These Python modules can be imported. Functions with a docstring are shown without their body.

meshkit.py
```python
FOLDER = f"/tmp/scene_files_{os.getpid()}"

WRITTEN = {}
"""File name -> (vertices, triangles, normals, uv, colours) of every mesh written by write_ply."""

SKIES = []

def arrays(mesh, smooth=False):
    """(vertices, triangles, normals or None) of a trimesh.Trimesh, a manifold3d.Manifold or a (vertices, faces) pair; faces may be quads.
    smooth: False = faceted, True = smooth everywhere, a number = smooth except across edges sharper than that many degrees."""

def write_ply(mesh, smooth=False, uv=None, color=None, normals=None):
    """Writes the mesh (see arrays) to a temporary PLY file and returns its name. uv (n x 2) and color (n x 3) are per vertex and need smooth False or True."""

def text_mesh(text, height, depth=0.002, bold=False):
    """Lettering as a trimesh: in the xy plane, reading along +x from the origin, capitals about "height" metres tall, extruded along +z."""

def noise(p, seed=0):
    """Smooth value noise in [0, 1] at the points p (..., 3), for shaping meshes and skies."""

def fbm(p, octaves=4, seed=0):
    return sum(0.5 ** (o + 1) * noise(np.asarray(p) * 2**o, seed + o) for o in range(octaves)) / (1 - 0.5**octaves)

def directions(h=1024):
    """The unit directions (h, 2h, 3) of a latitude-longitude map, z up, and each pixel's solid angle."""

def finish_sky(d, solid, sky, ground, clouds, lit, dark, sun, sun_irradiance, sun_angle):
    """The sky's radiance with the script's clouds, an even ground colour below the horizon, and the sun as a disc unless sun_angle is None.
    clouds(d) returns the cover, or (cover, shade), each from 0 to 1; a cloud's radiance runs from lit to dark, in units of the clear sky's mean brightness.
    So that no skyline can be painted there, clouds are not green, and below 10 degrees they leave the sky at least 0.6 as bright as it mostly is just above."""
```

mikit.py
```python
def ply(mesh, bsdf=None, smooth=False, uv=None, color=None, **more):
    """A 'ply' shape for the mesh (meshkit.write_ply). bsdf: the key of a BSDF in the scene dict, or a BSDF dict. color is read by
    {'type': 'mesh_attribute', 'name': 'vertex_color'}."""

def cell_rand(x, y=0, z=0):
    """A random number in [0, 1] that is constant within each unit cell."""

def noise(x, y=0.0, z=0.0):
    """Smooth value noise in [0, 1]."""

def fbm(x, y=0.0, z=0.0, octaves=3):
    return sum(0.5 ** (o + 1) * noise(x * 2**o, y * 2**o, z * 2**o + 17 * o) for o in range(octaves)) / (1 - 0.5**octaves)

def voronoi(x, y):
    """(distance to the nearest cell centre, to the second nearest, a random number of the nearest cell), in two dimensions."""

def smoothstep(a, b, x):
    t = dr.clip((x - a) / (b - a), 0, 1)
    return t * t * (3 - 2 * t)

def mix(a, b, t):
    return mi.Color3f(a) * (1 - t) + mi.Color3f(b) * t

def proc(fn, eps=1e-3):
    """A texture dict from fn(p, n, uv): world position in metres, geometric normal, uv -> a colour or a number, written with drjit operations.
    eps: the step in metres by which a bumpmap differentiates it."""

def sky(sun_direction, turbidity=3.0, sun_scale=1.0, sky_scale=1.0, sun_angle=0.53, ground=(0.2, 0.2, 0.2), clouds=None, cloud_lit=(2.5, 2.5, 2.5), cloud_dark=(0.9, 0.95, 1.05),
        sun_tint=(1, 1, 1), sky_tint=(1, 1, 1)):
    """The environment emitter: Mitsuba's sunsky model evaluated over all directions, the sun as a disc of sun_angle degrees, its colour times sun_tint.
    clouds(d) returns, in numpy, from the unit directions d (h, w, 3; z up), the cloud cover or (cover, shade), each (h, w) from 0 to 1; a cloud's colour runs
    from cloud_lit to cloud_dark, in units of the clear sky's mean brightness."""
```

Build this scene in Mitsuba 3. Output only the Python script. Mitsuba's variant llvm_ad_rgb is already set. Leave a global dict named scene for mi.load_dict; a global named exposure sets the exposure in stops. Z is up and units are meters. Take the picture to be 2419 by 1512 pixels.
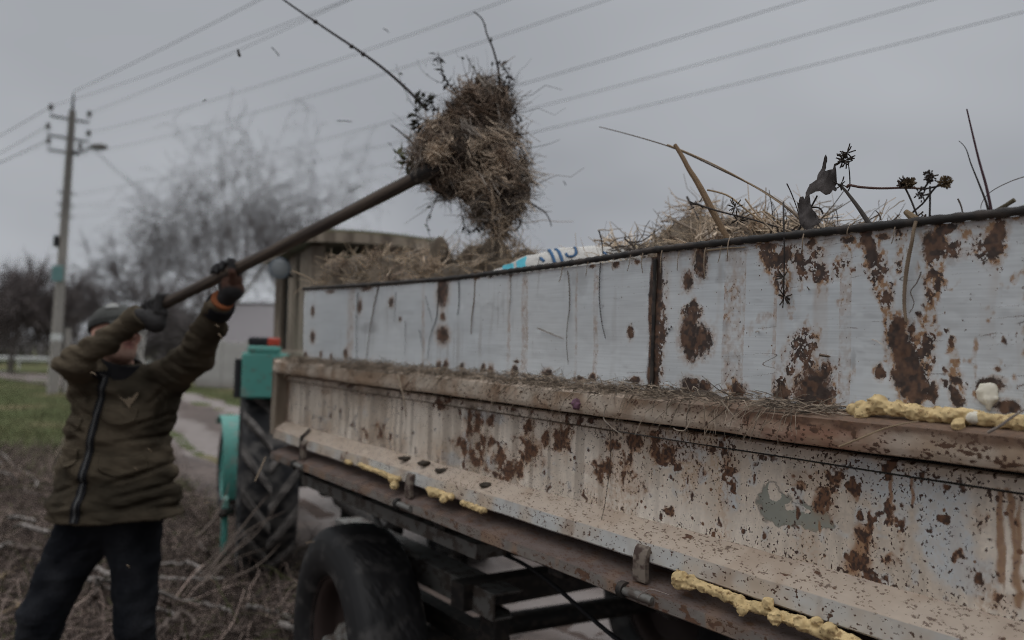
import math
import numpy as np
import drjit as dr
import mitsuba as mi
import trimesh
import meshkit
import mikit
from mikit import noise, fbm, voronoi, smoothstep, mix

# ------------------------------------------------------------------ camera, sky, exposure
LENS = 1950.0                      # focal length in the units of a 2418 x 1512 picture
PITCH, ROLL, EYE = math.radians(2.5), math.radians(1.45), 1.55
_f = np.array([0, math.cos(PITCH), math.sin(PITCH)])
_r0, _u0 = np.array([1.0, 0, 0]), np.array([0, -math.sin(PITCH), math.cos(PITCH)])
_up = math.cos(ROLL) * _u0 - math.sin(ROLL) * _r0
_rt = math.cos(ROLL) * _r0 + math.sin(ROLL) * _u0
CAM = np.array([0, 0, EYE])
scene, labels = {}, {}
scene['camera'] = {'type': 'thinlens', 'fov': math.degrees(2 * math.atan(1209 / LENS)), 'fov_axis': 'x', 'aperture_radius': 0.0052, 'focus_distance': 1.42,
                   'near_clip': 0.05, 'far_clip': 2000.0,
                   'to_world': mi.ScalarTransform4f().look_at(origin=CAM.tolist(), target=(CAM + _f).tolist(), up=_up.tolist())}


def overcast(d):
    """An even winter overcast: a little brighter towards the zenith, faintly mottled."""
    z = np.clip(d[..., 2], 0, 1)
    t = np.clip((z - 0.38) / 0.5, 0, 1)
    t = t * t * (3 - 2 * t)
    q = d / np.maximum(z[..., None] + 0.35, 0.05) * np.array([1.6, 1.6, 0.4])
    m = meshkit.fbm(q + 3.1, 4, 5) - 0.5
    return np.ones(z.shape), np.clip(1 - t + 0.22 * m - 0.05, 0, 1)


scene['sky'] = mikit.sky([-0.35, -0.45, 0.80], turbidity=6, sun_scale=0.02, sun_angle=40, clouds=overcast, ground=(0.09, 0.08, 0.075),
                         cloud_lit=(3.33, 3.42, 3.52), cloud_dark=(0.70, 0.735, 0.795))
exposure = 1.92

# ------------------------------------------------------------------ placing
def ray(u, v):
    return _f + (u - 1209) / LENS * _rt - (v - 756) / LENS * _up


def at(u, v, Y):
    r = ray(u, v)
    return CAM + r * (Y / r[1])


def on_ground(u, v, z=0.0):
    r = ray(u, v)
    return CAM + r * ((z - EYE) / r[2])


# the trailer's own axes: s along it towards the tractor, t outwards on the camera's side, h up (0 = the eye's height)
TD = ray(-160, 770); TD = TD / np.linalg.norm(TD)
TN = np.array([-TD[1], TD[0], 0]); TN /= np.linalg.norm(TN)
TW = np.cross(TD, TN)
TO = CAM - 1.18 * TN


def tr(s, t, h):
    s, t, h = (np.asarray(x, float)[..., None] for x in (s, t, h))
    return TO + s * TD + t * TN + h * TW


def side(u, v, t=0.0):
    r = ray(u, v)
    P = CAM + r * ((t - 1.18) / (r @ TN)) - TO
    return P @ TD, P @ TW


def trp(u, v, t):
    s, h = side(u, v, t)
    return tr(s, t, h)


# ------------------------------------------------------------------ mesh helpers
def join(parts):
    vs, fs, k = [], [], 0
    for m in parts:
        v, f = (m.vertices, m.faces) if hasattr(m, 'vertices') else m
        vs.append(np.asarray(v, float)); fs.append(np.asarray(f) + k); k += len(v)
    return np.vstack(vs), np.vstack(fs)


def tube(points, radii, sides=8, caps=True, smooth_path=0):
    p = np.asarray(points, float)
    r = np.broadcast_to(np.asarray(radii, float), (len(p),)).copy()
    if smooth_path:
        p, r = spline(p, smooth_path), spline(r[:, None], smooth_path)[:, 0]
    t = np.gradient(p, axis=0)
    t /= np.linalg.norm(t, axis=1, keepdims=True) + 1e-12
    ref = np.array([0, 0, 1.0]) if abs(t[:, 2].mean()) < 0.8 else np.array([1.0, 0, 0])
    a = np.cross(t, ref); a /= np.linalg.norm(a, axis=1, keepdims=True) + 1e-12
    b = np.cross(t, a)
    g = np.arange(sides) * 2 * np.pi / sides
    v = (p[:, None] + r[:, None, None] * (np.cos(g)[None, :, None] * a[:, None] + np.sin(g)[None, :, None] * b[:, None])).reshape(-1, 3)
    i, j = np.meshgrid(np.arange(len(p) - 1), np.arange(sides), indexing='ij')
    A, B, Cc, Dd = i * sides + j, i * sides + (j + 1) % sides, (i + 1) * sides + (j + 1) % sides, (i + 1) * sides + j
    f = np.vstack([np.stack([A, Cc, B], -1).reshape(-1, 3), np.stack([A, Dd, Cc], -1).reshape(-1, 3)])
    if caps:
        n = len(v)
        v = np.vstack([v, p[:1], p[-1:]])
        k = np.arange(sides); e = (len(p) - 1) * sides
        f = np.vstack([f, np.stack([k, (k + 1) % sides, k * 0 + n], 1), np.stack([e + k, k * 0 + n + 1, e + (k + 1) % sides], 1)])
    return v, f


def spline(p, n):
    from scipy.interpolate import CubicSpline, PchipInterpolator
    d = np.concatenate([[0], np.cumsum(np.linalg.norm(np.diff(p, axis=0), axis=1) + 1e-9)])
    return PchipInterpolator(d, p)(np.linspace(0, d[-1], n))


def strands(P, D, L, R, col, bend=0.2, seg=3, sides=3, sag=0.0, seed=0, taper=0.4, cjit=0.15):
    """Many thin curved stems as one mesh with colours: root P, direction D, length L, radius R, colour per stem."""
    rg = np.random.default_rng(seed)
    n = len(P)
    L, R = np.broadcast_to(L, n), np.broadcast_to(R, n)
    B = rg.normal(size=(n, 3)); B -= (B * D).sum(1, keepdims=True) * D
    B /= np.linalg.norm(B, axis=1, keepdims=True) + 1e-9
    q = np.linspace(0, 1, seg + 1)
    path = P[:, None] + D[:, None] * (L[:, None, None] * q[None, :, None]) + B[:, None] * ((L * bend * rg.uniform(-1, 1, n))[:, None, None] * (q * q)[None, :, None])
    path[..., 2] -= sag * L[:, None] * (q * q)[None]
    wig = rg.normal(size=path.shape) * (L[:, None, None] * 0.03); wig[:, 0] = 0
    path = path + wig
    T = np.gradient(path, axis=1); T /= np.linalg.norm(T, axis=2, keepdims=True) + 1e-9
    A = np.cross(T, np.where(np.abs(T[..., 2:]) < 0.9, [0, 0, 1.0], [1.0, 0, 0])); A /= np.linalg.norm(A, axis=2, keepdims=True) + 1e-9
    Bn = np.cross(T, A)
    g = np.arange(sides) * 2 * np.pi / sides
    rad = R[:, None] * (1 - (1 - taper) * q)[None]
    v = path[:, :, None] + rad[:, :, None, None] * (np.cos(g)[None, None, :, None] * A[:, :, None] + np.sin(g)[None, None, :, None] * Bn[:, :, None])
    i, j = np.meshgrid(np.arange(seg), np.arange(sides), indexing='ij')
    a, b, c, d = i * sides + j, i * sides + (j + 1) % sides, (i + 1) * sides + (j + 1) % sides, (i + 1) * sides + j
    f1 = np.vstack([np.stack([a, c, b], -1).reshape(-1, 3), np.stack([a, d, c], -1).reshape(-1, 3)])
    per = (seg + 1) * sides
    f = (f1[None] + (np.arange(n) * per)[:, None, None]).reshape(-1, 3)
    cc = np.asarray(col, float) * (1 + cjit * rg.normal(size=(n, 1)))
    return v.reshape(-1, 3), f, np.repeat(np.clip(cc, 0.005, 0.9), per, axis=0)


def leaves(P, X, Y, W, H, col, seed=0):
    """Small pointed leaves (two folded quads) at P, width axis X, length axis Y."""
    rg = np.random.default_rng(seed)
    n = len(P)
    N = np.cross(X, Y)
    W, H = np.broadcast_to(W, n)[:, None], np.broadcast_to(H, n)[:, None]
    v = np.stack([P, P + Y * H * 0.45 + X * W / 2 + N * W * 0.2, P + Y * H, P + Y * H * 0.45 - X * W / 2 + N * W * 0.2, P + Y * H * 0.5], 1)
    f1 = np.array([[0, 1, 4], [1, 2, 4], [2, 3, 4], [3, 0, 4]])
    f = (f1[None] + (np.arange(n) * 5)[:, None, None]).reshape(-1, 3)
    cc = np.asarray(col, float) * (1 + 0.2 * rg.normal(size=(n, 1)))
    return v.reshape(-1, 3), f, np.repeat(np.clip(cc, 0.004, 0.9), 5, axis=0)


def cjoin(parts):
    v, f = join([(p[0], p[1]) for p in parts])
    return v, f, np.vstack([np.asarray(p[2]) for p in parts])


def solid(v, f, col, jit=0.0, scale=30.0):
    v = np.asarray(v, float)
    k = 1 + jit * 2 * (meshkit.fbm(v * scale, 3) - 0.5)
    return v, f, np.clip(np.asarray(col, float)[None] * k[:, None], 0.004, 0.9)


def surface_net(fn, lo, hi, res):
    """The zero surface of fn(points (..., 3)) in the box, by naive surface nets."""
    lo, hi = np.asarray(lo, float), np.asarray(hi, float)
    n = np.ceil((hi - lo) / res).astype(int) + 1
    ax = [lo[k] + np.arange(n[k]) * res for k in range(3)]
    S = np.empty(n)
    for i0 in range(0, n[0], 24):
        X = np.stack(np.meshgrid(ax[0][i0:i0 + 24], ax[1], ax[2], indexing='ij'), -1)
        S[i0:i0 + 24] = fn(X)
    S[0], S[-1], S[:, 0], S[:, -1], S[:, :, 0], S[:, :, -1] = 1, 1, 1, 1, 1, 1
    ins = S < 0
    c = n - 1
    cor = [(a, b, d) for a in (0, 1) for b in (0, 1) for d in (0, 1)]
    sl = lambda A, o: A[o[0]:o[0] + c[0], o[1]:o[1] + c[1], o[2]:o[2] + c[2]]
    cnt = sum(sl(ins, o).astype(np.int8) for o in cor)
    act = (cnt > 0) & (cnt < 8)
    acc, num = np.zeros((act.sum(), 3)), np.zeros(act.sum())
    for a in range(8):
        for b in range(a + 1, 8):
            oa, ob = np.array(cor[a]), np.array(cor[b])
            if np.abs(oa - ob).sum() != 1:
                continue
            va, vb = sl(S, cor[a])[act], sl(S, cor[b])[act]
            x = (va < 0) != (vb < 0)
            t = np.where(x, va / np.where(x, va - vb, 1), 0)
            acc += np.where(x[:, None], oa + t[:, None] * (ob - oa), 0); num += x
    idx = np.argwhere(act)
    V = lo + (idx + acc / num[:, None]) * res
    vid = -np.ones(c, int); vid[act] = np.arange(len(V))
    F = []
    for k in range(3):
        k1, k2 = (k + 1) % 3, (k + 2) % 3
        s0 = [slice(0, c[0]), slice(0, c[1]), slice(0, c[2])]; s1 = list(s0)
        s0[k1] = slice(1, c[k1]); s0[k2] = slice(1, c[k2])
        s1 = list(s0); s1[k] = slice(1, c[k] + 1)
        A, B = ins[tuple(s0)], ins[tuple(s1)]
        w = np.argwhere(A != B)
        if len(w) == 0:
            continue
        flip = A[tuple(w.T)]
        w[:, k1] += 1; w[:, k2] += 1
        def q(d1, d2):
            z = w.copy(); z[:, k1] -= d1; z[:, k2] -= d2
            return vid[tuple(z.T)]
        a, b, e, g = q(1, 1), q(0, 1), q(0, 0), q(1, 0)
        quad = np.stack([a, b, e, g], 1)
        quad = np.where(flip[:, None], quad, quad[:, ::-1])
        F += [quad[:, [0, 1, 2]], quad[:, [0, 2, 3]]]
    return V, np.vstack(F)


def smin(a, b, k):
    h = np.clip(0.5 + 0.5 * (b - a) / k, 0, 1)
    return b * (1 - h) + a * h - k * h * (1 - h)


def cone(X, a, b, ra, rb):
    """Distance to a capsule from a to b whose radius runs from ra to rb."""
    a, b = np.asarray(a, float), np.asarray(b, float)
    d = b - a
    t = np.clip(((X - a) @ d) / (d @ d), 0, 1)
    return np.linalg.norm(X - a - t[..., None] * d, axis=-1) - (ra + (rb - ra) * t)


def ellipsoid(X, c, r):
    r = np.asarray(r, float)
    q = (X - np.asarray(c)) / r
    k = np.linalg.norm(q, axis=-1)
    return (k - 1) * r.min() * 0.5 + (k - 1) * k / (np.linalg.norm(q / r, axis=-1) + 1e-9) * 0.5


def box(size, bevel=0.0):
    """A box about the origin, its edges chamfered."""
    a, b, c = (np.asarray(size) / 2)
    if bevel <= 0:
        m = trimesh.creation.box(size)
        return np.array(m.vertices), np.array(m.faces)
    pts = []
    for sx in (-1, 1):
        for sy in (-1, 1):
            for sz in (-1, 1):
                pts += [(sx * (a - bevel), sy * (b - bevel), sz * c), (sx * (a - bevel), sy * b, sz * (c - bevel)), (sx * a, sy * (b - bevel), sz * (c - bevel))]
    m = trimesh.convex.convex_hull(np.array(pts))
    return np.array(m.vertices), np.array(m.faces)


def frame(o, x, y, z):
    """Function that puts local points into the frame with origin o and axes x, y, z."""
    M = np.stack([x, y, z])
    return lambda m: (np.asarray(m[0]) @ M + o, m[1])


def tbox(s0, s1, t0, t1, h0, h1, bevel=0.002):
    """A box in the trailer's axes."""
    v, f = box((abs(s1 - s0), abs(t1 - t0), abs(h1 - h0)), bevel)
    v = v + np.array([(s0 + s1) / 2, (t0 + t1) / 2, (h0 + h1) / 2])
    return tr(v[:, 0], v[:, 1], v[:, 2]), f


def lathe(profile, n=48):
    """Revolves (radius, along) points about the x axis; the profile is closed if its ends meet."""
    p = np.asarray(profile, float)
    g = np.arange(n) * 2 * np.pi / n
    v = np.stack([np.broadcast_to(p[None, :, 1], (n, len(p))), p[None, :, 0] * np.cos(g)[:, None], p[None, :, 0] * np.sin(g)[:, None]], -1)
    i, j = np.meshgrid(np.arange(n), np.arange(len(p) - 1), indexing='ij')
    m = len(p)
    a, b, c, d = i * m + j, i * m + j + 1, ((i + 1) % n) * m + j + 1, ((i + 1) % n) * m + j
    return v.reshape(-1, 3), np.vstack([np.stack([a, b, c], -1).reshape(-1, 3), np.stack([a, c, d], -1).reshape(-1, 3)])


def grid(fn, nu, nv):
    """A sheet: fn(u, v) of two arrays in [0, 1] returns points."""
    u, v = np.meshgrid(np.linspace(0, 1, nu), np.linspace(0, 1, nv), indexing='ij')
    P = fn(u, v).reshape(-1, 3)
    i, j = np.meshgrid(np.arange(nu - 1), np.arange(nv - 1), indexing='ij')
    a, b, c, d = i * nv + j, i * nv + j + 1, (i + 1) * nv + j + 1, (i + 1) * nv + j
    return P, np.vstack([np.stack([a, c, b], -1).reshape(-1, 3), np.stack([a, d, c], -1).reshape(-1, 3)])


def slab(fn, nu, nv, off):
    """A sheet of some thickness: fn(u, v, side) with side 0 or 1 times off handled by the caller's fn."""
    P0, F = grid(lambda u, v: fn(u, v, 0.0), nu, nv)
    P1, _ = grid(lambda u, v: fn(u, v, off), nu, nv)
    n = len(P0)
    e = [np.arange(nv), np.arange(nu) * nv + nv - 1, (nu - 1) * nv + np.arange(nv)[::-1], np.arange(nu)[::-1] * nv]
    ring = np.concatenate([x[:-1] for x in e])
    nx = np.roll(ring, -1)
    S = np.vstack([np.stack([ring, nx, nx + n], 1), np.stack([ring, nx + n, ring + n], 1)])
    return np.vstack([P0, P1]), np.vstack([F, F[:, ::-1] + n, S])


def shape_slab(poly, thick):
    """A flat outline (shapely polygon) extruded by thick along z."""
    m = trimesh.creation.extrude_polygon(poly, thick, engine='earcut')
    return np.array(m.vertices), np.array(m.faces)


_used = {}


def key_for(name):
    if name not in _used:
        _used[name] = 0
        return name
    _used[name] += 1
    return f'{name}_{_used[name]:03d}'


def put(name, mesh, bsdf, smooth=False, parent=None, label=None, cat=None, group=None, kind=None, **more):
    """One entry of the scene; mesh is (v, f) or (v, f, colours)."""
    key = key_for((parent + '__' if parent else '') + name)
    col = mesh[2] if len(mesh) == 3 else None
    if col is not None and smooth not in (False, True):
        smooth = True
    scene[key] = mikit.ply((mesh[0], mesh[1]), bsdf, smooth=smooth, color=col, **more)
    tag(key, label, cat, group, kind)
    return key


def tag(key, label=None, cat=None, group=None, kind=None):
    e = {k: v for k, v in (('label', label), ('category', cat), ('group', group), ('kind', kind)) if v}
    if e:
        labels.setdefault(key, {}).update(e)


def thing(name, label, cat, group=None):
    key = key_for(name)
    tag(key, label, cat, group)
    return key


# ------------------------------------------------------------------ materials
def rgb(*c):
    return {'type': 'rgb', 'value': list(c)}


def mat(name, color, rough=0.8, spec=0.3, metallic=0.0, bump=None, bump_scale=1.0, **more):
    b = {'type': 'principled', 'base_color': color if isinstance(color, dict) else rgb(*color), 'roughness': rough, 'specular': spec, **more}
    if metallic:
        b['metallic'] = metallic
        b.pop('specular')
    if bump is not None:
        b = {'type': 'bumpmap', 'arbitrary': mikit.proc(bump, eps=1.5e-3), 'scale': bump_scale, 'bsdf': b}
    scene[name] = {'type': 'twosided', 'bsdf': b}
    return name


_D, _W, _O, _N = ([float(x) for x in q] for q in (TD, TW, TO, TN))


def sh(p):
    """The trailer's length and height coordinates of a point, in metres."""
    q = [p[i] - _O[i] for i in range(3)]
    return q[0] * _D[0] + q[1] * _D[1] + q[2] * _D[2], q[0] * _W[0] + q[1] * _W[1] + q[2] * _W[2]


def bands(x, y, runs):
    """The smallest distance of (x, y) to the runs, each (x0, y0, x1, y1, width, width), in units of the run's width."""
    m = mi.Float(99)
    for x0, y0, x1, y1, w0, w1 in runs:
        dx, dy = x1 - x0, y1 - y0
        t = dr.clip(((x - x0) * dx + (y - y0) * dy) * (1 / (dx * dx + dy * dy)), 0, 1)
        m = dr.minimum(m, dr.sqrt(dr.square(x - x0 - t * dx) + dr.square(y - y0 - t * dy)) / (w0 + (w1 - w0) * t))
    return m


def ells(x, y, spots):
    """The smallest squared distance of (x, y) to the spots, each (centre, centre, radius, radius), in units of its radii."""
    m = mi.Float(99)
    for cx, cy, rx, ry in spots:
        m = dr.minimum(m, dr.square((x - cx) * (1 / rx)) + dr.square((y - cy) * (1 / ry)))
    return m


RUST_UP = [(1.1042,0.1356,0.0131,0.0196),(1.0691,0.1677,0.016,0.0273),(1.084,0.0873,0.0085,0.0122),(1.0939,0.0316,0.0223,0.0381),(1.0631,0.0224,0.0258,0.0292),(1.0877,0.0021,0.0192,0.0218),(1.0862,-0.063,0.0256,0.0144),(1.0505,-0.0656,0.0156,0.011),(0.9744,-0.0655,0.0181,0.0135),(0.8821,-0.0668,0.0153,0.0114),(0.8186,-0.0528,0.0299,0.0344),(0.8374,-0.0665,0.0193,0.0194),(0.7996,-0.0639,0.0185,0.0163),(0.7315,0.1822,0.0096,0.0159),(0.7248,0.1606,0.0096,0.0158),(0.6793,0.0481,0.0127,0.0152),(0.6816,0.0303,0.016,0.0203),(0.6732,0.0077,0.0171,0.0202),(0.6623,-0.017,0.0207,0.0224),(0.6541,-0.0439,0.0192,0.0198),(0.6725,-0.03,0.0157,0.015),(0.628,0.1721,0.0161,0.0161),(0.6327,0.1565,0.0112,0.0111),(0.8802,0.166,0.0116,0.0069),(0.855,0.1614,0.0079,0.0057),(0.5416,0.1567,0.0105,0.007),(0.5397,0.1751,0.0127,0.0116),(0.5447,0.1431,0.0044,0.0033),(0.7037,0.1863,0.0082,0.0052),(0.7635,0.1863,0.0118,0.0048),(0.9191,0.1878,0.0161,0.0054),(0.8312,0.1851,0.0081,0.0062),(0.6076,-0.0121,0.0039,0.0048),(0.6085,-0.0302,0.0048,0.0048),(0.5931,-0.0282,0.0089,0.0057),(0.5891,-0.054,0.0079,0.0118),(0.537,-0.0068,0.003,0.0046),(0.5288,0.0265,0.0027,0.005),(0.6066,0.0397,0.0029,0.0034),(0.5255,-0.0596,0.0159,0.0081),(0.6272,0.1266,0.0084,0.0032),(0.7089,-0.0203,0.0082,0.0103),(0.6832,-0.0229,0.0053,0.0076),(0.5464,-0.0302,0.0165,0.0092),(0.5562,-0.0424,0.0076,0.0116),(0.6227,-0.0468,0.0054,0.0146),(0.6584,0.0443,0.0051,0.0112),(0.6485,0.0655,0.0035,0.005),(0.61,0.1889,0.0145,0.0073),(2.0259,0.1475,0.0303,0.0458),(2.0198,0.0754,0.0141,0.0134),(2.0197,0.0227,0.034,0.0249),(2.0391,-0.064,0.0134,0.0143),(2.0014,-0.0625,0.0131,0.0142),(1.9137,-0.0614,0.0122,0.0101),(1.81,-0.0616,0.0121,0.011),(1.7755,-0.0624,0.0118,0.013),(1.6678,-0.0661,0.0152,0.0183),(1.6644,-0.038,0.013,0.005),(1.536,-0.062,0.0195,0.0119),(1.3751,-0.0637,0.0113,0.0073),(1.2358,-0.0634,0.0188,0.0075),(2.9896,0.0073,0.0237,0.0217),(2.9917,0.1036,0.017,0.0193),(2.5837,0.115,0.0163,0.023),(2.3429,0.1237,0.0176,0.0144),(2.2856,0.07,0.0101,0.0073),(1.2591,0.035,0.0101,0.0133),(1.8461,0.1774,0.0133,0.0063),(1.7813,0.1796,0.0104,0.0053),(1.697,0.1787,0.0104,0.0043),(1.3822,0.182,0.0102,0.0052),(1.3053,0.1795,0.0091,0.0094),(1.2402,0.1826,0.008,0.0049),(2.6866,-0.0484,0.0172,0.0176),(2.8122,-0.061,0.0123,0.011),(2.9077,-0.0576,0.013,0.0113),(3.0597,-0.062,0.0176,0.013),(1.4104,-0.07,0.0204,0.0053),(2.5358,0.1736,0.0395,0.0069),(2.8363,0.1723,0.0313,0.0062)]
SPECK_UP = [(0.7106,0.1232,0.0166,0.0338),(0.6962,0.0865,0.0135,0.0283),(0.6225,0.141,0.0135,0.0295),(0.6293,0.107,0.0124,0.0295),(0.6335,0.0653,0.0099,0.0345),(0.6474,0.0084,0.0279,0.0371),(0.5984,0.005,0.0076,0.0263),(0.679,0.1624,0.0075,0.0357),(0.5906,-0.0375,0.0141,0.0261),(0.639,-0.0405,0.0225,0.027),(0.5986,0.1564,0.0286,0.0169),(0.5505,0.1598,0.02,0.0304),(0.8665,0.1593,0.0604,0.0258),(0.8235,0.137,0.0959,0.0167),(0.8426,0.0087,0.0358,0.0364),(0.804,-0.0123,0.0279,0.0246),(1.0912,0.0736,0.03,0.0194),(1.1777,0.0474,0.0282,0.1348),(0.8746,-0.0349,0.027,0.0341)]
GREY_UP = [(1.4241,0.1496,0.0296,0.0381),(1.0212,0.1413,0.0111,0.0219),(1.006,0.0417,0.0062,0.037),(0.987,-0.007,0.0268,0.0091),(0.7531,-0.0051,0.0052,0.0186),(0.602,0.147,0.0084,0.0121),(2.5105,0.0406,0.0779,0.0225)]
RUST_LO = [(0.7266,-0.2875,0.0134,0.0282),(0.7373,-0.3131,0.0113,0.0155),(0.7162,-0.2546,0.005,0.0152),(0.6816,-0.2253,0.0048,0.0199),(0.6677,-0.2673,0.0041,0.0148),(0.5535,-0.2157,0.0058,0.0137),(0.5854,-0.2728,0.0065,0.0056),(0.5075,-0.2158,0.0054,0.0088),(0.5093,-0.3111,0.0045,0.0197),(1.1383,-0.3089,0.0116,0.0078),(1.0405,-0.1771,0.0146,0.0099),(0.7954,-0.2324,0.0201,0.0295),(0.8211,-0.2013,0.0378,0.0137),(0.7455,-0.2055,0.0086,0.0156),(1.2721,-0.2139,0.0307,0.0382),(1.2393,-0.2717,0.0396,0.0205),(1.1746,-0.2017,0.0186,0.0199),(1.0595,-0.2187,0.0165,0.0156),(0.9845,-0.199,0.0152,0.015),(0.7811,-0.1952,0.015,0.0107),(0.6801,-0.2999,0.0106,0.0075),(0.5238,-0.315,0.0126,0.0111),(1.8454,-0.2128,0.0414,0.0399),(1.7655,-0.1964,0.0156,0.0173),(1.901,-0.2729,0.0432,0.0271),(1.8325,-0.2825,0.0493,0.0307),(1.7861,-0.2463,0.0317,0.026),(1.9982,-0.1712,0.0278,0.0141),(1.6837,-0.2891,0.0805,0.029),(1.6006,-0.2496,0.0547,0.0362),(1.4969,-0.2175,0.0439,0.0232),(1.4609,-0.1943,0.0243,0.0227),(1.7198,-0.3109,0.0602,0.021),(1.331,-0.2595,0.0324,0.0214),(1.2852,-0.2143,0.0311,0.0384),(1.2405,-0.1881,0.0249,0.0205),(1.2676,-0.2609,0.0356,0.0139),(1.3752,-0.2622,0.0224,0.0146),(1.145,-0.1968,0.0271,0.0197),(1.1735,-0.1737,0.014,0.0133),(1.105,-0.1983,0.026,0.0128),(2.3812,-0.2867,0.0358,0.0265),(2.8457,-0.1881,0.0313,0.0152),(2.5047,-0.3052,0.0322,0.0138),(1.5972,-0.1885,0.0204,0.0121)]
CLEAN_LO = [(1.1032,-0.1863,0.0649,0.0224),(0.9867,-0.2506,0.0171,0.0329),(0.7262,-0.1817,0.0308,0.0283),(0.6537,-0.1907,0.0842,0.0269),(0.6034,-0.249,0.0379,0.0613),(0.5771,-0.2899,0.041,0.0277),(1.051,-0.2268,0.0122,0.0156),(1.806,-0.187,0.0967,0.0175),(1.8753,-0.2699,0.0254,0.0357),(1.9512,-0.3158,0.0537,0.0183),(1.1189,-0.1774,0.0352,0.0161),(1.759,-0.2992,0.031,0.0171)]
PEEL = [(0.8922,-0.2521,0.0308,0.0312),(0.8681,-0.2648,0.04,0.0195),(0.8133,-0.2573,0.0343,0.0189),(0.8224,-0.27,0.0441,0.0109)]
PEEL_WHITE = [(0.8895,-0.2288,0.0129,0.017),(0.8363,-0.2285,0.0192,0.011),(0.8521,-0.2451,0.0131,0.0139),(0.8324,-0.2554,0.0127,0.006)]
STREAK_LO = [(0.6824,-0.1903,0.0031,0.025),(0.6507,-0.1902,0.0028,0.0233),(0.5305,-0.2226,0.0035,0.0516),(0.5183,-0.1867,0.0021,0.0178),(0.5062,-0.2354,0.0041,0.0572),(0.8035,-0.2744,0.0028,0.0108),(0.5246,-0.2661,0.0038,0.0357)]

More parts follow.
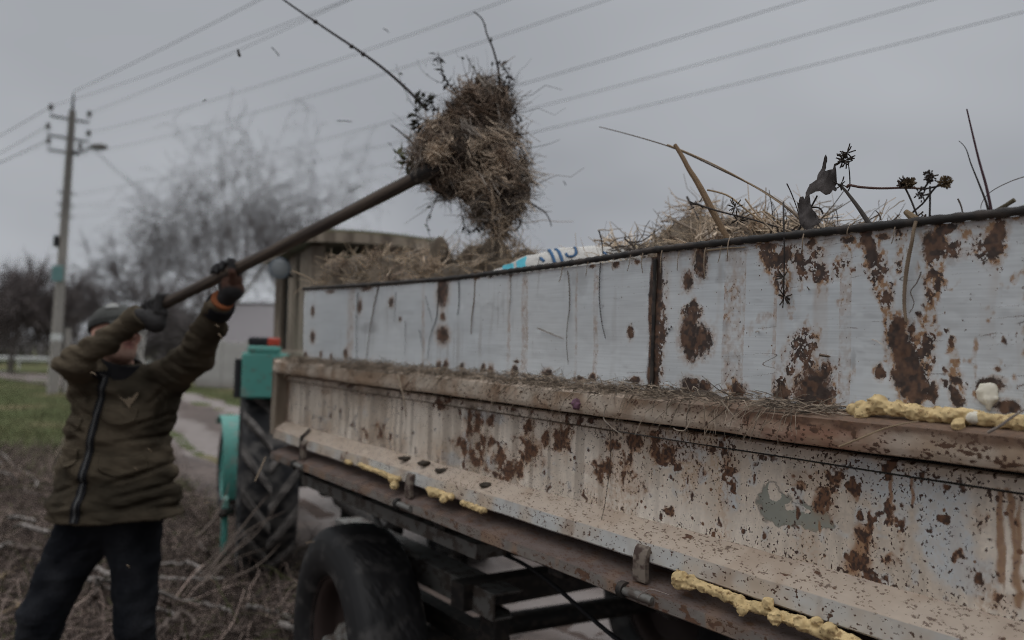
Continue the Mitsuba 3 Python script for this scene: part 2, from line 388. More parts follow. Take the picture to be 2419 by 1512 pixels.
BANDS = [(0.7312, 0.1927, 0.7163, 0.1313, 0.0095, 0.01), (0.7163, 0.1313, 0.6875, 0.0583, 0.01, 0.014), (0.6875, 0.0583, 0.6565, -0.049, 0.016, 0.02), (0.6232, 0.1803, 0.6246, 0.1215, 0.012, 0.014), (0.6246, 0.1215, 0.6332, 0.053, 0.012, 0.009), (0.6332, 0.053, 0.6444, -0.0162, 0.014, 0.016), (0.6, 0.0289, 0.5915, -0.0495, 0.006, 0.01), (0.6768, 0.1852, 0.6784, 0.1344, 0.007, 0.005), (0.5444, 0.1941, 0.5414, 0.1451, 0.012, 0.012), (0.9188, 0.1775, 0.8822, 0.117, 0.02, 0.02)]
BANDS_LO = [(0.7109, -0.2433, 0.7456, -0.3254, 0.003, 0.018), (0.5281, -0.1704, 0.5285, -0.2894, 0.0045, 0.006), (0.5175, -0.1686, 0.504, -0.3163, 0.004, 0.006), (0.6812, -0.1801, 0.6818, -0.2153, 0.003, 0.003), (0.6503, -0.1705, 0.6508, -0.2123, 0.003, 0.003)]


def paint_upper(p, n, uv):
    """Blue-grey brushed paint on the upper boards: chips down to brown primer, orange runs, scratches."""
    s, h = sh(p)
    w1, w2 = fbm(s * 90, h * 90, octaves=2) - 0.5, fbm(s * 90 + 7.3, h * 90 + 3.1, octaves=2) - 0.5
    f1 = noise(s * 520, h * 520) - 0.5
    x, y = s + w1 * 0.010 + f1 * 0.0025, h + w2 * 0.010 + f1 * 0.0025
    slow = fbm(s * 2.5, h * 5, octaves=3)
    brush = noise(s * 14, h * 520) - 0.5
    c = mix((0.475, 0.505, 0.525), (0.595, 0.61, 0.61), slow) * (1 + 0.13 * brush)
    run = smoothstep(0.66, 0.92, noise(s * 110 + 1.5 * noise(s * 9, h * 9), h * 5.0)) * smoothstep(1.15, 1.45, s) * smoothstep(0.25, 0.7, noise(s * 7, h * 12 + 4))
    c = mix(c, (0.30, 0.28, 0.26), 0.4 * run)
    c = mix(c, (0.24, 0.24, 0.24), 0.55 * smoothstep(1.5, 0.1, ells(x, y, GREY_UP)) * (0.4 + 0.6 * noise(s * 60, h * 60)))
    drip = smoothstep(0.55, 0.9, noise(s * 62 + 0.8 * noise(s * 15, h * 15), h * 3.0)) * smoothstep(-0.08, 0.17, h + 0.12 * (noise(s * 40, 2.5) - 0.5)) * smoothstep(1.35, 1.0, s)
    c = mix(c, (0.34, 0.235, 0.155), 0.45 * drip * (0.4 + 0.9 * fbm(s * 140, h * 60, octaves=2)))
    m = ells(x, y, RUST_UP)
    z = smoothstep(1.6, 0.1, ells(x, y, SPECK_UP))
    n1, n2 = fbm(s * 210, h * 160, octaves=3), fbm(s * 60, h * 45, octaves=3)
    bd = bands(x, y, BANDS)
    band = smoothstep(1.35, 0.35, bd)
    z = dr.maximum(z, 0.85 * band)
    edge = dr.maximum(smoothstep(0.176 - 0.016 * n2, 0.193, h), smoothstep(-0.060 - 0.02 * noise(s * 30, 5.5), -0.075, h))
    halo = dr.clip(0.55 * smoothstep(3.2, 0.8, m) + 1.2 * band + 1.2 * z * n2 + 0.8 * edge * n2 + 0.9 * smoothstep(0.62, 0.78, n2) * smoothstep(1.1, 0.7, s), 0, 1)
    c = mix(c, mix((0.40, 0.265, 0.155), (0.26, 0.14, 0.075), n1), halo * (0.30 + 0.70 * smoothstep(0.35, 0.6, n1)))
    n3 = fbm(s * 420, h * 330, octaves=2)
    spk = smoothstep(0.80, 0.84, 0.5 * n1 + 0.5 * n3 + 0.46 * z * smoothstep(0.25, 0.62, n2) + 0.10 * smoothstep(2.6, 0.9, m) + 0.16 * edge * n2 + 0.09 * smoothstep(1.2, 0.6, s) * smoothstep(0.45, 0.65, slow))
    seam = smoothstep(0.020, 0.014, dr.abs(s - 1.187) + 0.010 * (n2 - 0.5))
    vo, _, rnd = voronoi(s * 42, h * 42)
    dots = smoothstep(0.085, 0.055, vo + 0.16 * rnd) * dr.select(rnd < 0.40, mi.Float(1), 0) * smoothstep(0.45, 0.6, fbm(s * 9, h * 9, octaves=2))
    line = smoothstep(0.012, 0.004, dr.abs(noise(s * 5 + 3, h * 75 + s * 9) - 0.5)) * smoothstep(0.56, 0.66, noise(s * 24, h * 60 + 9)) * smoothstep(1.6, 1.0, s)
    rust = dr.clip(dr.maximum(dr.maximum(smoothstep(1.30, 0.62, m + 1.5 * (n1 - 0.5) + 0.5 * (n3 - 0.5)), spk), dr.maximum(dots, dr.maximum(seam, 0.75 * line))), 0, 1)
    rc = mix((0.120, 0.066, 0.042), (0.050, 0.033, 0.026), smoothstep(0.3, 0.65, fbm(s * 110, h * 110, octaves=2))) * (0.65 + 0.7 * n1)
    return mix(c, rc, rust)


def paint_lower(p, n, uv):
    """The lower board: grey-blue paint under beige mud dust, rust breaking through, runs and a peeled patch."""
    s, h = sh(p)
    w1, w2 = fbm(s * 70, h * 70, octaves=3) - 0.5, fbm(s * 70 + 7.3, h * 70 + 3.1, octaves=3) - 0.5
    x, y = s + w1 * 0.022, h + w2 * 0.022
    n0, n1, n2 = fbm(s * 6, h * 6, octaves=3), fbm(s * 260, h * 200, octaves=3), fbm(s * 45, h * 45, octaves=3)
    clean = smoothstep(1.6, 0.5, ells(x, y, CLEAN_LO)) * (0.65 + 0.35 * smoothstep(0.3, 0.6, n1))
    clean = dr.maximum(clean, smoothstep(0.62, 0.80, n2 + 0.25 * (n0 - 0.5)) * 0.6)
    dust = mix((0.72, 0.645, 0.555), (0.56, 0.48, 0.395), smoothstep(0.25, 0.75, n0)) * (0.90 + 0.20 * noise(s * 120, h * 12)) * (0.86 + 0.28 * n1)
    c = mix(dust, (0.53, 0.545, 0.545), clean)
    peel = smoothstep(1.15, 0.95, ells(x, y, PEEL)) * (1 - smoothstep(1.1, 0.9, ells(x, y, PEEL_WHITE)))
    rim = smoothstep(0.25, 0.0, dr.abs(ells(x, y, PEEL) - 1.1))
    c = mix(c, (0.27, 0.275, 0.235), peel)
    c = c * (1 - 0.45 * rim)
    c = mix(c, (0.44, 0.29, 0.18), 0.55 * smoothstep(0.50, 0.72, fbm(s * 11 + 3, h * 6, octaves=3)) * smoothstep(0.3, 0.6, n1))
    st = dr.maximum(smoothstep(1.5, 0.2, ells(s + 0.3 * (x - s), h, STREAK_LO)), smoothstep(1.5, 0.3, bands(s + 0.4 * (x - s), h, BANDS_LO)))
    c = mix(c, mix((0.34, 0.19, 0.085), (0.20, 0.085, 0.045), n1), 0.85 * st)
    m = ells(x, y, RUST_LO)
    heavy = smoothstep(2.4, 0.5, m)
    left = smoothstep(0.95, 1.6, s)
    edge = dr.maximum(smoothstep(-0.295, -0.335, h), smoothstep(-0.197, -0.175, h))
    c = mix(c, mix((0.40, 0.235, 0.13), (0.23, 0.115, 0.065), n2), dr.clip(heavy * (0.32 + 0.9 * smoothstep(0.42, 0.62, n2)), 0, 1) * 0.85)
    c = mix(c, (0.25, 0.20, 0.155), 0.5 * left * smoothstep(0.5, 0.7, noise(s * 60, h * 4)))
    n3 = fbm(s * 420, h * 330, octaves=2)
    spk = smoothstep(0.665, 0.72, 0.55 * n1 + 0.45 * n3 + 0.10 * heavy + 0.07 * edge + 0.12 * (n2 - 0.5) + 0.10 * (n0 - 0.5))
    blot = smoothstep(0.735, 0.80, n2 + 0.05 * (n1 - 0.5) + 0.20 * heavy * (0.3 + n1) + 0.05 * edge)
    vo, _, rnd = voronoi(s * 30, h * 30)
    dots = smoothstep(0.13, 0.08, vo + 0.18 * rnd + 0.1 * (n1 - 0.5)) * dr.select(rnd < 0.35, mi.Float(1), 0)
    rust = dr.clip(dr.maximum(dr.maximum(spk, blot), dr.maximum(dots, smoothstep(0.75, 0.45, m) * smoothstep(0.4, 0.5, n2))), 0, 1)
    rust = dr.maximum(rust, smoothstep(3.215, 3.235, s + 0.02 * n2) * 0.8)
    rc = mix(mix((0.22, 0.115, 0.062), (0.125, 0.062, 0.038), n2), (0.060, 0.037, 0.028), smoothstep(0.35, 0.7, n1))
    return mix(c, rc, rust)


def paint_rails(p, n, uv):
    """Ledge, ridge and floor rail: rusty paint, with beige dust settled on what faces up."""
    s, h = sh(p)
    g = (p.x - _O[0]) * _N[0] + (p.y - _O[1]) * _N[1]
    n0, n1, n2 = fbm(s * 13, h * 13, g * 13, octaves=4), fbm(s * 190, h * 260, g * 260, octaves=3), fbm(s * 45, h * 70, g * 70, octaves=3)
    up = smoothstep(0.25, 0.6, n.z)
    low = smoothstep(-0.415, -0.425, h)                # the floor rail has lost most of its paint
    top = smoothstep(-0.160, -0.145, h)                  # the ledge
    c = mix((0.50, 0.50, 0.48), (0.47, 0.39, 0.31), smoothstep(0.3, 0.7, n0))
    c = mix(c, mix((0.50, 0.42, 0.335), (0.30, 0.20, 0.13), smoothstep(0.3, 0.7, n0)), top * 0.85)
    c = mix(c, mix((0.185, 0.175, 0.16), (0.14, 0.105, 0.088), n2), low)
    d = mix((0.50, 0.415, 0.335), (0.39, 0.31, 0.245), n2)
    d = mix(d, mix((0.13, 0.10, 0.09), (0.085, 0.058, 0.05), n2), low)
    c = mix(c, d, up * 0.9)
    red = top * smoothstep(0.22, 0.05, dr.abs(s - 0.80)) * (1 - up)
    c = mix(c, (0.26, 0.125, 0.085), 0.7 * red * n2 * 1.6)
    lip = top * smoothstep(-0.116, -0.100, h + 0.016 * (n2 - 0.5)) * smoothstep(1.35, 0.9, s)
    spk = smoothstep(0.64, 0.72, n1 + 0.30 * (n2 - 0.5) + 0.03 * up + 0.08 * top * smoothstep(1.2, 0.6, s) + 0.04 * low)
    blot = smoothstep(0.74, 0.80, n2 + 0.20 * (n0 - 0.5) + 0.06 * low)
    rust = dr.clip(dr.maximum(dr.maximum(spk * (1 - 0.25 * up), blot), 0.85 * lip), 0, 1)
    stain = smoothstep(0.52, 0.75, fbm(s * 26, h * 14, g * 14, octaves=2)) * 0.55
    c = mix(c, (0.25, 0.145, 0.085), stain * (1 - 0.6 * up))
    return mix(c, mix((0.150, 0.078, 0.046), (0.060, 0.040, 0.031), n1), rust)


def dent(p, n, uv):
    s, h = sh(p)
    return 0.5 * fbm(s * 300, h * 300, octaves=2) + 1.2 * noise(s * 70, h * 70)


mat('paint_upper', mikit.proc(paint_upper), 0.55, 0.35, bump=dent, bump_scale=0.0009)
mat('paint_lower', mikit.proc(paint_lower), 0.7, 0.25, bump=dent, bump_scale=0.0012)
mat('paint_rails', mikit.proc(paint_rails), 0.75, 0.2, bump=dent, bump_scale=0.0012)
mat('vcol', {'type': 'mesh_attribute', 'name': 'vertex_color'}, 0.8, 0.2)


def dark_iron(p, n, uv):
    k = fbm(p.x * 40, p.y * 40, p.z * 40, octaves=3)
    up = smoothstep(0.2, 0.8, n.z)
    return mix(mix((0.022, 0.020, 0.019), (0.050, 0.040, 0.034), smoothstep(0.45, 0.7, k)), (0.06, 0.054, 0.047), 0.3 * up)


def grey_iron(p, n, uv):
    k = fbm(p.x * 30, p.y * 30, p.z * 30, octaves=3)
    return mix((0.15, 0.145, 0.135), (0.075, 0.06, 0.050), smoothstep(0.45, 0.65, k))


def lug_rubber(p, n, uv):
    k = fbm(p.x * 20, p.y * 20, p.z * 20, octaves=3)
    return mix((0.14, 0.128, 0.12), (0.055, 0.05, 0.047), smoothstep(0.35, 0.7, k))


def tyre_black(p, n, uv):
    k = fbm(p.x * 16, p.y * 16, p.z * 16, octaves=4)
    return mix((0.016, 0.0155, 0.0165), (0.060, 0.056, 0.054), smoothstep(0.5, 0.8, k))


def pale_iron(p, n, uv):
    k = fbm(p.x * 12, p.y * 12, p.z * 12, octaves=4)
    return mix((0.36, 0.35, 0.33), (0.14, 0.115, 0.10), smoothstep(0.4, 0.7, k))


def hinge_rust(p, n, uv):
    k = fbm(p.x * 70, p.y * 70, p.z * 70, octaves=3)
    return mix((0.20, 0.165, 0.135), (0.070, 0.048, 0.040), smoothstep(0.38, 0.66, k))


def rubber(p, n, uv):
    k = fbm(p.x * 14, p.y * 14, p.z * 14, octaves=3)
    g = noise(p.x * 90, p.y * 90, p.z * 90)
    return mix((0.016, 0.016, 0.018), (0.105, 0.098, 0.092), smoothstep(0.38, 0.75, k) * (0.6 + 0.4 * g))


def turquoise(p, n, uv):
    k = fbm(p.x * 9, p.y * 9, p.z * 9, octaves=4)
    g = fbm(p.x * 45, p.y * 45, p.z * 45, octaves=3)
    c = mix((0.062, 0.235, 0.200), (0.085, 0.275, 0.235), k)
    c = mix(c, (0.20, 0.22, 0.195), smoothstep(0.60, 0.70, k) * 0.5)
    return mix(c, (0.10, 0.07, 0.05), smoothstep(0.66, 0.71, g) * 0.7)


def cab_paint(p, n, uv):
    k = fbm(p.x * 25, p.y * 25, p.z * 2.5, octaves=3)
    return mix((0.27, 0.225, 0.175), (0.12, 0.095, 0.073), smoothstep(0.35, 0.65, k))


def canvas(p, n, uv):
    k = fbm(p.x * 7, p.y * 7, p.z * 7, octaves=3)
    g = noise(p.x * 160, p.y * 160, p.z * 160)
    return mix((0.032, 0.0265, 0.019), (0.088, 0.070, 0.049), smoothstep(0.3, 0.7, k)) * (0.85 + 0.3 * g)


def denim(p, n, uv):
    k = fbm(p.x * 9, p.y * 9, p.z * 6, octaves=3)
    g = noise(p.x * 200, p.y * 200, p.z * 120)
    return mix((0.010, 0.011, 0.014), (0.026, 0.027, 0.031), smoothstep(0.3, 0.75, k)) * (0.8 + 0.4 * g)


def folds(p, n, uv):
    a = fbm(p.x * 10 + p.z * 9, p.y * 12, p.z * 34, octaves=3)
    return a + 0.25 * fbm(p.x * 45, p.y * 45, p.z * 60, octaves=2)


def skin(p, n, uv):
    k = fbm(p.x * 35, p.y * 35, p.z * 35, octaves=3)
    return mix((0.32, 0.17, 0.13), (0.42, 0.255, 0.205), k)


def handle_wood(p, n, uv):
    q = p.x * 0.85 - p.y * 0.35 + p.z * 0.4
    k = fbm(q * 6, p.x * 160 - q * 130, p.z * 160 - q * 60, octaves=3)
    return mix((0.105, 0.080, 0.062), (0.045, 0.036, 0.032), smoothstep(0.3, 0.7, k))


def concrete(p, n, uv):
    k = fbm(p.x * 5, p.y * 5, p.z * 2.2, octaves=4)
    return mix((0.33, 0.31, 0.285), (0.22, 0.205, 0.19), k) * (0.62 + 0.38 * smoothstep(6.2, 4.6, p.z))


def grass_and_earth(p, n, uv):
    k, k2 = fbm(p.x * 0.5, p.y * 0.5, octaves=4), fbm(p.x * 5, p.y * 5, octaves=4)
    far = smoothstep(8.5, 12.0, p.y + 0.7 * p.x * 0.3 + 3.0 * (k - 0.5))
    brown = mix((0.050, 0.037, 0.033), (0.095, 0.072, 0.062), k2)
    green = mix(mix((0.066, 0.078, 0.034), (0.050, 0.056, 0.028), k2), (0.13, 0.11, 0.065), smoothstep(0.5, 0.72, k))
    return mix(brown, green, far)


def mud_track(p, n, uv):
    k, k2 = fbm(p.x * 1.3, p.y * 0.8, octaves=4), fbm(p.x * 7, p.y * 7, octaves=4)
    v = uv[1] + 0.22 * (k - 0.5) + 0.06 * (k2 - 0.5)
    rut = dr.maximum(smoothstep(0.16, 0.05, dr.abs(v - 0.82)), 0.8 * smoothstep(0.15, 0.04, dr.abs(v - 0.30)))
    mud = mix((0.095, 0.072, 0.062), (0.055, 0.042, 0.037), smoothstep(0.35, 0.65, k2))
    return mix(mud, mix((0.21, 0.185, 0.175), (0.15, 0.128, 0.118), k2), rut)


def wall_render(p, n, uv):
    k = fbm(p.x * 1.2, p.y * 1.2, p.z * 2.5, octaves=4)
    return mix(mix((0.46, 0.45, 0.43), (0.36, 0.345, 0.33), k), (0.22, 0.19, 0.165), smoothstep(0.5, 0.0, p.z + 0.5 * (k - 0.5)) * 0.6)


mat('dark_iron', mikit.proc(dark_iron), 0.7, 0.3)
mat('grey_iron', mikit.proc(grey_iron), 0.65, 0.3)
mat('rubber', mikit.proc(rubber), 0.75, 0.25)
mat('turquoise', mikit.proc(turquoise), 0.5, 0.4)
mat('cab_paint', mikit.proc(cab_paint), 0.7, 0.25)
mat('canvas', mikit.proc(canvas), 0.95, 0.08, bump=folds, bump_scale=0.008)
mat('denim', mikit.proc(denim), 0.95, 0.08, bump=folds, bump_scale=0.008)
mat('skin', mikit.proc(skin), 0.55, 0.35)
mat('handle_wood', mikit.proc(handle_wood), 0.7, 0.25)
mat('concrete', mikit.proc(concrete), 0.9, 0.1)
mat('earth', mikit.proc(grass_and_earth), 0.95, 0.05)
mat('mud_track', mikit.proc(mud_track), 0.7, 0.25)
mat('wall_render', mikit.proc(wall_render), 0.9, 0.1)
mat('rim_rust', (0.050, 0.034, 0.030), 0.7, 0.25)
mat('cab_moss', (0.16, 0.15, 0.09), 0.9, 0.1)
mat('lamp_blue', (0.10, 0.13, 0.17), 0.4, 0.4)
mat('lug_rubber', mikit.proc(lug_rubber), 0.8, 0.2)
mat('tyre_black', mikit.proc(tyre_black), 0.6, 0.35)
mat('pale_iron', mikit.proc(pale_iron), 0.65, 0.3)
mat('glove_black', (0.032, 0.030, 0.030), 0.75, 0.2)
mat('glove_orange', (0.23, 0.075, 0.030), 0.7, 0.2)
mat('black_cloth', (0.012, 0.012, 0.014), 0.8, 0.15)
mat('hinge_rust', mikit.proc(hinge_rust), 0.75, 0.2)
mat('foam', (0.62, 0.42, 0.17), 0.75, 0.25)
mat('zip_grey', (0.06, 0.06, 0.06), 0.6, 0.3)
mat('foam_cut', (0.66, 0.62, 0.52), 0.8, 0.2)
mat('white_metal', (0.55, 0.56, 0.55), 0.5, 0.4)
mat('red_lens', (0.42, 0.055, 0.03), 0.3, 0.5)
mat('wire_black', (0.02, 0.02, 0.022), 0.7, 0.2)
mat('porcelain', (0.07, 0.06, 0.055), 0.4, 0.5)
mat('glass_dark', (0.035, 0.045, 0.045), 0.12, 0.6)
mat('lamp_glass', (0.22, 0.235, 0.245), 0.2, 0.6)
mat('brick_roof', (0.22, 0.205, 0.21), 0.85, 0.15)
mat('teal_plate', (0.13, 0.24, 0.24), 0.6, 0.3)
mat('print_blue', (0.045, 0.10, 0.19), 0.8, 0.1)
mat('print_cyan', (0.09, 0.36, 0.44), 0.8, 0.1)
mat('sack_white', (0.42, 0.405, 0.38), 0.8, 0.15)
mat('emblem_pale', (0.22, 0.22, 0.21), 0.8, 0.15)
mat('badge_tan', (0.21, 0.165, 0.118), 0.85, 0.1)

# ------------------------------------------------------------------ the setting: ground, track
def ground_height(x, y):
    q = np.stack([x * 0.6, y * 0.6, x * 0], -1)
    return 0.10 * (meshkit.fbm(q, 4, 3) - 0.5) * np.clip(1.2 - np.hypot(x, y - 4) / 60, 0.2, 1)


def spaced(lo, hi, step, far_lo, far_hi):
    a = np.arange(lo, hi + 1e-6, step)
    up = hi + np.cumsum(step * 1.25 ** np.arange(1, 40)); up = np.append(up[up < far_hi], far_hi)
    dn = lo - np.cumsum(step * 1.25 ** np.arange(1, 40)); dn = np.append(dn[dn > far_lo], far_lo)
    return np.concatenate([dn[::-1], a, up])


gx, gy = spaced(-9, 5, 0.12, -500, 500), spaced(0.5, 16, 0.12, -60, 900)
GX, GY = np.meshgrid(gx, gy, indexing='ij')
gz = ground_height(GX, GY)
gi, gj = np.meshgrid(np.arange(len(gx) - 1), np.arange(len(gy) - 1), indexing='ij')
ga = gi * len(gy) + gj
gf = np.vstack([np.stack([ga, ga + len(gy), ga + len(gy) + 1], -1).reshape(-1, 3), np.stack([ga, ga + len(gy) + 1, ga + 1], -1).reshape(-1, 3)])
put('ground', (np.stack([GX, GY, gz], -1).reshape(-1, 3), gf), 'earth', smooth=True, kind='structure', label='grassy verge and brown leaf litter beside the track', cat='ground')

track_axis = np.array([[5.6, -6.0], [3.4, 0.0], [1.9, 4.0], [-0.9, 8.4], [-4.1, 13.4], [-8.7, 21.5], [-15, 31], [-26, 42], [-50, 58]])
track_axis = spline(track_axis, 160)
track_dir = np.gradient(track_axis, axis=0); track_dir /= np.linalg.norm(track_dir, axis=1, keepdims=True)
track_nrm = np.stack([track_dir[:, 1], -track_dir[:, 0]], 1)


def track_point(u, v):
    i = u * 159
    w = np.linspace(0, 1, 160)
    ax = np.stack([np.interp(u, w, track_axis[:, k]) for k in (0, 1)], -1)
    nr = np.stack([np.interp(u, w, track_nrm[:, k]) for k in (0, 1)], -1)
    half = 1.75 + 0.5 * (meshkit.fbm(np.stack([i * 0.25, np.sign(v - 0.5) * 3, i * 0], -1), 3, 8) - 0.5)
    xy = ax + nr * ((v - 0.5) * 2 * half)[..., None]
    rut = -0.03 * (np.exp(-((v - 0.24) / 0.09) ** 2) + np.exp(-((v - 0.76) / 0.09) ** 2))
    edge = -0.03 * np.abs(2 * v - 1) ** 8
    return np.concatenate([xy, (ground_height(xy[..., 0], xy[..., 1]) + 0.028 + rut + edge)[..., None]], -1)


_ru, _rv = np.meshgrid(np.linspace(0, 1, 320), np.linspace(0, 1, 24), indexing='ij')
put('dirt_road', grid(track_point, 320, 24), 'mud_track', smooth=True, uv=np.stack([_ru.ravel(), _rv.ravel()], 1), kind='structure', label='wet rutted dirt track running under the trailer and away to the left', cat='dirt road')

# ------------------------------------------------------------------ far: wall, house, pole, wires, trees
_w0, _w1 = on_ground(392, 908), on_ground(640, 926)
_w0 = _w0 + (_w1 - _w0) * (470 - 392) / (640 - 392)
_wd = (_w1 - _w0) / np.linalg.norm(_w1 - _w0); _wn = np.array([_wd[1], -_wd[0], 0])
wall = thing('garden_wall', 'pale rendered garden wall of concrete panels beyond the grass strip', 'wall')
for k in range(9):
    a = _w0 + _wd * (0.1 + 1.62 * k)
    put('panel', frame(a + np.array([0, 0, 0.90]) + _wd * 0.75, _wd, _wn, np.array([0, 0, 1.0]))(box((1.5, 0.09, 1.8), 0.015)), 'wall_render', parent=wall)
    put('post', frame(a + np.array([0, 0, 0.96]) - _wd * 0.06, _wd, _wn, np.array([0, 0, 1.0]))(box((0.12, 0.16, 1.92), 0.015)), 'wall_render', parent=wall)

hd = np.array([0.97, -0.24, 0]); hn = np.array([-0.24, -0.97, 0])
hb = np.array([-10.6, 39.0, 0])
house = thing('house', 'small plain house with a grey slate roof behind the garden wall', 'house')
hf = frame(hb, hn, hd, np.array([0, 0, 1.0]))        # local x: depth (front is +), local y: along the ridge
EAVE, RIDGE, HL = 2.0, 3.7, 2.8
hv_, hq_ = box((4.4, 2 * HL, EAVE), 0.02)
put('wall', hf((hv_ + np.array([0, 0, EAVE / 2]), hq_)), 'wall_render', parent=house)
for sy_ in (-1, 1):
    y0, y1 = sy_ * (HL - 0.12), sy_ * (HL - 0.02)
    gab = np.array([[-2.2, y0, EAVE], [2.2, y0, EAVE], [0, y0, RIDGE - 0.06], [-2.2, y1, EAVE], [2.2, y1, EAVE], [0, y1, RIDGE - 0.06]])
    put('gable', hf((gab, np.array([[0, 1, 2], [3, 5, 4], [0, 3, 4], [0, 4, 1], [0, 2, 5], [0, 5, 3], [1, 4, 5], [1, 5, 2]]))), 'wall_render', parent=house)
rows = []
for sgn in (-1, 1):
    for i in range(13):
        t = i / 12
        x = sgn * (2.45 * (1 - t)); z = EAVE - 0.08 + (RIDGE - EAVE + 0.08) * t
        v, f = box((0.26, 2 * HL + 0.5, 0.035), 0.004)
        ang = sgn * math.atan2(RIDGE - EAVE + 0.08, 2.45) + sgn * 0.10
        R = np.array([[math.cos(ang), 0, -math.sin(ang)], [0, 1, 0], [math.sin(ang), 0, math.cos(ang)]])
        rows.append((v @ R + np.array([x, 0, z]), f))
put('roof', hf(join(rows)), 'brick_roof', parent=house)
put('window', hf((box((0.08, 0.9, 0.9), 0.02)[0] + np.array([2.23, -0.6, 1.35]), box((0.08, 0.9, 0.9), 0.02)[1])), 'glass_dark', parent=house)

# the concrete pole with its insulator arms and street lamp
pb, pt = at(124, 932, 26.0), at(171, 262, 26.0)
pdir = (pt - pb) / np.linalg.norm(pt - pb)
pole = thing('utility_pole', 'leaning grey concrete utility pole with insulator arms and a street lamp', 'utility pole')
PL = np.linalg.norm(pt - pb)


def on_pole(h, dx=0, dy=0):
    return pb + pdir * h + np.array([dx, dy, 0])


def px_on_pole(v):
    return (932 - v) / (932 - 262) * PL


pv, pf = tube([on_pole(-0.4), on_pole(PL)], [0.20, 0.115], 4)
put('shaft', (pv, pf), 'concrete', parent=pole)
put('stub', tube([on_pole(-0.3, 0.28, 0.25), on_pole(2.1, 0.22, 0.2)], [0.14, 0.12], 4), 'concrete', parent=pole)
put('top_pin', tube([on_pole(PL - 0.1), on_pole(PL + 0.55)], [0.05, 0.025], 8), 'wire_black', parent=pole)
ins = [(np.array([0, 0, 0]), on_pole(PL + 0.55))]
arm_dir = np.array([0.96, 0.25, -0.10])
INS = {'top': on_pole(PL + 0.62)}
for j, (v, la, ra) in enumerate([(272, 0.62, 0.50), (318, 0.66, 0.52), (352, 0.62, 0.30)]):
    c = on_pole(px_on_pole(v) - 0.15)
    arm = put('arm', tube([c - arm_dir * la + [0, 0, 0.22], c - arm_dir * la, c + arm_dir * ra, c + arm_dir * ra + [0, 0, 0.2]], 0.04, 6), 'wire_black', parent=pole)
    for sg, d in ((-1, la), (1, ra)):
        e = c + arm_dir * sg * d + np.array([0, 0, 0.18])
        prof = [(0.0, 0.0), (0.06, 0.01), (0.085, 0.06), (0.05, 0.08), (0.075, 0.13), (0.045, 0.15), (0.06, 0.19), (0.0, 0.21)]
        v_, f_ = lathe(prof, 10)
        put('insulator', (np.stack([v_[:, 1], v_[:, 2], v_[:, 0]], 1) + e, f_), 'porcelain', parent=arm)
        INS[(j, sg)] = e + np.array([0, 0, 0.12])
for v in (458, 487, 512):
    c = on_pole(px_on_pole(v))
    put('bracket', tube([c - arm_dir * 0.25, c + arm_dir * 0.25], 0.03, 6), 'wire_black', parent=pole)
    INS[('low', v)] = c + arm_dir * 0.25
put('switch_box', frame(on_pole(px_on_pole(574), -0.16, -0.12), np.array([1.0, 0, 0]), np.array([0, 1.0, 0]), np.array([0, 0, 1.0]))(box((0.12, 0.14, 0.36), 0.02)), 'wire_black', parent=pole)
put('number_plate', frame(on_pole(px_on_pole(650), 0, -0.2), np.array([1.0, 0, 0]), np.array([0, 1.0, 0]), np.array([0, 0, 1.0]))(box((0.36, 0.03, 0.5), 0.01)), 'teal_plate', parent=pole, label='blank blue-green plate strapped round the pole')
put('paper_band', tube([on_pole(px_on_pole(806)), on_pole(px_on_pole(790))], [0.185, 0.183], 4), 'white_metal', parent=pole)
la = [on_pole(px_on_pole(360)), at(197, 358, 25.7), at(206, 352, 25.6), at(226, 349, 25.5)]
lamp = put('lamp_arm', tube(la, 0.035, 6), 'wire_black', parent=pole)
lv, lf = surface_net(lambda X: ellipsoid(X, (0, 0, 0), (0.30, 0.12, 0.10)), (-0.35, -0.2, -0.15), (0.35, 0.2, 0.15), 0.04)
put('lamp_head', (lv + at(233, 347, 25.5), lf), 'grey_iron', smooth=True, parent=pole)

wire_no = 0


def wire(a, b, sag, r, label, group=None, n=40):
    q = np.linspace(0, 1, n)[:, None]
    p = a * (1 - q) + b * q
    p[:, 2] -= (sag * 4 * q * (1 - q))[:, 0]
    put('power_line', tube(p, r, 5), 'wire_black', smooth=True, label=label, cat='power line', group=group)


P2 = np.array([30.0, -28.0, 0])           # how far the next pole stands from this one, behind the photographer
WG = 'overhead wires crossing the sky'
wire(INS['top'], INS['top'] + P2 + [0, 0, 0.3], 0.35, 0.009, 'topmost overhead wire leaving the pole tip towards the upper right', WG)
wire(INS[(0, 1)], INS[(0, 1)] + P2 + [-1.0, 0, 0.2], 0.5, 0.0065, 'second overhead wire from the top, from the right end of the upper pole arm', WG)
wire(INS[(0, -1)], INS[(0, -1)] + P2 + [2.2, 0, 0.1], 0.7, 0.0065, 'third overhead wire, crossing behind the top pole arm', WG)
wire(INS[(1, 1)], INS[(1, 1)] + P2 + [0, 0, 0.1], 0.9, 0.006, 'fourth overhead wire, passing above the airborne weeds', WG)
wire(INS[(2, 1)] + [0, 0, -0.3], INS[(2, 1)] + P2 + [0, 0, -0.2], 0.85, 0.0055, 'overhead wire running just right of the airborne weed clump to the top edge', WG)
wire(INS[('low', 458)], INS[('low', 458)] + P2 + [0, 0, 0.6], 0.75, 0.0055, 'uppermost of the three lower wires right of the airborne weeds', WG)
wire(INS[('low', 487)], INS[('low', 487)] + P2 + [0, 0, 0.5], 0.75, 0.0045, 'middle one of the three lower wires right of the airborne weeds', WG)
wire(INS[('low', 512)], INS[('low', 512)] + P2 + [0, 0, 0.4], 0.75, 0.0045, 'lowest of the three lower wires right of the airborne weeds', WG)
P0 = np.array([-22.0, 18.0, -0.4])
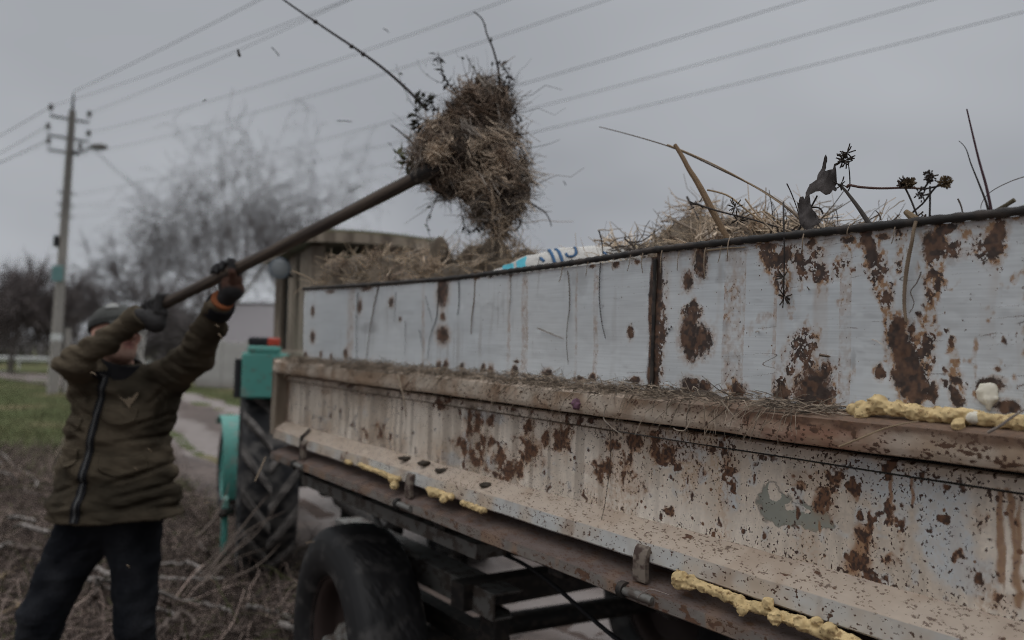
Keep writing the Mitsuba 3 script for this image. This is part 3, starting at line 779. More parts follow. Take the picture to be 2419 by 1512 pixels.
wire(INS[(0, -1)], INS[(0, -1)] + P0, 0.5, 0.011, 'upper wire left of the pole, dropping to the left edge', WG)
wire(INS[(1, -1)], INS[(1, -1)] + P0, 0.6, 0.010, 'middle wire left of the pole, from its second arm', WG)
wire(INS[(2, -1)], INS[(2, -1)] + P0, 0.3, 0.014, 'lower wire left of the pole, from the lamp arm', WG)
wire(at(222, 352, 25.5), at(420, 492, 38.0), 0.3, 0.012, 'slack wire from the street lamp down towards the birch trees', WG)


def tree(name, base, height, seed, label, colour, trunk_colour, spread=0.5, twigs=1.0, trunk_r=0.12, droop=0.25, levels=5, lean=(0, 0), first=0.28, cat='tree', stems=1, clump=0, birch=False):
    """A bare tree: trunk, then branches that fork down to twigs; the ends carry fine twig strands."""
    rg = np.random.default_rng(seed)
    segs, ends = [], []

    def grow(p, d, L, r, lev):
        n = 4
        pts, q = [p], p
        for i in range(n):
            d = d + rg.normal(size=3) * 0.10 + np.array([0, 0, 0.05 if lev < 3 else -0.04 * droop * 4])
            d /= np.linalg.norm(d)
            q = q + d * L / n
            pts.append(q)
        rr = np.linspace(r, r * 0.55, n + 1)
        segs.append((lev, np.array(pts), rr))
        if lev >= levels:
            ends.append((q, d, L)); ends.append((pts[2], d, L))
            return
        k = int(rg.integers(3, 6)) if lev == 0 else int(rg.integers(2, 4 + (lev < 2)))
        for i in range(k):
            j = rg.uniform(first if lev == 0 else 0.3, 1.0) * n
            pj = pts[int(j)] + (pts[min(int(j) + 1, n)] - pts[int(j)]) * (j % 1)
            a = rg.uniform(0, 2 * np.pi)
            u = np.cross(d, [np.cos(a), np.sin(a), 0.3]); u /= np.linalg.norm(u)
            nd = d * rg.uniform(0.7, 1.1) + u * rg.uniform(0.4, 1.0) * spread * 1.4
            grow(pj, nd / np.linalg.norm(nd), L * rg.uniform(0.55, 0.78), rr[int(j)] * rg.uniform(0.5, 0.7), lev + 1)
        nd = d + rg.normal(size=3) * 0.2
        grow(q, nd / np.linalg.norm(nd), L * 0.75, rr[-1], lev + 1)

    def fan(p, d, L, r, lev):
        """A birch: steep limbs from the upper trunk, forking into fine hanging twigs."""
        n = 5
        pts, q = [p], p
        for i in range(n):
            lift = 0.10 if lev < 2 else (0.03 if lev == 2 else -0.10 * droop)
            d = d + rg.normal(size=3) * (0.05 if lev < 2 else 0.12) + np.array([0, 0, lift]); d /= np.linalg.norm(d)
            q = q + d * L / n
            pts.append(q)
        rr = np.linspace(r, r * 0.5, n + 1)
        segs.append((lev, np.array(pts), rr))
        if lev >= levels:
            ends.append((q, d, L))
            return
        k = int([rg.integers(4, 7), rg.integers(3, 6), rg.integers(2, 5), rg.integers(2, 4), rg.integers(1, 3)][min(lev, 4)])
        for i in range(k):
            j = rg.uniform(first if lev == 0 else 0.3, 1.0) * n
            pj = pts[int(j)] + (pts[min(int(j) + 1, n)] - pts[int(j)]) * (j % 1)
            b = rg.uniform(0, 2 * np.pi)
            u = np.cross(d, [np.cos(b), np.sin(b), 0.3]); u /= np.linalg.norm(u)
            nd = d + u * rg.uniform(0.35, 1.0) * spread * (1 if lev < 2 else 1.7)
            fan(pj, nd / np.linalg.norm(nd), L * rg.uniform(0.55, 0.8) * (1.15 if lev == 0 else 0.85), rr[int(j)] * rg.uniform(0.5, 0.7), lev + 1)
        nd = d + rg.normal(size=3) * 0.15
        fan(q, nd / np.linalg.norm(nd), L * 0.7, rr[-1], lev + 1)

    if birch:
        d0 = np.array([lean[0], lean[1], 1.0])
        fan(base + np.array([0, 0, -0.1]), d0 / np.linalg.norm(d0), height * 0.38, trunk_r, 0)
        stems = 0
    for s in range(stems):
        off = np.array([rg.normal() * 0.25, rg.normal() * 0.25, -0.2]) * (stems > 1) + np.array([0, 0, -0.1])
        d0 = np.array([lean[0] + rg.normal() * 0.2 * (stems > 1), lean[1] + rg.normal() * 0.2 * (stems > 1), 1.0])
        grow(base + off, d0 / np.linalg.norm(d0), height * 0.36, trunk_r, 0)
    key = thing(name, label, cat)
    for part, sel, sides, col in (('trunk', lambda l: l <= 1, 7, trunk_colour), ('crown', lambda l: l > 1, 3, colour)):
        ms = [tube(p, np.maximum(r, 0.010), sides, caps=False) for l, p, r in segs if sel(l)]
        v, f = join(ms)
        m = [solid(v, f, col, 0.3, 1.2)]
        if part == 'crown':
            E_, Dd_, Ll = np.array([e[0] for e in ends]), np.array([e[1] for e in ends]), np.array([e[2] for e in ends])
            k = max(1, int(7 * twigs))
            E2, L2 = np.repeat(E_, k, 0), np.repeat(Ll, k)
            D2 = np.repeat(Dd_, k, 0) + rg.normal(size=(len(E2), 3)) * 0.55; D2[:, 2] -= droop * 0.6
            D2 /= np.linalg.norm(D2, axis=1, keepdims=True)
            m.append(strands(E2, D2, np.clip(L2 * rg.uniform(0.6, 1.5, len(E2)), 0.25, 1.6), 0.011 + 0.008 * rg.random(len(E2)), np.tile(colour, (len(E2), 1)), 0.3, 2, 3, droop * 0.5, seed + 1))
            if clump:
                c0 = E_[rg.random(len(E_)) < 0.35]
                k2 = clump
                P3 = np.repeat(c0, k2, 0) + rg.normal(size=(len(c0) * k2, 3)) * 0.30
                D3 = rg.normal(size=P3.shape); D3[:, 2] -= 0.8; D3 /= np.linalg.norm(D3, axis=1, keepdims=True)
                X3 = np.cross(D3, rg.normal(size=P3.shape)); X3 /= np.linalg.norm(X3, axis=1, keepdims=True)
                m.append(leaves(P3, X3, D3, 0.05, 0.09, np.tile(np.array(colour) * 0.8, (len(P3), 1)), seed + 3))
        put(part, cjoin(m), 'vcol', smooth=False, parent=key)
    return key


twig = (0.112, 0.099, 0.099)
bark = (0.20, 0.185, 0.175)
tree('birch_tree', np.array([-14.2, 42, 0]), 13.4, 105, 'tallest bare birch with a wide drooping crown, in the middle of the tree group', twig, bark, 0.82, 0.22, 0.17, 0.45, 5, (0.0, 0), 0.45, clump=2, birch=True)
tree('birch_tree', np.array([-11.0, 43, 0]), 12.6, 131, 'bare birch with dark twig clumps, standing right of the tallest birch', twig, bark, 0.75, 0.22, 0.15, 0.45, 5, (0.0, 0), 0.45, clump=3, birch=True)
tree('birch_tree', np.array([-18.6, 44, 0]), 10.2, 143, 'lower bare birch at the left edge of the birch group, above the cap', twig, bark, 0.7, 0.22, 0.13, 0.45, 5, (0.0, 0), 0.40, clump=2, birch=True)
tree('birch_tree', np.array([-17.0, 47, 0]), 11.6, 103, 'slender bare birch standing behind and left of the tallest one', twig, bark, 0.6, 0.15, 0.13, 0.4, 4, (0.0, 0), 0.40, clump=2, birch=True)
tree('birch_tree', np.array([-12.9, 39.5, 0]), 8.5, 43, 'pale-stemmed young birch leaning beside the tractor cab', twig, (0.34, 0.325, 0.30), 0.5, 0.3, 0.09, 0.4, 3, (-0.10, 0))
tree('birch_tree', np.array([-14.6, 34.0, 0]), 6.0, 47, 'thin white birch trunk leaning behind the raised sleeve', twig, (0.42, 0.40, 0.37), 0.45, 0.8, 0.10, 0.4, 4, (-0.28, 0))
tree('shrub', np.array([-26.5, 44.0, 0]), 6.0, 53, 'tall bare grey shrub directly right of the utility pole', (0.15, 0.128, 0.125), (0.15, 0.13, 0.125), 0.35, 0.6, 0.06, 0.1, 4, cat='shrub', stems=3)
tree('shrub', np.array([-24.6, 45.0, 0]), 5.6, 59, 'bare brown shrub between the pole and the cap', (0.15, 0.128, 0.124), (0.15, 0.13, 0.125), 0.35, 0.6, 0.05, 0.1, 4, cat='shrub', stems=3)
tree('shrub', np.array([-30.5, 47.0, 0]), 4.6, 61, 'reddish brown bush left of the utility pole', (0.14, 0.095, 0.082), (0.11, 0.075, 0.065), 0.45, 0.4, 0.05, 0.1, 4, cat='shrub', stems=2, clump=2)
tree('fruit_tree', np.array([-23.6, 33.0, 0]), 7.0, 67, 'dark gnarled fruit tree cut by the left picture edge', (0.075, 0.064, 0.060), (0.08, 0.068, 0.062), 0.6, 0.18, 0.16, 0.1, 3, (0.1, 0), clump=2)
tree('shrub', np.array([-19.4, 27.0, 0]), 2.6, 71, 'low tangled bush at the foot of the utility pole', (0.13, 0.105, 0.09), (0.12, 0.10, 0.088), 0.6, 1.2, 0.03, 0.1, 3, cat='shrub', stems=3)
tree('shrub', np.array([-38.0, 60.0, 0]), 5.0, 73, 'distant grey thicket at the far left edge', (0.17, 0.155, 0.155), (0.12, 0.105, 0.1), 0.5, 0.6, 0.06, 0.1, 4, cat='shrub', stems=4)
tree('shrub', np.array([-20.8, 50.0, 0]), 5.2, 79, 'grey thicket behind the collar and raised sleeve', (0.15, 0.135, 0.13), (0.12, 0.105, 0.1), 0.5, 0.6, 0.06, 0.1, 4, cat='shrub', stems=4)
# a far hedge closes the view under the trees
rg = np.random.default_rng(5)
n = 9000
hx = rg.uniform(-75, 40, n); hy = 66 + rg.normal(size=n) * 2.0 + 0.1 * hx
Ph = np.stack([hx, hy, rg.uniform(0, 1.2, n)], -1)
Dh = rg.normal(size=(n, 3)) * 0.35 + [0, 0, 1]; Dh /= np.linalg.norm(Dh, axis=1, keepdims=True)
put('far_thicket', strands(Ph, Dh, rg.uniform(1.0, 3.4, n) * (0.6 + 0.8 * meshkit.noise(np.stack([hx * 0.12, hy * 0, hy * 0], -1), 4)), 0.035, np.tile((0.15, 0.138, 0.134), (n, 1)), 0.3, 3, 3, 0, 6), 'vcol', kind='stuff', label='far grey-brown belt of brush closing the view beyond the field', cat='thicket')
put('field_fence', join([tube([np.array([x, 47.5 - 0.1 * x, 0.0]), np.array([x, 47.5 - 0.1 * x, 0.75])], 0.07, 4) for x in np.arange(-44, -21, 2.0)] +
                        [tube([np.array([-44, 51.9, z]), np.array([-21.5, 49.65, z])], 0.06, 4) for z in (0.7, 0.55)]), 'white_metal', label='low whitish field fence left of the utility pole', cat='fence')

# ------------------------------------------------------------------ the trailer
S_REAR, S_JOINT, S_END, S_FRONT = -0.75, 1.187, 3.085, 3.25     # along the side: rear, board joint, end of the upper boards, front corner
TOP, LEDGE, SEAM, FOLD0, FOLD1, FOLD2, RAIL = 0.196, -0.079, -0.170, -0.336, -0.365, -0.405, -0.446
WIDTH = 1.95
trailer = thing('farm_trailer', 'rusty grey-blue farm trailer with a raised side of two boards, loaded with dry weeds', 'trailer')


def board(s0, s1, h0, h1, amp, seed, thick=0.004, t=0.0):
    def fn(u, v, o):
        s = s0 + u * (s1 - s0); sag = -0.012 * np.sin(np.pi * np.clip((s - S_JOINT) / (S_END - S_JOINT), 0, 1)) * (h1 > 0)
        h = h0 + v * (h1 + sag - h0)
        b = amp * (meshkit.fbm(np.stack([s * 3.0, h * 7.0, s * 0 + seed], -1), 3, seed) - 0.5) * np.minimum(1, 6 * np.minimum(v, 1.0 - 0.8 * v))
        return tr(s, t + b - o, h)
    return slab(fn, 90, 14, thick)


def rear_board(s0, s1, h0, h1, seed):
    return board(s0, s1, h0, h1, 0.012, seed)


put('upper_board', board(S_REAR, S_JOINT - 0.0015, LEDGE - 0.004, TOP, 0.010, 3), 'paint_upper', smooth=40, parent=trailer, label='right upper board with a big V-shaped rust mark')
put('upper_board', board(S_JOINT + 0.0015, S_END, LEDGE - 0.004, TOP - 0.008, 0.016, 7), 'paint_upper', smooth=40, parent=trailer, label='left upper board, paler, with small brown patches')
put('joint_strip', tbox(S_JOINT - 0.004, S_JOINT + 0.004, 0.0, 0.006, LEDGE, TOP - 0.012), 'dark_iron', parent=trailer)
# ribbed reinforcing bar along the top edge
v, f = [], []
n = 520
ss = np.linspace(S_REAR, S_END + 0.02, n)
hh = TOP + 0.0065 + np.where(ss > S_JOINT, -0.012 * np.sin(np.pi * np.clip((ss - S_JOINT) / (S_END - S_JOINT), 0, 1)) - 0.008 * np.clip((ss - S_JOINT) / 0.3, 0, 1), 0) + 0.003 * (meshkit.noise(np.stack([ss * 4, ss * 0, ss * 0], -1), 2) - 0.5)
bar = tube(tr(ss, 0.004 + 0 * ss, hh), 0.0062 + 0.0012 * (np.arange(n) % 4 < 2), 8)
put('top_bar', bar, 'dark_iron', smooth=50, parent=trailer, label='dark ribbed steel bar welded along the top edge')


def profile(points, s0, s1, seg=120, wob=0.0015, seed=1):
    """A rolled section of the trailer: (t, h) outline swept along s."""
    p = np.asarray(points, float)
    m = len(p)
    s = np.linspace(s0, s1, seg)
    w = wob * (meshkit.fbm(np.stack([s * 5, s * 0 + seed, s * 0], -1), 3, seed) - 0.5) * 2
    V = tr(np.repeat(s, m), np.tile(p[:, 0], seg) + np.repeat(w, m), np.tile(p[:, 1], seg) + np.repeat(np.roll(w, 7), m))
    i, j = np.meshgrid(np.arange(seg - 1), np.arange(m), indexing='ij')
    a, b, c, d = i * m + j, i * m + (j + 1) % m, (i + 1) * m + (j + 1) % m, (i + 1) * m + j
    F = np.vstack([np.stack([a, b, c], -1).reshape(-1, 3), np.stack([a, c, d], -1).reshape(-1, 3)])
    cap = [[0, k + 1, k] for k in range(1, m - 1)]
    F = np.vstack([F, np.array(cap), (seg - 1) * m + np.array(cap)[:, ::-1]])
    if trimesh.Trimesh(V, F, process=False).volume < 0:      # faces outwards
        F = F[:, ::-1]
    return V, F


put('ledge', profile([(-0.030, -0.140), (-0.030, -0.083), (0.0, -0.081), (0.046, -0.0895), (0.055, -0.095), (0.058, -0.126), (0.052, -0.137), (0.040, -0.140)], S_REAR, S_FRONT, 160, 0.003, 2), 'paint_rails', smooth=35, parent=trailer, label='rusty rolled ledge between the upper and lower boards')
put('recess', tbox(S_REAR, S_FRONT, -0.034, -0.030, -0.158, -0.138, 0), 'dark_iron', parent=trailer)
put('flange', profile([(-0.030, -0.1685), (-0.030, -0.151), (0.004, -0.149), (0.009, -0.152), (0.010, -0.1685)], S_REAR, S_FRONT, 100, 0.001, 4), 'paint_lower', smooth=35, parent=trailer)
put('lower_board', board(S_REAR, S_FRONT, FOLD0 - 0.004, SEAM - 0.003, 0.012, 11), 'paint_lower', smooth=40, parent=trailer, label='dusty rust-eaten lower board with a peeled patch and orange runs')
put('ridge', profile([(-0.010, FOLD2), (-0.010, FOLD0 + 0.002), (0.001, FOLD0), (0.040, FOLD1 + 0.002), (0.045, FOLD1 - 0.003), (0.047, FOLD2 + 0.004), (0.042, FOLD2)], S_REAR, S_FRONT, 160, 0.003, 5), 'paint_rails', smooth=35, parent=trailer, label='folded ridge along the foot of the lower board')
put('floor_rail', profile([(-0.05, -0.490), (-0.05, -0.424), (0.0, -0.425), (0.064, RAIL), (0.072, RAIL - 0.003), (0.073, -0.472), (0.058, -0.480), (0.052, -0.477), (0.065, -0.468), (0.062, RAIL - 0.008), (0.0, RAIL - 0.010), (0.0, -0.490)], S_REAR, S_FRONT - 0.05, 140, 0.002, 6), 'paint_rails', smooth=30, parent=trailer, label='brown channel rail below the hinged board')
put('corner_post', tbox(S_FRONT, S_FRONT + 0.05, -0.08, 0.045, -0.390, -0.083, 0.004), 'cab_paint', parent=trailer)
put('front_board', tbox(S_FRONT + 0.005, S_FRONT + 0.035, -WIDTH, -0.085, -0.45, LEDGE + 0.02, 0.004), 'paint_lower', parent=trailer)
put('front_upper_board', tbox(S_END + 0.03, S_END + 0.04, -WIDTH, -0.03, LEDGE + 0.02, 0.10, 0.002), 'paint_upper', parent=trailer)
put('far_side_board', tbox(S_REAR, S_FRONT, -WIDTH - 0.02, -WIDTH, -0.45, 0.10, 0.004), 'paint_lower', parent=trailer)
put('tail_board', tbox(S_REAR - 0.03, S_REAR, -WIDTH, 0.0, -0.45, TOP, 0.004), 'paint_lower', parent=trailer)
put('floor', tbox(S_REAR, S_FRONT, -WIDTH, -0.052, -0.440, -0.425, 0), 'dark_iron', parent=trailer)
# hinges of the drop side
for k, s in enumerate((2.905, 2.085, 1.150, 0.36)):
    def lug_fn(u, v, o, s=s):
        a = -0.55 + u * 2.0
        pts_t = np.interp(u, [0, 0.25, 0.55, 0.85, 1.0], [0.049, 0.055, 0.059, 0.060, 0.058]) - o
        pts_h = np.interp(u, [0, 0.25, 0.55, 0.85, 1.0], [FOLD1 - 0.008, FOLD1 - 0.014, -0.392, -0.420, -0.440])
        return tr(s + (v - 0.5) * 0.034, pts_t, pts_h)
    hg = put('hinge', slab(lug_fn, 14, 4, 0.010), 'hinge_rust', smooth=40, parent=trailer)
    put('bolt', tube([trp_ for trp_ in tr(np.array([s + 0.020, s + 0.034]), np.array([0.072, 0.072]), np.array([-0.460, -0.460]))], 0.016, 12), 'dark_iron', smooth=40, parent=hg)
    put('pin', tube([p_ for p_ in tr(np.array([s - 0.055, s + 0.020]), np.array([0.076, 0.076]), np.array([-0.460, -0.460]))], 0.008, 10), 'grey_iron', smooth=40, parent=hg)
put('edge_hook', tube(tr(np.array([2.93, 2.93, 2.925, 2.92, 2.93, 2.95]), np.array([0.02, 0.052, 0.055, 0.056, 0.075, 0.07]), np.array([-0.335, -0.362, -0.395, -0.435, -0.478, -0.46])), 0.006, 8), 'dark_iron', smooth=True, parent=trailer)

# expanding-foam beads stuck along the gaps
def foam(name, pts, r, seed, label, extra=()):
    rg = np.random.default_rng(seed)
    pts = np.asarray(pts, float)
    path = spline(pts, max(8, int(np.linalg.norm(np.diff(pts, axis=0), axis=1).sum() / 0.006)))
    k_ = np.convolve(rg.normal(size=len(path) + 8), np.hanning(9) / 4.5, 'valid')[:len(path)]
    path = path + rg.normal(size=path.shape) * 0.0007
    rad = r * (1.02 + 0.18 * k_)
    blobs = [(q, a) for q, a in zip(path, rad)] + list(extra)
    lo, hi = path.min(0) - 3.2 * r, path.max(0) + 3.2 * r
    for q, a in extra:
        lo, hi = np.minimum(lo, np.asarray(q) - 2 * a), np.maximum(hi, np.asarray(q) + 2 * a)

    def fn(X):
        d = np.full(X.shape[:-1], 9.0)
        for q, a in blobs:
            d = smin(d, np.linalg.norm(X - q, axis=-1) - a, 0.0022)
        rd = np.abs(meshkit.fbm(X * 85, 2, seed + 7) - 0.5)
        return d + 0.0055 * (meshkit.fbm(X * 75, 3, seed) - 0.5) - 0.0050 * np.clip(0.12 - rd, 0, 1) / 0.12 * 0.5 + 0.0016 * (meshkit.noise(X * 320, seed) - 0.5)
    v, f = surface_net(fn, lo, hi, 0.0020)
    k = meshkit.fbm(v * 60, 3, seed + 1)
    g = meshkit.noise(v * 300, seed + 2)
    col = np.array([0.58, 0.435, 0.225])[None] * (0.55 + 0.85 * k)[:, None] * np.where(g > 0.87, 0.40, 1.0)[:, None] * np.where((meshkit.fbm(v * 150, 2, seed + 4) > 0.70)[:, None], np.array([[0.55, 0.48, 0.45]]), 1.0)
    return put(name, (v, f, col), 'vcol', smooth=True, parent=trailer, label=label)


P = lambda L, t, dh=0: [trp(u, v, t) + TW * dh for u, v in L]
ex = [(trp(2075, 952, 0.030), 0.0125), (trp(2262, 1003, 0.046), 0.008), (trp(2035, 975, 0.036), 0.011), (trp(2170, 975, 0.035), 0.009), (trp(2120, 965, 0.03), 0.011)]
foam('foam_bead', P([(2012, 968), (2060, 962), (2110, 968), (2160, 974), (2220, 980), (2290, 984), (2350, 992), (2420, 1000), (2560, 1016)], 0.030), 0.0088, 3, 'yellow foam bead on the ledge at the right edge', ex)
ex = [(trp(1605, 1366, 0.060), 0.0135), (trp(1632, 1370, 0.060), 0.009), (trp(1752, 1440, 0.074), 0.008), (trp(1745, 1425, 0.068), 0.009), (trp(1830, 1460, 0.076), 0.0105), (trp(1815, 1425, 0.060), 0.009), (trp(1890, 1472, 0.064), 0.011), (trp(1930, 1470, 0.06), 0.007), (trp(1960, 1490, 0.064), 0.011)]
foam('foam_bead', P([(1600, 1380), (1650, 1382), (1720, 1410), (1790, 1436), (1850, 1458), (1920, 1484), (2000, 1512), (2080, 1550), (2180, 1600)], 0.058), 0.0085, 5, 'long yellow foam bead below the ridge at the lower right', ex)
foam('foam_bead', P([(818, 1090), (828, 1093)], 0.058), 0.006, 6, 'tiny blob of yellow foam near the left hinge')
ex = [(trp(932, 1146, 0.065), 0.012), (trp(925, 1132, 0.062), 0.010)]
foam('foam_bead', P([(850, 1098), (870, 1106), (895, 1114), (920, 1126), (942, 1132)], 0.058), 0.007, 7, 'yellow foam bead left of the second hinge', ex)
ex = [(trp(1048, 1180, 0.072), 0.009), (trp(1022, 1165, 0.062), 0.0115)]
foam('foam_bead', P([(1012, 1156), (1035, 1166), (1066, 1175)], 0.060), 0.0085, 8, 'yellow foam bead right of the second hinge', ex)
foam('foam_bead', P([(1092, 1188), (1115, 1196), (1142, 1206)], 0.060), 0.0062, 9, 'browned foam crumbs after the second hinge')
v, f = surface_net(lambda X: smin(ellipsoid((X - trp(2332, 930, 0.001)) @ np.stack([TD, TN, TW]).T, (0, 0, 0), (0.0145, 0.007, 0.0155)), cone(X, trp(2335, 945, 0.004), trp(2336, 968, 0.003), 0.007, 0.002), 0.006) + 0.007 * (meshkit.fbm(X * 110, 3, 3) - 0.5), trp(2332, 935, 0) - 0.05, trp(2332, 935, 0) + 0.05, 0.0022)
put('foam_plug', (v, f), 'foam_cut', smooth=True, parent=trailer, label='pale cut-off foam plug filling a hole in the board')
v, f = surface_net(lambda X: ellipsoid(X, trp(2300, 986, 0.036), (0.010, 0.009, 0.0085)) + 0.004 * (meshkit.fbm(X * 90, 3, 5) - 0.5), trp(2300, 988, 0.04) - 0.03, trp(2300, 988, 0.04) + 0.03, 0.0022)
put('foam_scar', (v, f), 'foam_cut', smooth=True, parent=trailer, label='white broken spot in the foam bead on the ledge')

# chassis
for t in (-0.42, -WIDTH + 0.42):
    put('chassis_beam', tbox(S_REAR, S_FRONT, t - 0.05, t + 0.05, -0.60, -0.442, 0.004), 'dark_iron', parent=trailer)
for s in np.arange(S_REAR + 0.1, S_FRONT, 0.55):
    put('cross_member', tbox(s - 0.03, s + 0.03, -WIDTH + 0.06, -0.055, -0.545, -0.49, 0.004), 'dark_iron', parent=trailer)
put('under_channel', profile([(-0.16, -0.585), (-0.16, -0.545), (-0.06, -0.545), (-0.06, -0.585), (-0.068, -0.585), (-0.068, -0.552), (-0.152, -0.552), (-0.152, -0.585)], 1.9, 3.2, 40, 0.001, 8), 'grey_iron', smooth=30, parent=trailer)
# front bogie frame: a pressed channel on each side, its rear end open
CEN = 2.84
for t0 in (-0.36, -WIDTH + 0.36):
    put('bogie_beam', join([tbox(2.22, 3.5, t0 + 0.010, t0 + 0.020, -0.892, -0.8125, 0.002), tbox(2.22, 3.5, t0 - 0.10, t0 + 0.020, -0.812, -0.804, 0.002), tbox(2.22, 3.5, t0 - 0.06, t0 + 0.0095, -0.892, -0.884, 0.002)]), 'grey_iron', parent=trailer)
ring = [tr(CEN + 0.46 * math.cos(a), -WIDTH / 2 + 0.46 * math.sin(a), -0.76) for a in np.linspace(0, 2 * np.pi, 41)]
put('turntable', tube(ring, 0.025, 8, caps=False), 'dark_iron', smooth=True, parent=trailer)
put('bogie_cross', tbox(CEN - 0.5, CEN - 0.42, -WIDTH + 0.3, -0.30, -0.89, -0.80, 0.004), 'dark_iron', parent=trailer)
put('spring_hanger', tbox(2.30, 2.39, -0.47, -0.40, -1.06, -0.894, 0.006), 'dark_iron', parent=trailer)
lv = [tbox(2.30 + 0.04 * k, 3.45 - 0.04 * k, -0.47, -0.40, -0.985 - 0.012 * (k + 1), -0.985 - 0.012 * k, 0.001) for k in range(6)]
put('leaf_spring', join(lv), 'dark_iron', parent=trailer)
put('rear_spring_box', tbox(-0.45, 0.75, -0.45, -0.28, -0.98, -0.68, 0.01), 'dark_iron', parent=trailer)
put('drawbar', tube([tr(CEN + 0.5, -0.55, -0.85), tr(4.9, -WIDTH / 2, -1.0)], 0.05, 8), 'dark_iron', smooth=True, parent=trailer)
put('drawbar', tube([tr(CEN + 0.5, -WIDTH + 0.55, -0.85), tr(4.9, -WIDTH / 2, -1.0)], 0.05, 8), 'dark_iron', smooth=True, parent=trailer)
put('brake_hose', tube([tr(3.1, -0.25, -0.55), tr(2.75, -0.22, -0.66), tr(2.3, -0.2, -0.60), tr(1.9, -0.19, -0.60), tr(1.3, -0.17, -0.70), tr(0.9, -0.15, -0.66), tr(0.3, -0.14, -0.68), tr(-0.5, -0.14, -0.66)], 0.0055, 8, smooth_path=60), 'wire_black', smooth=True, parent=trailer)
put('brake_hose', tube([tr(3.24, -0.30, -0.52), tr(3.0, -0.26, -0.60), tr(2.8, -0.24, -0.72), tr(2.72, -0.34, -0.80)], 0.011, 8, smooth_path=30), 'grey_iron', smooth=True, parent=trailer)

# front wheels on the steered bogie, turned a little
WD = ray(100, 800); WD = np.array([WD[0], WD[1], 0]); WD /= np.linalg.norm(WD)
WA = np.array([-WD[1], WD[0], 0])          # the axle, pointing outwards to the camera's side
tyre_prof = [(0.262, 0.075), (0.268, 0.100), (0.30, 0.126), (0.345, 0.134), (0.385, 0.128), (0.415, 0.116), (0.432, 0.104), (0.442, 0.088), (0.449, 0.06), (0.452, 0.02),
             (0.452, -0.02), (0.449, -0.06), (0.442, -0.088), (0.432, -0.104), (0.415, -0.116), (0.385, -0.128), (0.345, -0.134), (0.30, -0.126), (0.268, -0.1), (0.262, -0.075), (0.262, 0.075)]
tp = spline(np.array(tyre_prof), 110)
tv, tf = lathe(tp, 220)
rr_ = np.hypot(tv[:, 1], tv[:, 2]); ang = np.arctan2(tv[:, 2], tv[:, 1])
on_tread = np.clip((rr_ - 0.430) / 0.012, 0, 1)
zig = np.abs(((tv[:, 0] / 0.034 + 0.35 * np.sin(ang * 46)) % 1) - 0.5)
groove = np.clip((0.10 - zig) / 0.05, 0, 1) * on_tread * 0.0055
wear = 0.006 * (meshkit.fbm(np.stack([ang * 6, tv[:, 0] * 25, ang * 0], -1), 3, 2) - 0.5)
ribs = 0.0012 * (np.abs(rr_ - 0.40) < 0.004) + 0.001 * (np.abs(rr_ - 0.365) < 0.003)
tv[:, 1:] *= (1 - (groove * (meshkit.noise(np.stack([ang * 9, tv[:, 0] * 0, ang * 0], -1), 5) > 0.35) + wear * on_tread) / rr_)[:, None]
tv[:, 0] += np.sign(tv[:, 0]) * (ribs + 0.002 * (meshkit.fbm(np.stack([ang * 3, rr_ * 12, ang * 0], -1), 2, 4) - 0.5))
wc = at(762, 1532, 3.06) - WA * 0.125; wc[2] = 0.452
for k, c in enumerate((wc, wc - WA * 1.55)):
    fr = frame(c, WA, WD, np.array([0, 0, 1.0]))
    w = put('wheel', fr((tv, tf)), 'tyre_black', smooth=True, parent=trailer, label='worn bald trailer tyre' if k == 0 else None)
    rim = spline(np.array([(0.262, 0.092), (0.276, 0.100), (0.270, 0.086), (0.250, 0.078), (0.238, 0.05), (0.236, 0.0), (0.19, -0.02), (0.12, -0.03), (0.02, -0.03)]), 40)
    put('rim', fr(lathe(rim, 64)), 'rim_rust', smooth=True, parent=w)
    put('hub', fr(lathe(spline(np.array([(0.10, -0.03), (0.095, 0.05), (0.06, 0.075), (0.055, 0.115), (0.0, 0.118)]), 24), 24)), 'grey_iron', smooth=True, parent=w)
    put('back_rim', fr(lathe(np.array([(0.262, -0.09), (0.276, -0.1), (0.236, 0.0)]), 48)), 'dark_iron', smooth=True, parent=w)
put('axle', tube([wc, wc - WA * 1.55], 0.045, 10), 'dark_iron', smooth=True, parent=trailer)
for t, nm in ((-0.30, 'rear_wheel'), (-WIDTH + 0.30, 'rear_wheel')):
    fr = frame(tr(-0.20, t, 0) * [1, 1, 0] + [0, 0, 0.452], TN, np.array([TD[0], TD[1], 0]), np.array([0, 0, 1.0]))
    w = put('wheel', fr((tv[::1], tf)), 'tyre_black', smooth=True, parent=trailer)
    put('rim', fr(lathe(rim, 48)), 'rim_rust', smooth=True, parent=w)
put('rear_axle', tube([tr(-0.20, -0.3, 0) * [1, 1, 0] + [0, 0, 0.452], tr(-0.20, -WIDTH + 0.3, 0) * [1, 1, 0] + [0, 0, 0.452]], 0.05, 10), 'dark_iron', smooth=True, parent=trailer)

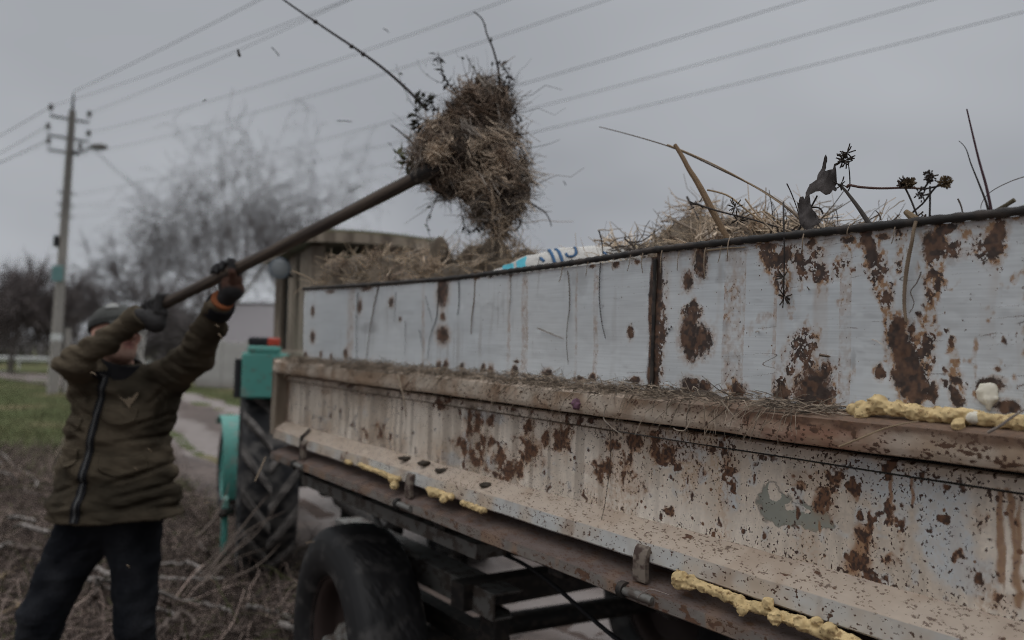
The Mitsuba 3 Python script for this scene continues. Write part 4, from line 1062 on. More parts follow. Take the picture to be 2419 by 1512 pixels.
# ------------------------------------------------------------------ the tractor in front
HD = math.radians(-25)
EF, EL = np.array([math.sin(HD), math.cos(HD), 0]), np.array([-math.cos(HD), math.sin(HD), 0])   # heading, left
UZ = np.array([0, 0, 1.0])
tractor = thing('tractor', 'old turquoise tractor with a boxy pale cab, hitched in front of the trailer', 'tractor')
TR_R, TR_W = 0.70, 0.36
WH = math.radians(-19)
wf, wl = np.array([math.sin(WH), math.cos(WH), 0]), np.array([-math.cos(WH), math.sin(WH), 0])
rw = at(626, 1140, 5.75); rw[2] = TR_R
prof = spline(np.array([(0.47, 0.10), (0.50, 0.15), (0.56, 0.175), (0.62, 0.178), (0.655, 0.165), (0.668, 0.10), (0.672, 0.0), (0.668, -0.10), (0.655, -0.165), (0.62, -0.178), (0.56, -0.175), (0.50, -0.15), (0.47, -0.10), (0.47, 0.10)]), 60)


def lug_mesh(a0, sgn):
    rows = []
    for q in np.linspace(-0.04, 1, 9):
        x = sgn * q * 0.172
        a = a0 - 0.34 * q
        base = 0.664 - 0.012 * q ** 4
        hgt = 0.050 * (1.0 - 0.35 * q ** 3)
        wa = (0.032 + 0.014 * q) / 0.68
        rows.append([(base, a - wa, x), (base + hgt, a - wa * 0.6, x), (base + hgt, a + wa * 0.6, x), (base, a + wa, x)])
    r = np.array(rows).reshape(-1, 3)
    v = np.stack([r[:, 2], r[:, 0] * np.cos(r[:, 1]), r[:, 0] * np.sin(r[:, 1])], 1)
    f = []
    for i in range(8):
        for j in range(3):
            a, b, c, d = i * 4 + j, i * 4 + j + 1, (i + 1) * 4 + j + 1, (i + 1) * 4 + j
            f += [[a, b, c], [a, c, d]] if sgn > 0 else [[a, c, b], [a, d, c]]
    f += [[0, 2, 1], [0, 3, 2], [32, 33, 34], [32, 34, 35]] if sgn > 0 else [[0, 1, 2], [0, 2, 3], [32, 34, 33], [32, 35, 34]]
    return v, np.array(f)


for k, c in enumerate((rw, rw - EL * 1.45)):
    fr = frame(c, wl if k == 0 else EL, wf if k == 0 else EF, UZ)
    w = put('rear_wheel', fr(lathe(prof, 96)), 'rubber', smooth=True, parent=tractor, label='big rear tyre with chevron lugs' if k == 0 else None)
    for i in range(17):
        for sgn in (-1, 1):
            a0 = (i + (0.5 if sgn > 0 else 0)) * 2 * np.pi / 17
            put('lug', fr(lug_mesh(a0, sgn)), 'lug_rubber', smooth=30, parent=w)
    put('rim', fr(lathe(spline(np.array([(0.47, 0.11), (0.485, 0.12), (0.46, 0.08), (0.42, 0.03), (0.25, 0.06), (0.02, 0.06)]), 30), 64)), 'turquoise', smooth=True, parent=w)
for k, c in enumerate((rw + EF * 2.35 - EL * 0.05, rw + EF * 2.35 - EL * 1.35)):
    c = c.copy(); c[2] = 0.40
    fr = frame(c, EL, EF, UZ)
    w = put('front_wheel', fr(lathe(prof * np.array([0.57, 0.55]), 64)), 'rubber', smooth=True, parent=tractor)
    put('rim', fr(lathe(np.array([(0.27, 0.08), (0.25, 0.04), (0.02, 0.05)]), 40)), 'turquoise', smooth=True, parent=w)
rear_axle = rw - EL * 0.72
put('axle', tube([rw, rw - EL * 1.45], 0.11, 12), 'dark_iron', smooth=True, parent=tractor)
fr0 = frame(rear_axle, EF, EL, UZ)
put('gearbox', fr0((box((1.5, 0.42, 0.62), 0.05)[0] + [0.5, 0, 0.08], box((1.5, 0.42, 0.62), 0.05)[1])), 'turquoise', parent=tractor)
put('bonnet', fr0((box((1.5, 0.62, 0.72), 0.08)[0] + [2.0, 0, 0.42], box((1.5, 0.62, 0.72), 0.08)[1])), 'turquoise', parent=tractor)
put('hitch', fr0((box((0.36, 0.5, 0.18), 0.02)[0] + [-0.42, 0, -0.22], box((0.36, 0.5, 0.18), 0.02)[1])), 'dark_iron', parent=tractor)
for y in (-0.32, 0.32):
    put('lift_arm', tube([rear_axle + EL * y + [0, 0, -0.15], rear_axle + EL * y - EF * 0.75 + [0, 0, -0.05]], 0.03, 8), 'dark_iron', smooth=True, parent=tractor)
    put('lift_rod', tube([rear_axle + EL * y + [0, 0, 0.35], rear_axle + EL * y - EF * 0.5 + [0, 0, -0.08]], 0.02, 8), 'dark_iron', smooth=True, parent=tractor)
# rear fender box with its tail lamp
fb = at(625, 886, 5.30)
ffr = frame(fb, -wl, wf, UZ)
fen = put('fender', ffr(box((0.285, 0.30, 0.285), 0.012)), 'turquoise', parent=tractor, label='boxy turquoise rear fender')
put('slot', ffr((box((0.075, 0.012, 0.018), 0.003)[0] + [0.085, -0.151, 0.012], box((0.075, 0.012, 0.018), 0.003)[1])), 'wire_black', parent=fen)
put('crown', ffr((box((0.20, 0.30, 0.045), 0.01)[0] + [-0.012, 0.0, 0.162], box((0.20, 0.30, 0.045), 0.01)[1])), 'turquoise', parent=fen)
tl = put('tail_lamp', ffr((box((0.19, 0.10, 0.055), 0.012)[0] + [-0.015, -0.07, 0.212], box((0.19, 0.10, 0.055), 0.012)[1])), 'wire_black', parent=fen)
put('lens', ffr((box((0.075, 0.016, 0.05), 0.006)[0] + [0.042, -0.124, 0.212], box((0.075, 0.016, 0.05), 0.006)[1])), 'red_lens', parent=tl)
v, f = grid(lambda u, w_: rw + wl * (0.19 - 0.40 * w_)[..., None] + wf * (np.cos(1.25 + 1.0 * u) * -0.78)[..., None] + UZ * (np.sin(1.25 + 1.0 * u) * 0.78)[..., None], 24, 4)
put('fender_arch', (np.vstack([v, v + UZ * 0.006]), np.vstack([f, f[:, ::-1] + len(v)])), 'turquoise', smooth=40, parent=tractor)
put('fender_side', tube([fb + wl * 0.165 + UZ * 0.10 - wf * 0.10, fb + wl * 0.165 - UZ * 0.14 - wf * 0.12], 0.022, 8), 'wire_black', parent=tractor)
# step and guard plates on the left
g = at(530, 1240, 6.05)
gfr = frame(g, -wl, wf, UZ)
cfw = rw + EF * 2.35 - EL * 0.05; cfw[2] = 0.42
put('front_mudguard', slab(lambda u, v, o: cfw + EF * (-(0.50 - o) * np.cos(math.radians(-25) + math.radians(150) * u))[..., None] + UZ * ((0.50 - o) * np.sin(math.radians(-25) + math.radians(150) * u))[..., None] + EL * (0.13 - 0.24 * v)[..., None], 30, 6, 0.012), 'turquoise', smooth=40, parent=tractor, label='turquoise mudguard of the front wheel')
put('guard_knob', tube([g + [0.02, -0.10, 0.10], g + [0.02, 0.05, 0.10]], 0.035, 10), 'dark_iron', smooth=True, parent=tractor)
put('guard_strip', gfr((box((0.045, 0.12, 0.40), 0.008)[0] + [0.0, 0, 0.0], box((0.045, 0.12, 0.40), 0.008)[1])), 'turquoise', parent=tractor)
# cab
corner = at(727, 705, 5.72)


def cab_box(f0, f1, l0, l1, z0, z1, bev=0.012):
    v, f = box((f1 - f0, l1 - l0, z1 - z0), bev)
    o = corner.copy(); o[2] = 0
    return frame(o, EF, EL, UZ)((v + [(f0 + f1) / 2, (l0 + l1) / 2, (z0 + z1) / 2], f))


ZB, ZT = at(700, 838, 5.72)[2], at(727, 578, 5.72)[2]
cab = put('cab_rear_post', cab_box(-0.05, 0.05, -0.10, 0.0, ZB, ZT), 'cab_paint', parent=tractor)
put('cab_rear_post', cab_box(-0.05, 0.05, -1.00, -0.92, ZB, ZT), 'cab_paint', parent=tractor)
for k, (f0, f1) in enumerate(((0.10, 0.17), (0.24, 0.40), (0.47, 0.53), (0.66, 0.86), (1.15, 1.22), (1.42, 1.52))):
    put('cab_side_board', cab_box(f0, f1, -0.05, 0.0 - 0.012 * (k % 2), ZB - 0.2, ZT), 'cab_paint', parent=tractor)
put('side_window', cab_box(0.05, 1.42, -0.060, -0.054, ZB, ZT - 0.02, 0), 'glass_dark', parent=tractor)
put('cab_side_sill', cab_box(0.0, 1.5, -0.055, 0.010, ZB - 0.10, ZB + 0.03), 'cab_paint', parent=tractor)
put('cab_back_sill', cab_box(-0.03, 0.03, -0.92, -0.10, ZB - 0.35, ZB - 0.02), 'turquoise', parent=tractor)
put('cab_front', cab_box(1.44, 1.50, -1.0, -0.05, ZB - 0.4, ZT), 'glass_dark', parent=tractor)
put('far_side', cab_box(0.05, 1.42, -0.98, -0.96, ZB - 0.3, ZT), 'glass_dark', parent=tractor)
rg = np.random.default_rng(4)


def roof_fn(u, v, o):
    fpos, lpos = -0.14 + u * 1.80, 0.08 - v * 1.02
    crown = 0.05 * np.sin(np.pi * v) * np.sin(np.pi * (0.15 + 0.7 * u))
    return frame(corner * [1, 1, 0], EF, EL, UZ)((np.stack([fpos, lpos, ZT + 0.070 + crown - o], -1).reshape(-1, 3), None))[0].reshape(u.shape + (3,))


put('cab_roof', slab(roof_fn, 16, 24, 0.07), 'cab_paint', smooth=40, parent=tractor, label='beige cab roof showing above the load')
put('roof_rim', slab(lambda u, v, o: roof_fn(u, v, o - 0.018) + 0, 16, 24, 0.017), 'cab_moss', smooth=40, parent=tractor)
put('turquoise_fitting', cab_box(0.25, 0.40, -0.42, -0.30, ZT - 0.10, ZT - 0.02), 'turquoise', parent=tractor)
put('steering_wheel', tube([corner * [1, 1, 0] + EF * 0.95 - EL * 0.7 + np.array([0.2 * math.cos(a), 0, ZB - 0.1 + 0.2 * math.sin(a)]) for a in np.linspace(0, 2 * np.pi, 25)], 0.015, 6), 'wire_black', parent=tractor)
lp = at(661, 634, 6.05)
lampf = frame(lp, -EF * 0.96 + np.array([0.1, 0, 0.1]), EL, UZ)
wl_ = put('work_lamp', frame(lp, np.array([0.30, -0.95, 0.05]), np.array([0.95, 0.30, 0]), UZ)(lathe(spline(np.array([(0.0, -0.10), (0.045, -0.085), (0.072, -0.02), (0.078, 0.0), (0.070, 0.012), (0.066, 0.004)]), 26), 32)), 'lamp_blue', smooth=True, parent=tractor, label='round work lamp on the cab side')
put('glass', frame(lp, np.array([0.30, -0.95, 0.05]), np.array([0.95, 0.30, 0]), UZ)(lathe(spline(np.array([(0.068, 0.006), (0.05, 0.012), (0.02, 0.016), (0.0, 0.017)]), 12), 32)), 'lamp_glass', smooth=True, parent=wl_)
put('lamp_bracket', tube([lp, lp + EF * 0.10 - EL * 0.02, corner * [1, 1, 0] + EF * 0.5 + EL * 0.02 + UZ * (lp[2] - 0.05)], 0.016, 6), 'wire_black', parent=tractor)
put('aerial', tube([at(999, 600, 6.3), at(1000, 572, 6.3)], 0.007, 5), 'wire_black', parent=tractor)

# ------------------------------------------------------------------ the man
person = thing('person', 'person in a dark olive jacket and cap swinging a long fork overhead with gloved hands', 'person')
ZP = 3.22
HA, HB = at(346, 737, 3.01), at(1004, 409, 2.50)        # the fork handle's two ends
ha = (HB - HA) / np.linalg.norm(HB - HA)
hand1, hand2 = HA + ha * ((at(372, 724, 2.99) - HA) @ ha), HA + ha * ((at(540, 640, 2.86) - HA) @ ha)


def zof(v):
    return at(281, v, ZP)[2]


tv_ = np.array([858, 874, 888, 905, 960, 1010, 1060, 1140, 1180, 1212])
tz = np.array([zof(q) for q in tv_])
tcx = np.array([at(u, q, ZP)[0] for u, q in zip([284, 286, 288, 289, 288, 284, 281, 280, 280, 280], tv_)])
ta = np.array([46, 66, 88, 106, 117, 117, 121, 138, 147, 156]) * ZP / LENS
tb = np.array([0.075, 0.095, 0.112, 0.125, 0.145, 0.148, 0.150, 0.160, 0.168, 0.178])
o_ = np.argsort(tz)
tcy = np.interp(tz, [tz[-1], tz[0]], [ZP - 0.03, ZP + 0.02])


def torso_at(z):
    return (np.interp(z, tz[o_], tcx[o_]), np.interp(z, tz[o_], tcy[o_]), np.interp(z, tz[o_], ta[o_]), np.interp(z, tz[o_], tb[o_]))


def torso(X, grow=0.0):
    cx, cy, a, b = torso_at(X[..., 2])
    a, b = a + grow, b + grow
    q = np.sqrt(((X[..., 0] - cx) / a) ** 2 + ((X[..., 1] - cy) / b) ** 2)
    return (q - 1) * np.minimum(a, b) * 0.85


sh_l, el_l, wr_l = at(226, 902, 3.22), at(178, 856, 3.00), at(318, 755, 2.94)
sh_r, el_r, wr_r = at(374, 905, 3.24), at(462, 842, 3.10), at(517, 728, 2.90)
hem = tz[-1]


creases = []
for a_, b_, dep in [((178, 1000), (222, 1018), .016), ((165, 1040), (205, 1028), .012), ((150, 1160), (236, 1128), .014), ((140, 1190), (220, 1178), .010), ((285, 1135), (405, 1096), .016), ((300, 1165), (425, 1138), .016), ((310, 1192), (405, 1172), .012), ((320, 1008), (398, 978), .014), ((300, 1040), (392, 1030), .010), ((355, 955), (392, 915), .016), ((198, 958), (244, 990), .016),
                    ((176, 928), (204, 985), .014), ((372, 900), (410, 930), .016), ((395, 870), (440, 905), .016), ((420, 850), (470, 880), .016), ((440, 810), (492, 842), .014), ((470, 775), (515, 800), .012), ((385, 930), (372, 1000), .014), ((182, 832), (236, 858), .013), ((215, 805), (262, 826), .012), ((252, 782), (290, 800), .010), ((160, 870), (205, 880), .014), ((165, 1090), (228, 1075), .012), ((300, 930), (330, 985), .008), ((215, 905), (238, 985), .012)]:
    creases.append((tuple(at(a_[0], a_[1], 3.15)[[0, 2]]), tuple(at(b_[0], b_[1], 3.15)[[0, 2]]), dep))


def jacket(X):
    d = torso(X)
    d = np.maximum(d, np.maximum(hem - X[..., 2] + 0.012 * np.sin(X[..., 0] * 9), X[..., 2] - tz[0]))
    under = np.maximum(torso(X, -0.028), X[..., 2] - (hem + 0.06))
    for s, e, w, k in ((sh_l, el_l, wr_l, 0.82), (sh_r, el_r, wr_r, 1.0)):
        arm = smin(cone(X, s, e, 0.083, 0.064 * k), cone(X, e, w, 0.065 * k, 0.046 * k), 0.025)
        t = np.clip(((X - s) @ (w - s)) / ((w - s) @ (w - s)), 0, 1)
        arm = arm + 0.0025 * np.sin(t * 40 + 6 * meshkit.noise(X * 9, 4)) * (0.3 + meshkit.noise(X * 6, 8))
        d = smin(d, arm, 0.045)
    g = X[..., 2] * 34 + X[..., 0] * 14 * np.sin(X[..., 2] * 9)
    wr = meshkit.fbm(np.stack([X[..., 0] * 7 + X[..., 2] * 5, X[..., 1] * 7, X[..., 2] * 20 + X[..., 0] * 6], -1), 3, 21) - 0.5
    rid = 0.5 - np.abs(meshkit.fbm(np.stack([X[..., 0] * 5 - X[..., 2] * 4, X[..., 1] * 5, X[..., 2] * 13], -1), 2, 33) - 0.5) * 2
    d = d + 0.024 * wr + 0.026 * (rid - 0.35)
    # creases pulled in the cloth: (u, v) to (u, v) on its front, depth
    for (u0, v0), (u1, v1), dep in creases:
        dx, dz = u1 - u0, v1 - v0
        t = np.clip(((X[..., 0] - u0) * dx + (X[..., 2] - v0) * dz) / (dx * dx + dz * dz), 0, 1)
        r2 = (X[..., 0] - u0 - t * dx) ** 2 + (X[..., 2] - v0 - t * dz) ** 2
        w_ = np.sin(np.pi * np.clip(t, 0.04, 0.96)) ** 0.5
        d = d + 1.35 * dep * w_ * (np.exp(-r2 / 0.010 ** 2) - 0.6 * np.exp(-r2 / 0.022 ** 2))
    return np.maximum(d, -under)


allp = np.array([sh_l, el_l, wr_l, sh_r, el_r, wr_r])
lo = np.array([min(allp[:, 0].min() - 0.13, tcx.min() - 0.33), min(allp[:, 1].min(), ZP) - 0.22, hem - 0.03])
hi = np.array([allp[:, 0].max() + 0.12, ZP + 0.27, allp[:, 2].max() + 0.10])
v, f = surface_net(jacket, lo, hi, 0.0068)
jk = put('jacket', (v, f), 'canvas', smooth=True, parent=person, label='dark olive canvas jacket with zip and flap pockets')


def on_chest(x_frac, z, off):
    """A point on the jacket's front: x_frac from -1 to 1 across it, off in front of it."""
    cx, cy, a, b = torso_at(z)
    x = np.clip(x_frac, -0.98, 0.98)
    return np.stack([cx + a * x * 1.0, cy - (b + 0.004) * np.sqrt(1 - x * x) - off, z], -1)


def probe(P, fn, start=0.09):
    """Moves points along y so that they lie on fn's surface, coming from the camera's side."""
    P = P.copy(); P[..., 1] -= start
    for _ in range(14):
        P[..., 1] += np.clip(fn(P), -0.02, 0.05) * 0.8
    return P


def patch(x0, x1, v0, v1, off, thick, curve=0.0, nu=14, nv=10, tilt=0.0):
    def fn(u, w, o):
        x = x0 + (x1 - x0) * u
        vv = v0 + (v1 - v0) * w + tilt * (u - 0.5) + curve * w * (1 - (2 * u - 1) ** 2)
        z = np.interp(vv, tv_, tz)
        P_ = probe(on_chest(x, z, 0.0), jacket)
        P_[..., 1] -= off + o
        return P_
    return slab(fn, nu, nv, -thick)


put('zip_strip', slab(lambda u, w, o: (lambda P_: P_ - np.array([0, 1, 0]) * (0.004 + o))(probe(on_chest(-0.06 - 0.20 * w + (u - 0.5) * 0.14 * 1.0, np.interp(875 + 337 * w, tv_, tz), 0.0), jacket)), 5, 40, 0.006), 'black_cloth', smooth=40, parent=jk)
put('zip_teeth', slab(lambda u, w, o: (lambda P_: P_ - np.array([0, 1, 0]) * (0.011 + o))(probe(on_chest(-0.055 - 0.20 * w + (u - 0.5) * 0.035, np.interp(880 + 330 * w, tv_, tz), 0.0), jacket)), 3, 40, 0.004), 'zip_grey', smooth=40, parent=jk)
for nm, a in (('pocket_flap', (-0.86, -0.40, 1052, 1082, 0.010, 0.010, 10)), ('pocket_flap', (0.06, 0.78, 1068, 1094, 0.010, 0.010, 16)), ('pocket_flap', (0.02, 0.60, 958, 984, 0.008, 0.009, 10)), ('pocket_flap', (-0.80, -0.42, 985, 1006, 0.008, 0.009, 6))):
    put(nm, patch(*a), 'canvas', smooth=40, parent=jk)
bx = [(-1, .55), (-.45, .2), (-.1, .3), (.1, .45), (.3, .35), (.75, .95), (1, 1), (.7, .25), (.25, -.35), (.15, -.9), (-.05, -.55), (-.35, -.1)]
bc = at(338, 944, ZP)
zc = bc[2]
bP = probe(np.array([[bc[0] + 0.034 * x, ZP - 0.1, zc + 0.034 * y] for x, y in bx]), jacket)
bm = trimesh.creation.extrude_polygon(__import__('shapely').Polygon([(p[0], p[2]) for p in bP]), 0.004, engine='earcut')
bv = np.array(bm.vertices); yb = bP[:, 1].min() - 0.004
put('chest_badge', (np.stack([bv[:, 0], yb - bv[:, 2] + 0.002 + (bv[:, 0] - bc[0]) * 0.25, bv[:, 1]], 1), np.array(bm.faces)[:, ::-1]), 'badge_tan', parent=jk, label='tan winged badge on the chest')
# collar
nk = at(285, 868, ZP - 0.02)
cp = [(0.088, -0.035), (0.080, 0.0), (0.078, 0.026), (0.072, 0.026), (0.073, 0.0), (0.078, -0.035), (0.088, -0.035)]
ca = np.array([0.22, -0.12, 1.0]); ca /= np.linalg.norm(ca)
cx_ = np.cross(ca, [0, 1.0, 0]); cx_ /= np.linalg.norm(cx_)
cv, cf = lathe(np.array(cp), 40)
cv[:, 1:] *= (1 + 0.10 * np.sin(np.arctan2(cv[:, 2], cv[:, 1]) * 3 + 1))[:, None]
put('collar', frame(nk, ca, cx_, np.cross(ca, cx_))((cv, cf)), 'black_cloth', smooth=50, parent=jk)
for s, e, w, nm in ((sh_l, el_l, wr_l, 0), (sh_r, el_r, wr_r, 1)):
    dd = (w - e) / np.linalg.norm(w - e)
    put('cuff', tube([w - dd * 0.02, w + dd * 0.015, w + dd * 0.030], [0.044 + 0.006 * nm, 0.046 + 0.006 * nm, 0.043 + 0.006 * nm], 18), 'black_cloth' if nm else 'canvas', smooth=60, parent=jk)

# trousers and boots
hp_l, kn_l, an_l = at(206, 1236, 3.23), at(100, 1452, 3.16), at(48, 1702, 3.22)
hp_r, kn_r, an_r = at(318, 1236, 3.25), at(320, 1480, 3.20), at(318, 1716, 3.28)
an_l[2] = 0.13; an_r[2] = 0.13


def trousers(X):
    d = smin(cone(X, hp_l, kn_l, 0.110, 0.078), cone(X, kn_l, an_l, 0.080, 0.068), 0.03)
    e = smin(cone(X, hp_r, kn_r, 0.106, 0.072), cone(X, kn_r, an_r, 0.074, 0.066), 0.03)
    d = smin(d, e, 0.02)
    d = smin(d, cone(X, hp_l + [0.02, 0, 0.04], hp_r + [-0.02, 0, 0.04], 0.118, 0.118), 0.04)
    w = meshkit.fbm(np.stack([X[..., 0] * 9 + X[..., 2] * 7, X[..., 1] * 9, X[..., 2] * 15 - X[..., 0] * 9], -1), 3, 41) - 0.5
    return np.maximum(np.maximum(d + 0.030 * w, X[..., 2] - (hem + 0.09)), 0.10 - X[..., 2])


lo = np.array([an_l[0] - 0.12, 2.95, 0.08]); hi = np.array([hp_r[0] + 0.20, 3.50, hem + 0.10])
put('trousers', surface_net(trousers, lo, hi, 0.0095), 'denim', smooth=True, parent=person)
for a, sx in ((an_l, -0.35), (an_r, 0.12)):
    toe = np.array([a[0] + sx * 0.15, a[1] - 0.15, 0.045])
    v, f = surface_net(lambda X: np.maximum(smin(cone(X, [a[0], a[1], 0.15], [a[0], a[1] + 0.02, 0.06], 0.058, 0.055), cone(X, [a[0], a[1], 0.055], toe, 0.052, 0.045), 0.03), 0.004 - X[..., 2]), np.minimum(a, toe) - [0.1, 0.1, 0.1], np.maximum(a, toe) + [0.1, 0.12, 0.12], 0.008)
    put('boot', (v, f), 'black_cloth', smooth=True, parent=person)

# head: local axes x to the man's own left, y out of the face, z up
hc = at(273, 797, ZP - 0.01)
fy = np.array([0.80, -0.52, 0.26]); fy /= np.linalg.norm(fy)
fx = np.cross([0.10, 0.05, 1.0], fy) * -1; fx /= np.linalg.norm(fx)
fz = np.cross(fx, fy); fz = fz if fz[2] > 0 else -fz
fx = np.cross(fy, fz)
HM = np.stack([fx, fy, fz])
to_head = lambda X: (X - hc) @ HM.T
from_head = lambda L: np.asarray(L) @ HM + hc


def head(L):
    d = ellipsoid(L, (0, -0.012, 0.035), (0.075, 0.094, 0.090))
    d = smin(d, ellipsoid(L, (0, 0.030, -0.045), (0.062, 0.058, 0.066)), 0.03)
    d = smin(d, ellipsoid(L, (0, 0.060, -0.088), (0.032, 0.026, 0.024)), 0.025)
    for sx in (-1, 1):
        d = smin(d, ellipsoid(L, (sx * 0.040, 0.062, -0.012), (0.026, 0.020, 0.020)), 0.018)
        d = smin(d, ellipsoid(L, (sx * 0.079, -0.010, -0.008), (0.009, 0.020, 0.032)), 0.006)
        d = -smin(-d, -(-(ellipsoid(L, (sx * 0.033, 0.096, 0.016), (0.021, 0.014, 0.012)))), 0.008) if False else d
        d = np.maximum(d, -ellipsoid(L, (sx * 0.032, 0.098, 0.016), (0.018, 0.014, 0.010)))
        d = smin(d, ellipsoid(L, (sx * 0.032, 0.078, 0.016), (0.014, 0.013, 0.012)), 0.003)
        d = smin(d, ellipsoid(L, (sx * 0.011, 0.104, -0.026), (0.009, 0.011, 0.008)), 0.006)
    d = smin(d, ellipsoid(L, (0, 0.080, 0.036), (0.052, 0.016, 0.010)), 0.012)
    d = smin(d, cone(L, (0, 0.084, 0.020), (0, 0.108, -0.022), 0.009, 0.012), 0.012)
    d = smin(d, ellipsoid(L, (0, 0.086, -0.046), (0.024, 0.009, 0.006)), 0.006)
    d = smin(d, ellipsoid(L, (0, 0.083, -0.061), (0.021, 0.010, 0.007)), 0.006)
    d = np.maximum(d, -ellipsoid(L, (0, 0.097, -0.053), (0.026, 0.010, 0.0022)))
    return d


neck0 = at(284, 884, ZP)


def body(X):
    d = head(to_head(X))
    d = smin(d, cone(X, from_head((0, -0.028, -0.055)), neck0, 0.056, 0.062), 0.02)
    inner = torso(X, -0.05)
    d = smin(d, np.maximum(inner, np.maximum(X[..., 2] - tz[2], hem - X[..., 2])), 0.02)
    for s, e, w, h in ((sh_l, el_l, wr_l, hand1), (sh_r, el_r, wr_r, hand2)):
        d = smin(d, smin(cone(X, s, e, 0.050, 0.030), cone(X, e, w, 0.030, 0.022), 0.01), 0.02)
    for a, b, c in ((hp_l, kn_l, an_l), (hp_r, kn_r, an_r)):
        d = smin(d, smin(cone(X, a + [0, 0, 0.05], b, 0.075, 0.05), cone(X, b, c, 0.05, 0.04), 0.01), 0.03)
    return d


lo = np.array([an_l[0] - 0.1, 2.82, 0.07]); hi = np.array([wr_r[0] + 0.1, ZP + 0.25, hc[2] + 0.16])
v, f = surface_net(body, lo, hi, 0.0075)
Lh = to_head(v)
kf = meshkit.fbm(v * 35, 3, 7)
near_ = lambda c, r: np.clip(1.4 - np.linalg.norm((Lh - np.array(c)) / np.array(r), axis=1), 0, 1)[:, None]
bc_ = np.array([0.34, 0.195, 0.150])[None] * (0.75 + 0.5 * kf)[:, None]
blend = lambda c, k: bc_ * (1 - np.clip(k, 0, 1)) + np.array(c)[None] * np.clip(k, 0, 1)
bc_ = blend((0.16, 0.115, 0.095), 0.75 * near_((0, 0.055, -0.085), (0.06, 0.06, 0.035)))          # stubble on chin and jaw
bc_ = blend((0.40, 0.19, 0.15), 0.6 * near_((0.045, 0.07, -0.02), (0.03, 0.03, 0.03)) + 0.6 * near_((-0.045, 0.07, -0.02), (0.03, 0.03, 0.03)) + 0.6 * near_((0, 0.11, -0.02), (0.016, 0.016, 0.016)))
bc_ = blend((0.24, 0.095, 0.085), near_((0, 0.088, -0.046), (0.026, 0.014, 0.007)) + near_((0, 0.085, -0.062), (0.022, 0.014, 0.008)))
bc_ = blend((0.05, 0.025, 0.022), near_((0, 0.086, -0.0535), (0.028, 0.016, 0.0028)) + near_((0.009, 0.112, -0.034), (0.005, 0.006, 0.004)) + near_((-0.009, 0.112, -0.034), (0.005, 0.006, 0.004)))  # dark mouth line, and nostril shadow painted into the skin colour
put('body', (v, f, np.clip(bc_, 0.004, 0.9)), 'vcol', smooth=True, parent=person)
for sx in (-1, 1):
    v, f = lathe(spline(np.array([(0.0, -0.006), (0.006, -0.003), (0.0, 0.007)]), 7), 12)
    put('eye', (from_head(np.stack([v[:, 1] + sx * 0.032, v[:, 0] * 0.5 + 0.0885, v[:, 2] + 0.016], 1)), f), 'black_cloth', smooth=True, parent=person)
# cap with a peak
def cap_fn(X):
    L = to_head(X)
    d = ellipsoid(L, (0, -0.012, 0.040), (0.086, 0.106, 0.096))
    d = np.maximum(d, 0.034 - L[..., 2] + 0.05 * L[..., 1] * 0)
    d = np.maximum(d, -ellipsoid(L, (0, -0.012, 0.036), (0.079, 0.098, 0.090)))
    pk = np.maximum(np.abs(L[..., 2] - 0.040 + 0.9 * (L[..., 1] - 0.085) * 0.35 + 6 * L[..., 0] ** 2 * 0.6) - 0.0045, ellipsoid(L * [1, 1, 0] + [0, 0, 0], (0, 0.100, 0), (0.076, 0.070, 0.05)))
    pk = np.maximum(pk, 0.055 - L[..., 1])
    return smin(d, pk, 0.004)


v, f = surface_net(cap_fn, hc - 0.2, hc + 0.2, 0.0048)
L = (v - hc) @ HM.T
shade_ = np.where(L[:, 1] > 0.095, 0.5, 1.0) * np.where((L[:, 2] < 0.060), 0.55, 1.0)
k = meshkit.fbm(v * 40, 3, 3)
cap = put('cap', (v, f, np.array([0.055, 0.056, 0.052])[None] * (0.7 + 0.6 * k)[:, None] * shade_[:, None]), 'vcol', smooth=True, parent=person, label='dark peaked cap with a pale emblem')


def on_cap(th, el, off=0.0):
    th, el = np.radians(th), np.radians(el)
    return from_head(np.stack([np.cos(el) * np.sin(th) * (0.086 + off), -0.012 + np.cos(el) * np.cos(th) * (0.106 + off), 0.040 + np.sin(el) * (0.096 + off)], -1))


# which side of the head shows: the man's own right, towards the camera
sd = 1 if (fx @ np.array([0, -1, 0])) > 0 else -1
put('emblem', slab(lambda u, w, o: on_cap(sd * (22 + 36 * u), 36 + 26 * w * (0.6 + 0.4 * np.sin(np.pi * u)), 0.001 + o), 10, 8, 0.003), 'emblem_pale', smooth=50, parent=cap)
for k in range(4):
    put('stripe', slab(lambda u, w, o: on_cap(sd * (112 + 34 * u), 9 + 4.6 * k + 1.6 * w, 0.001 + o), 8, 3, 0.002), 'emblem_pale', smooth=50, parent=cap)

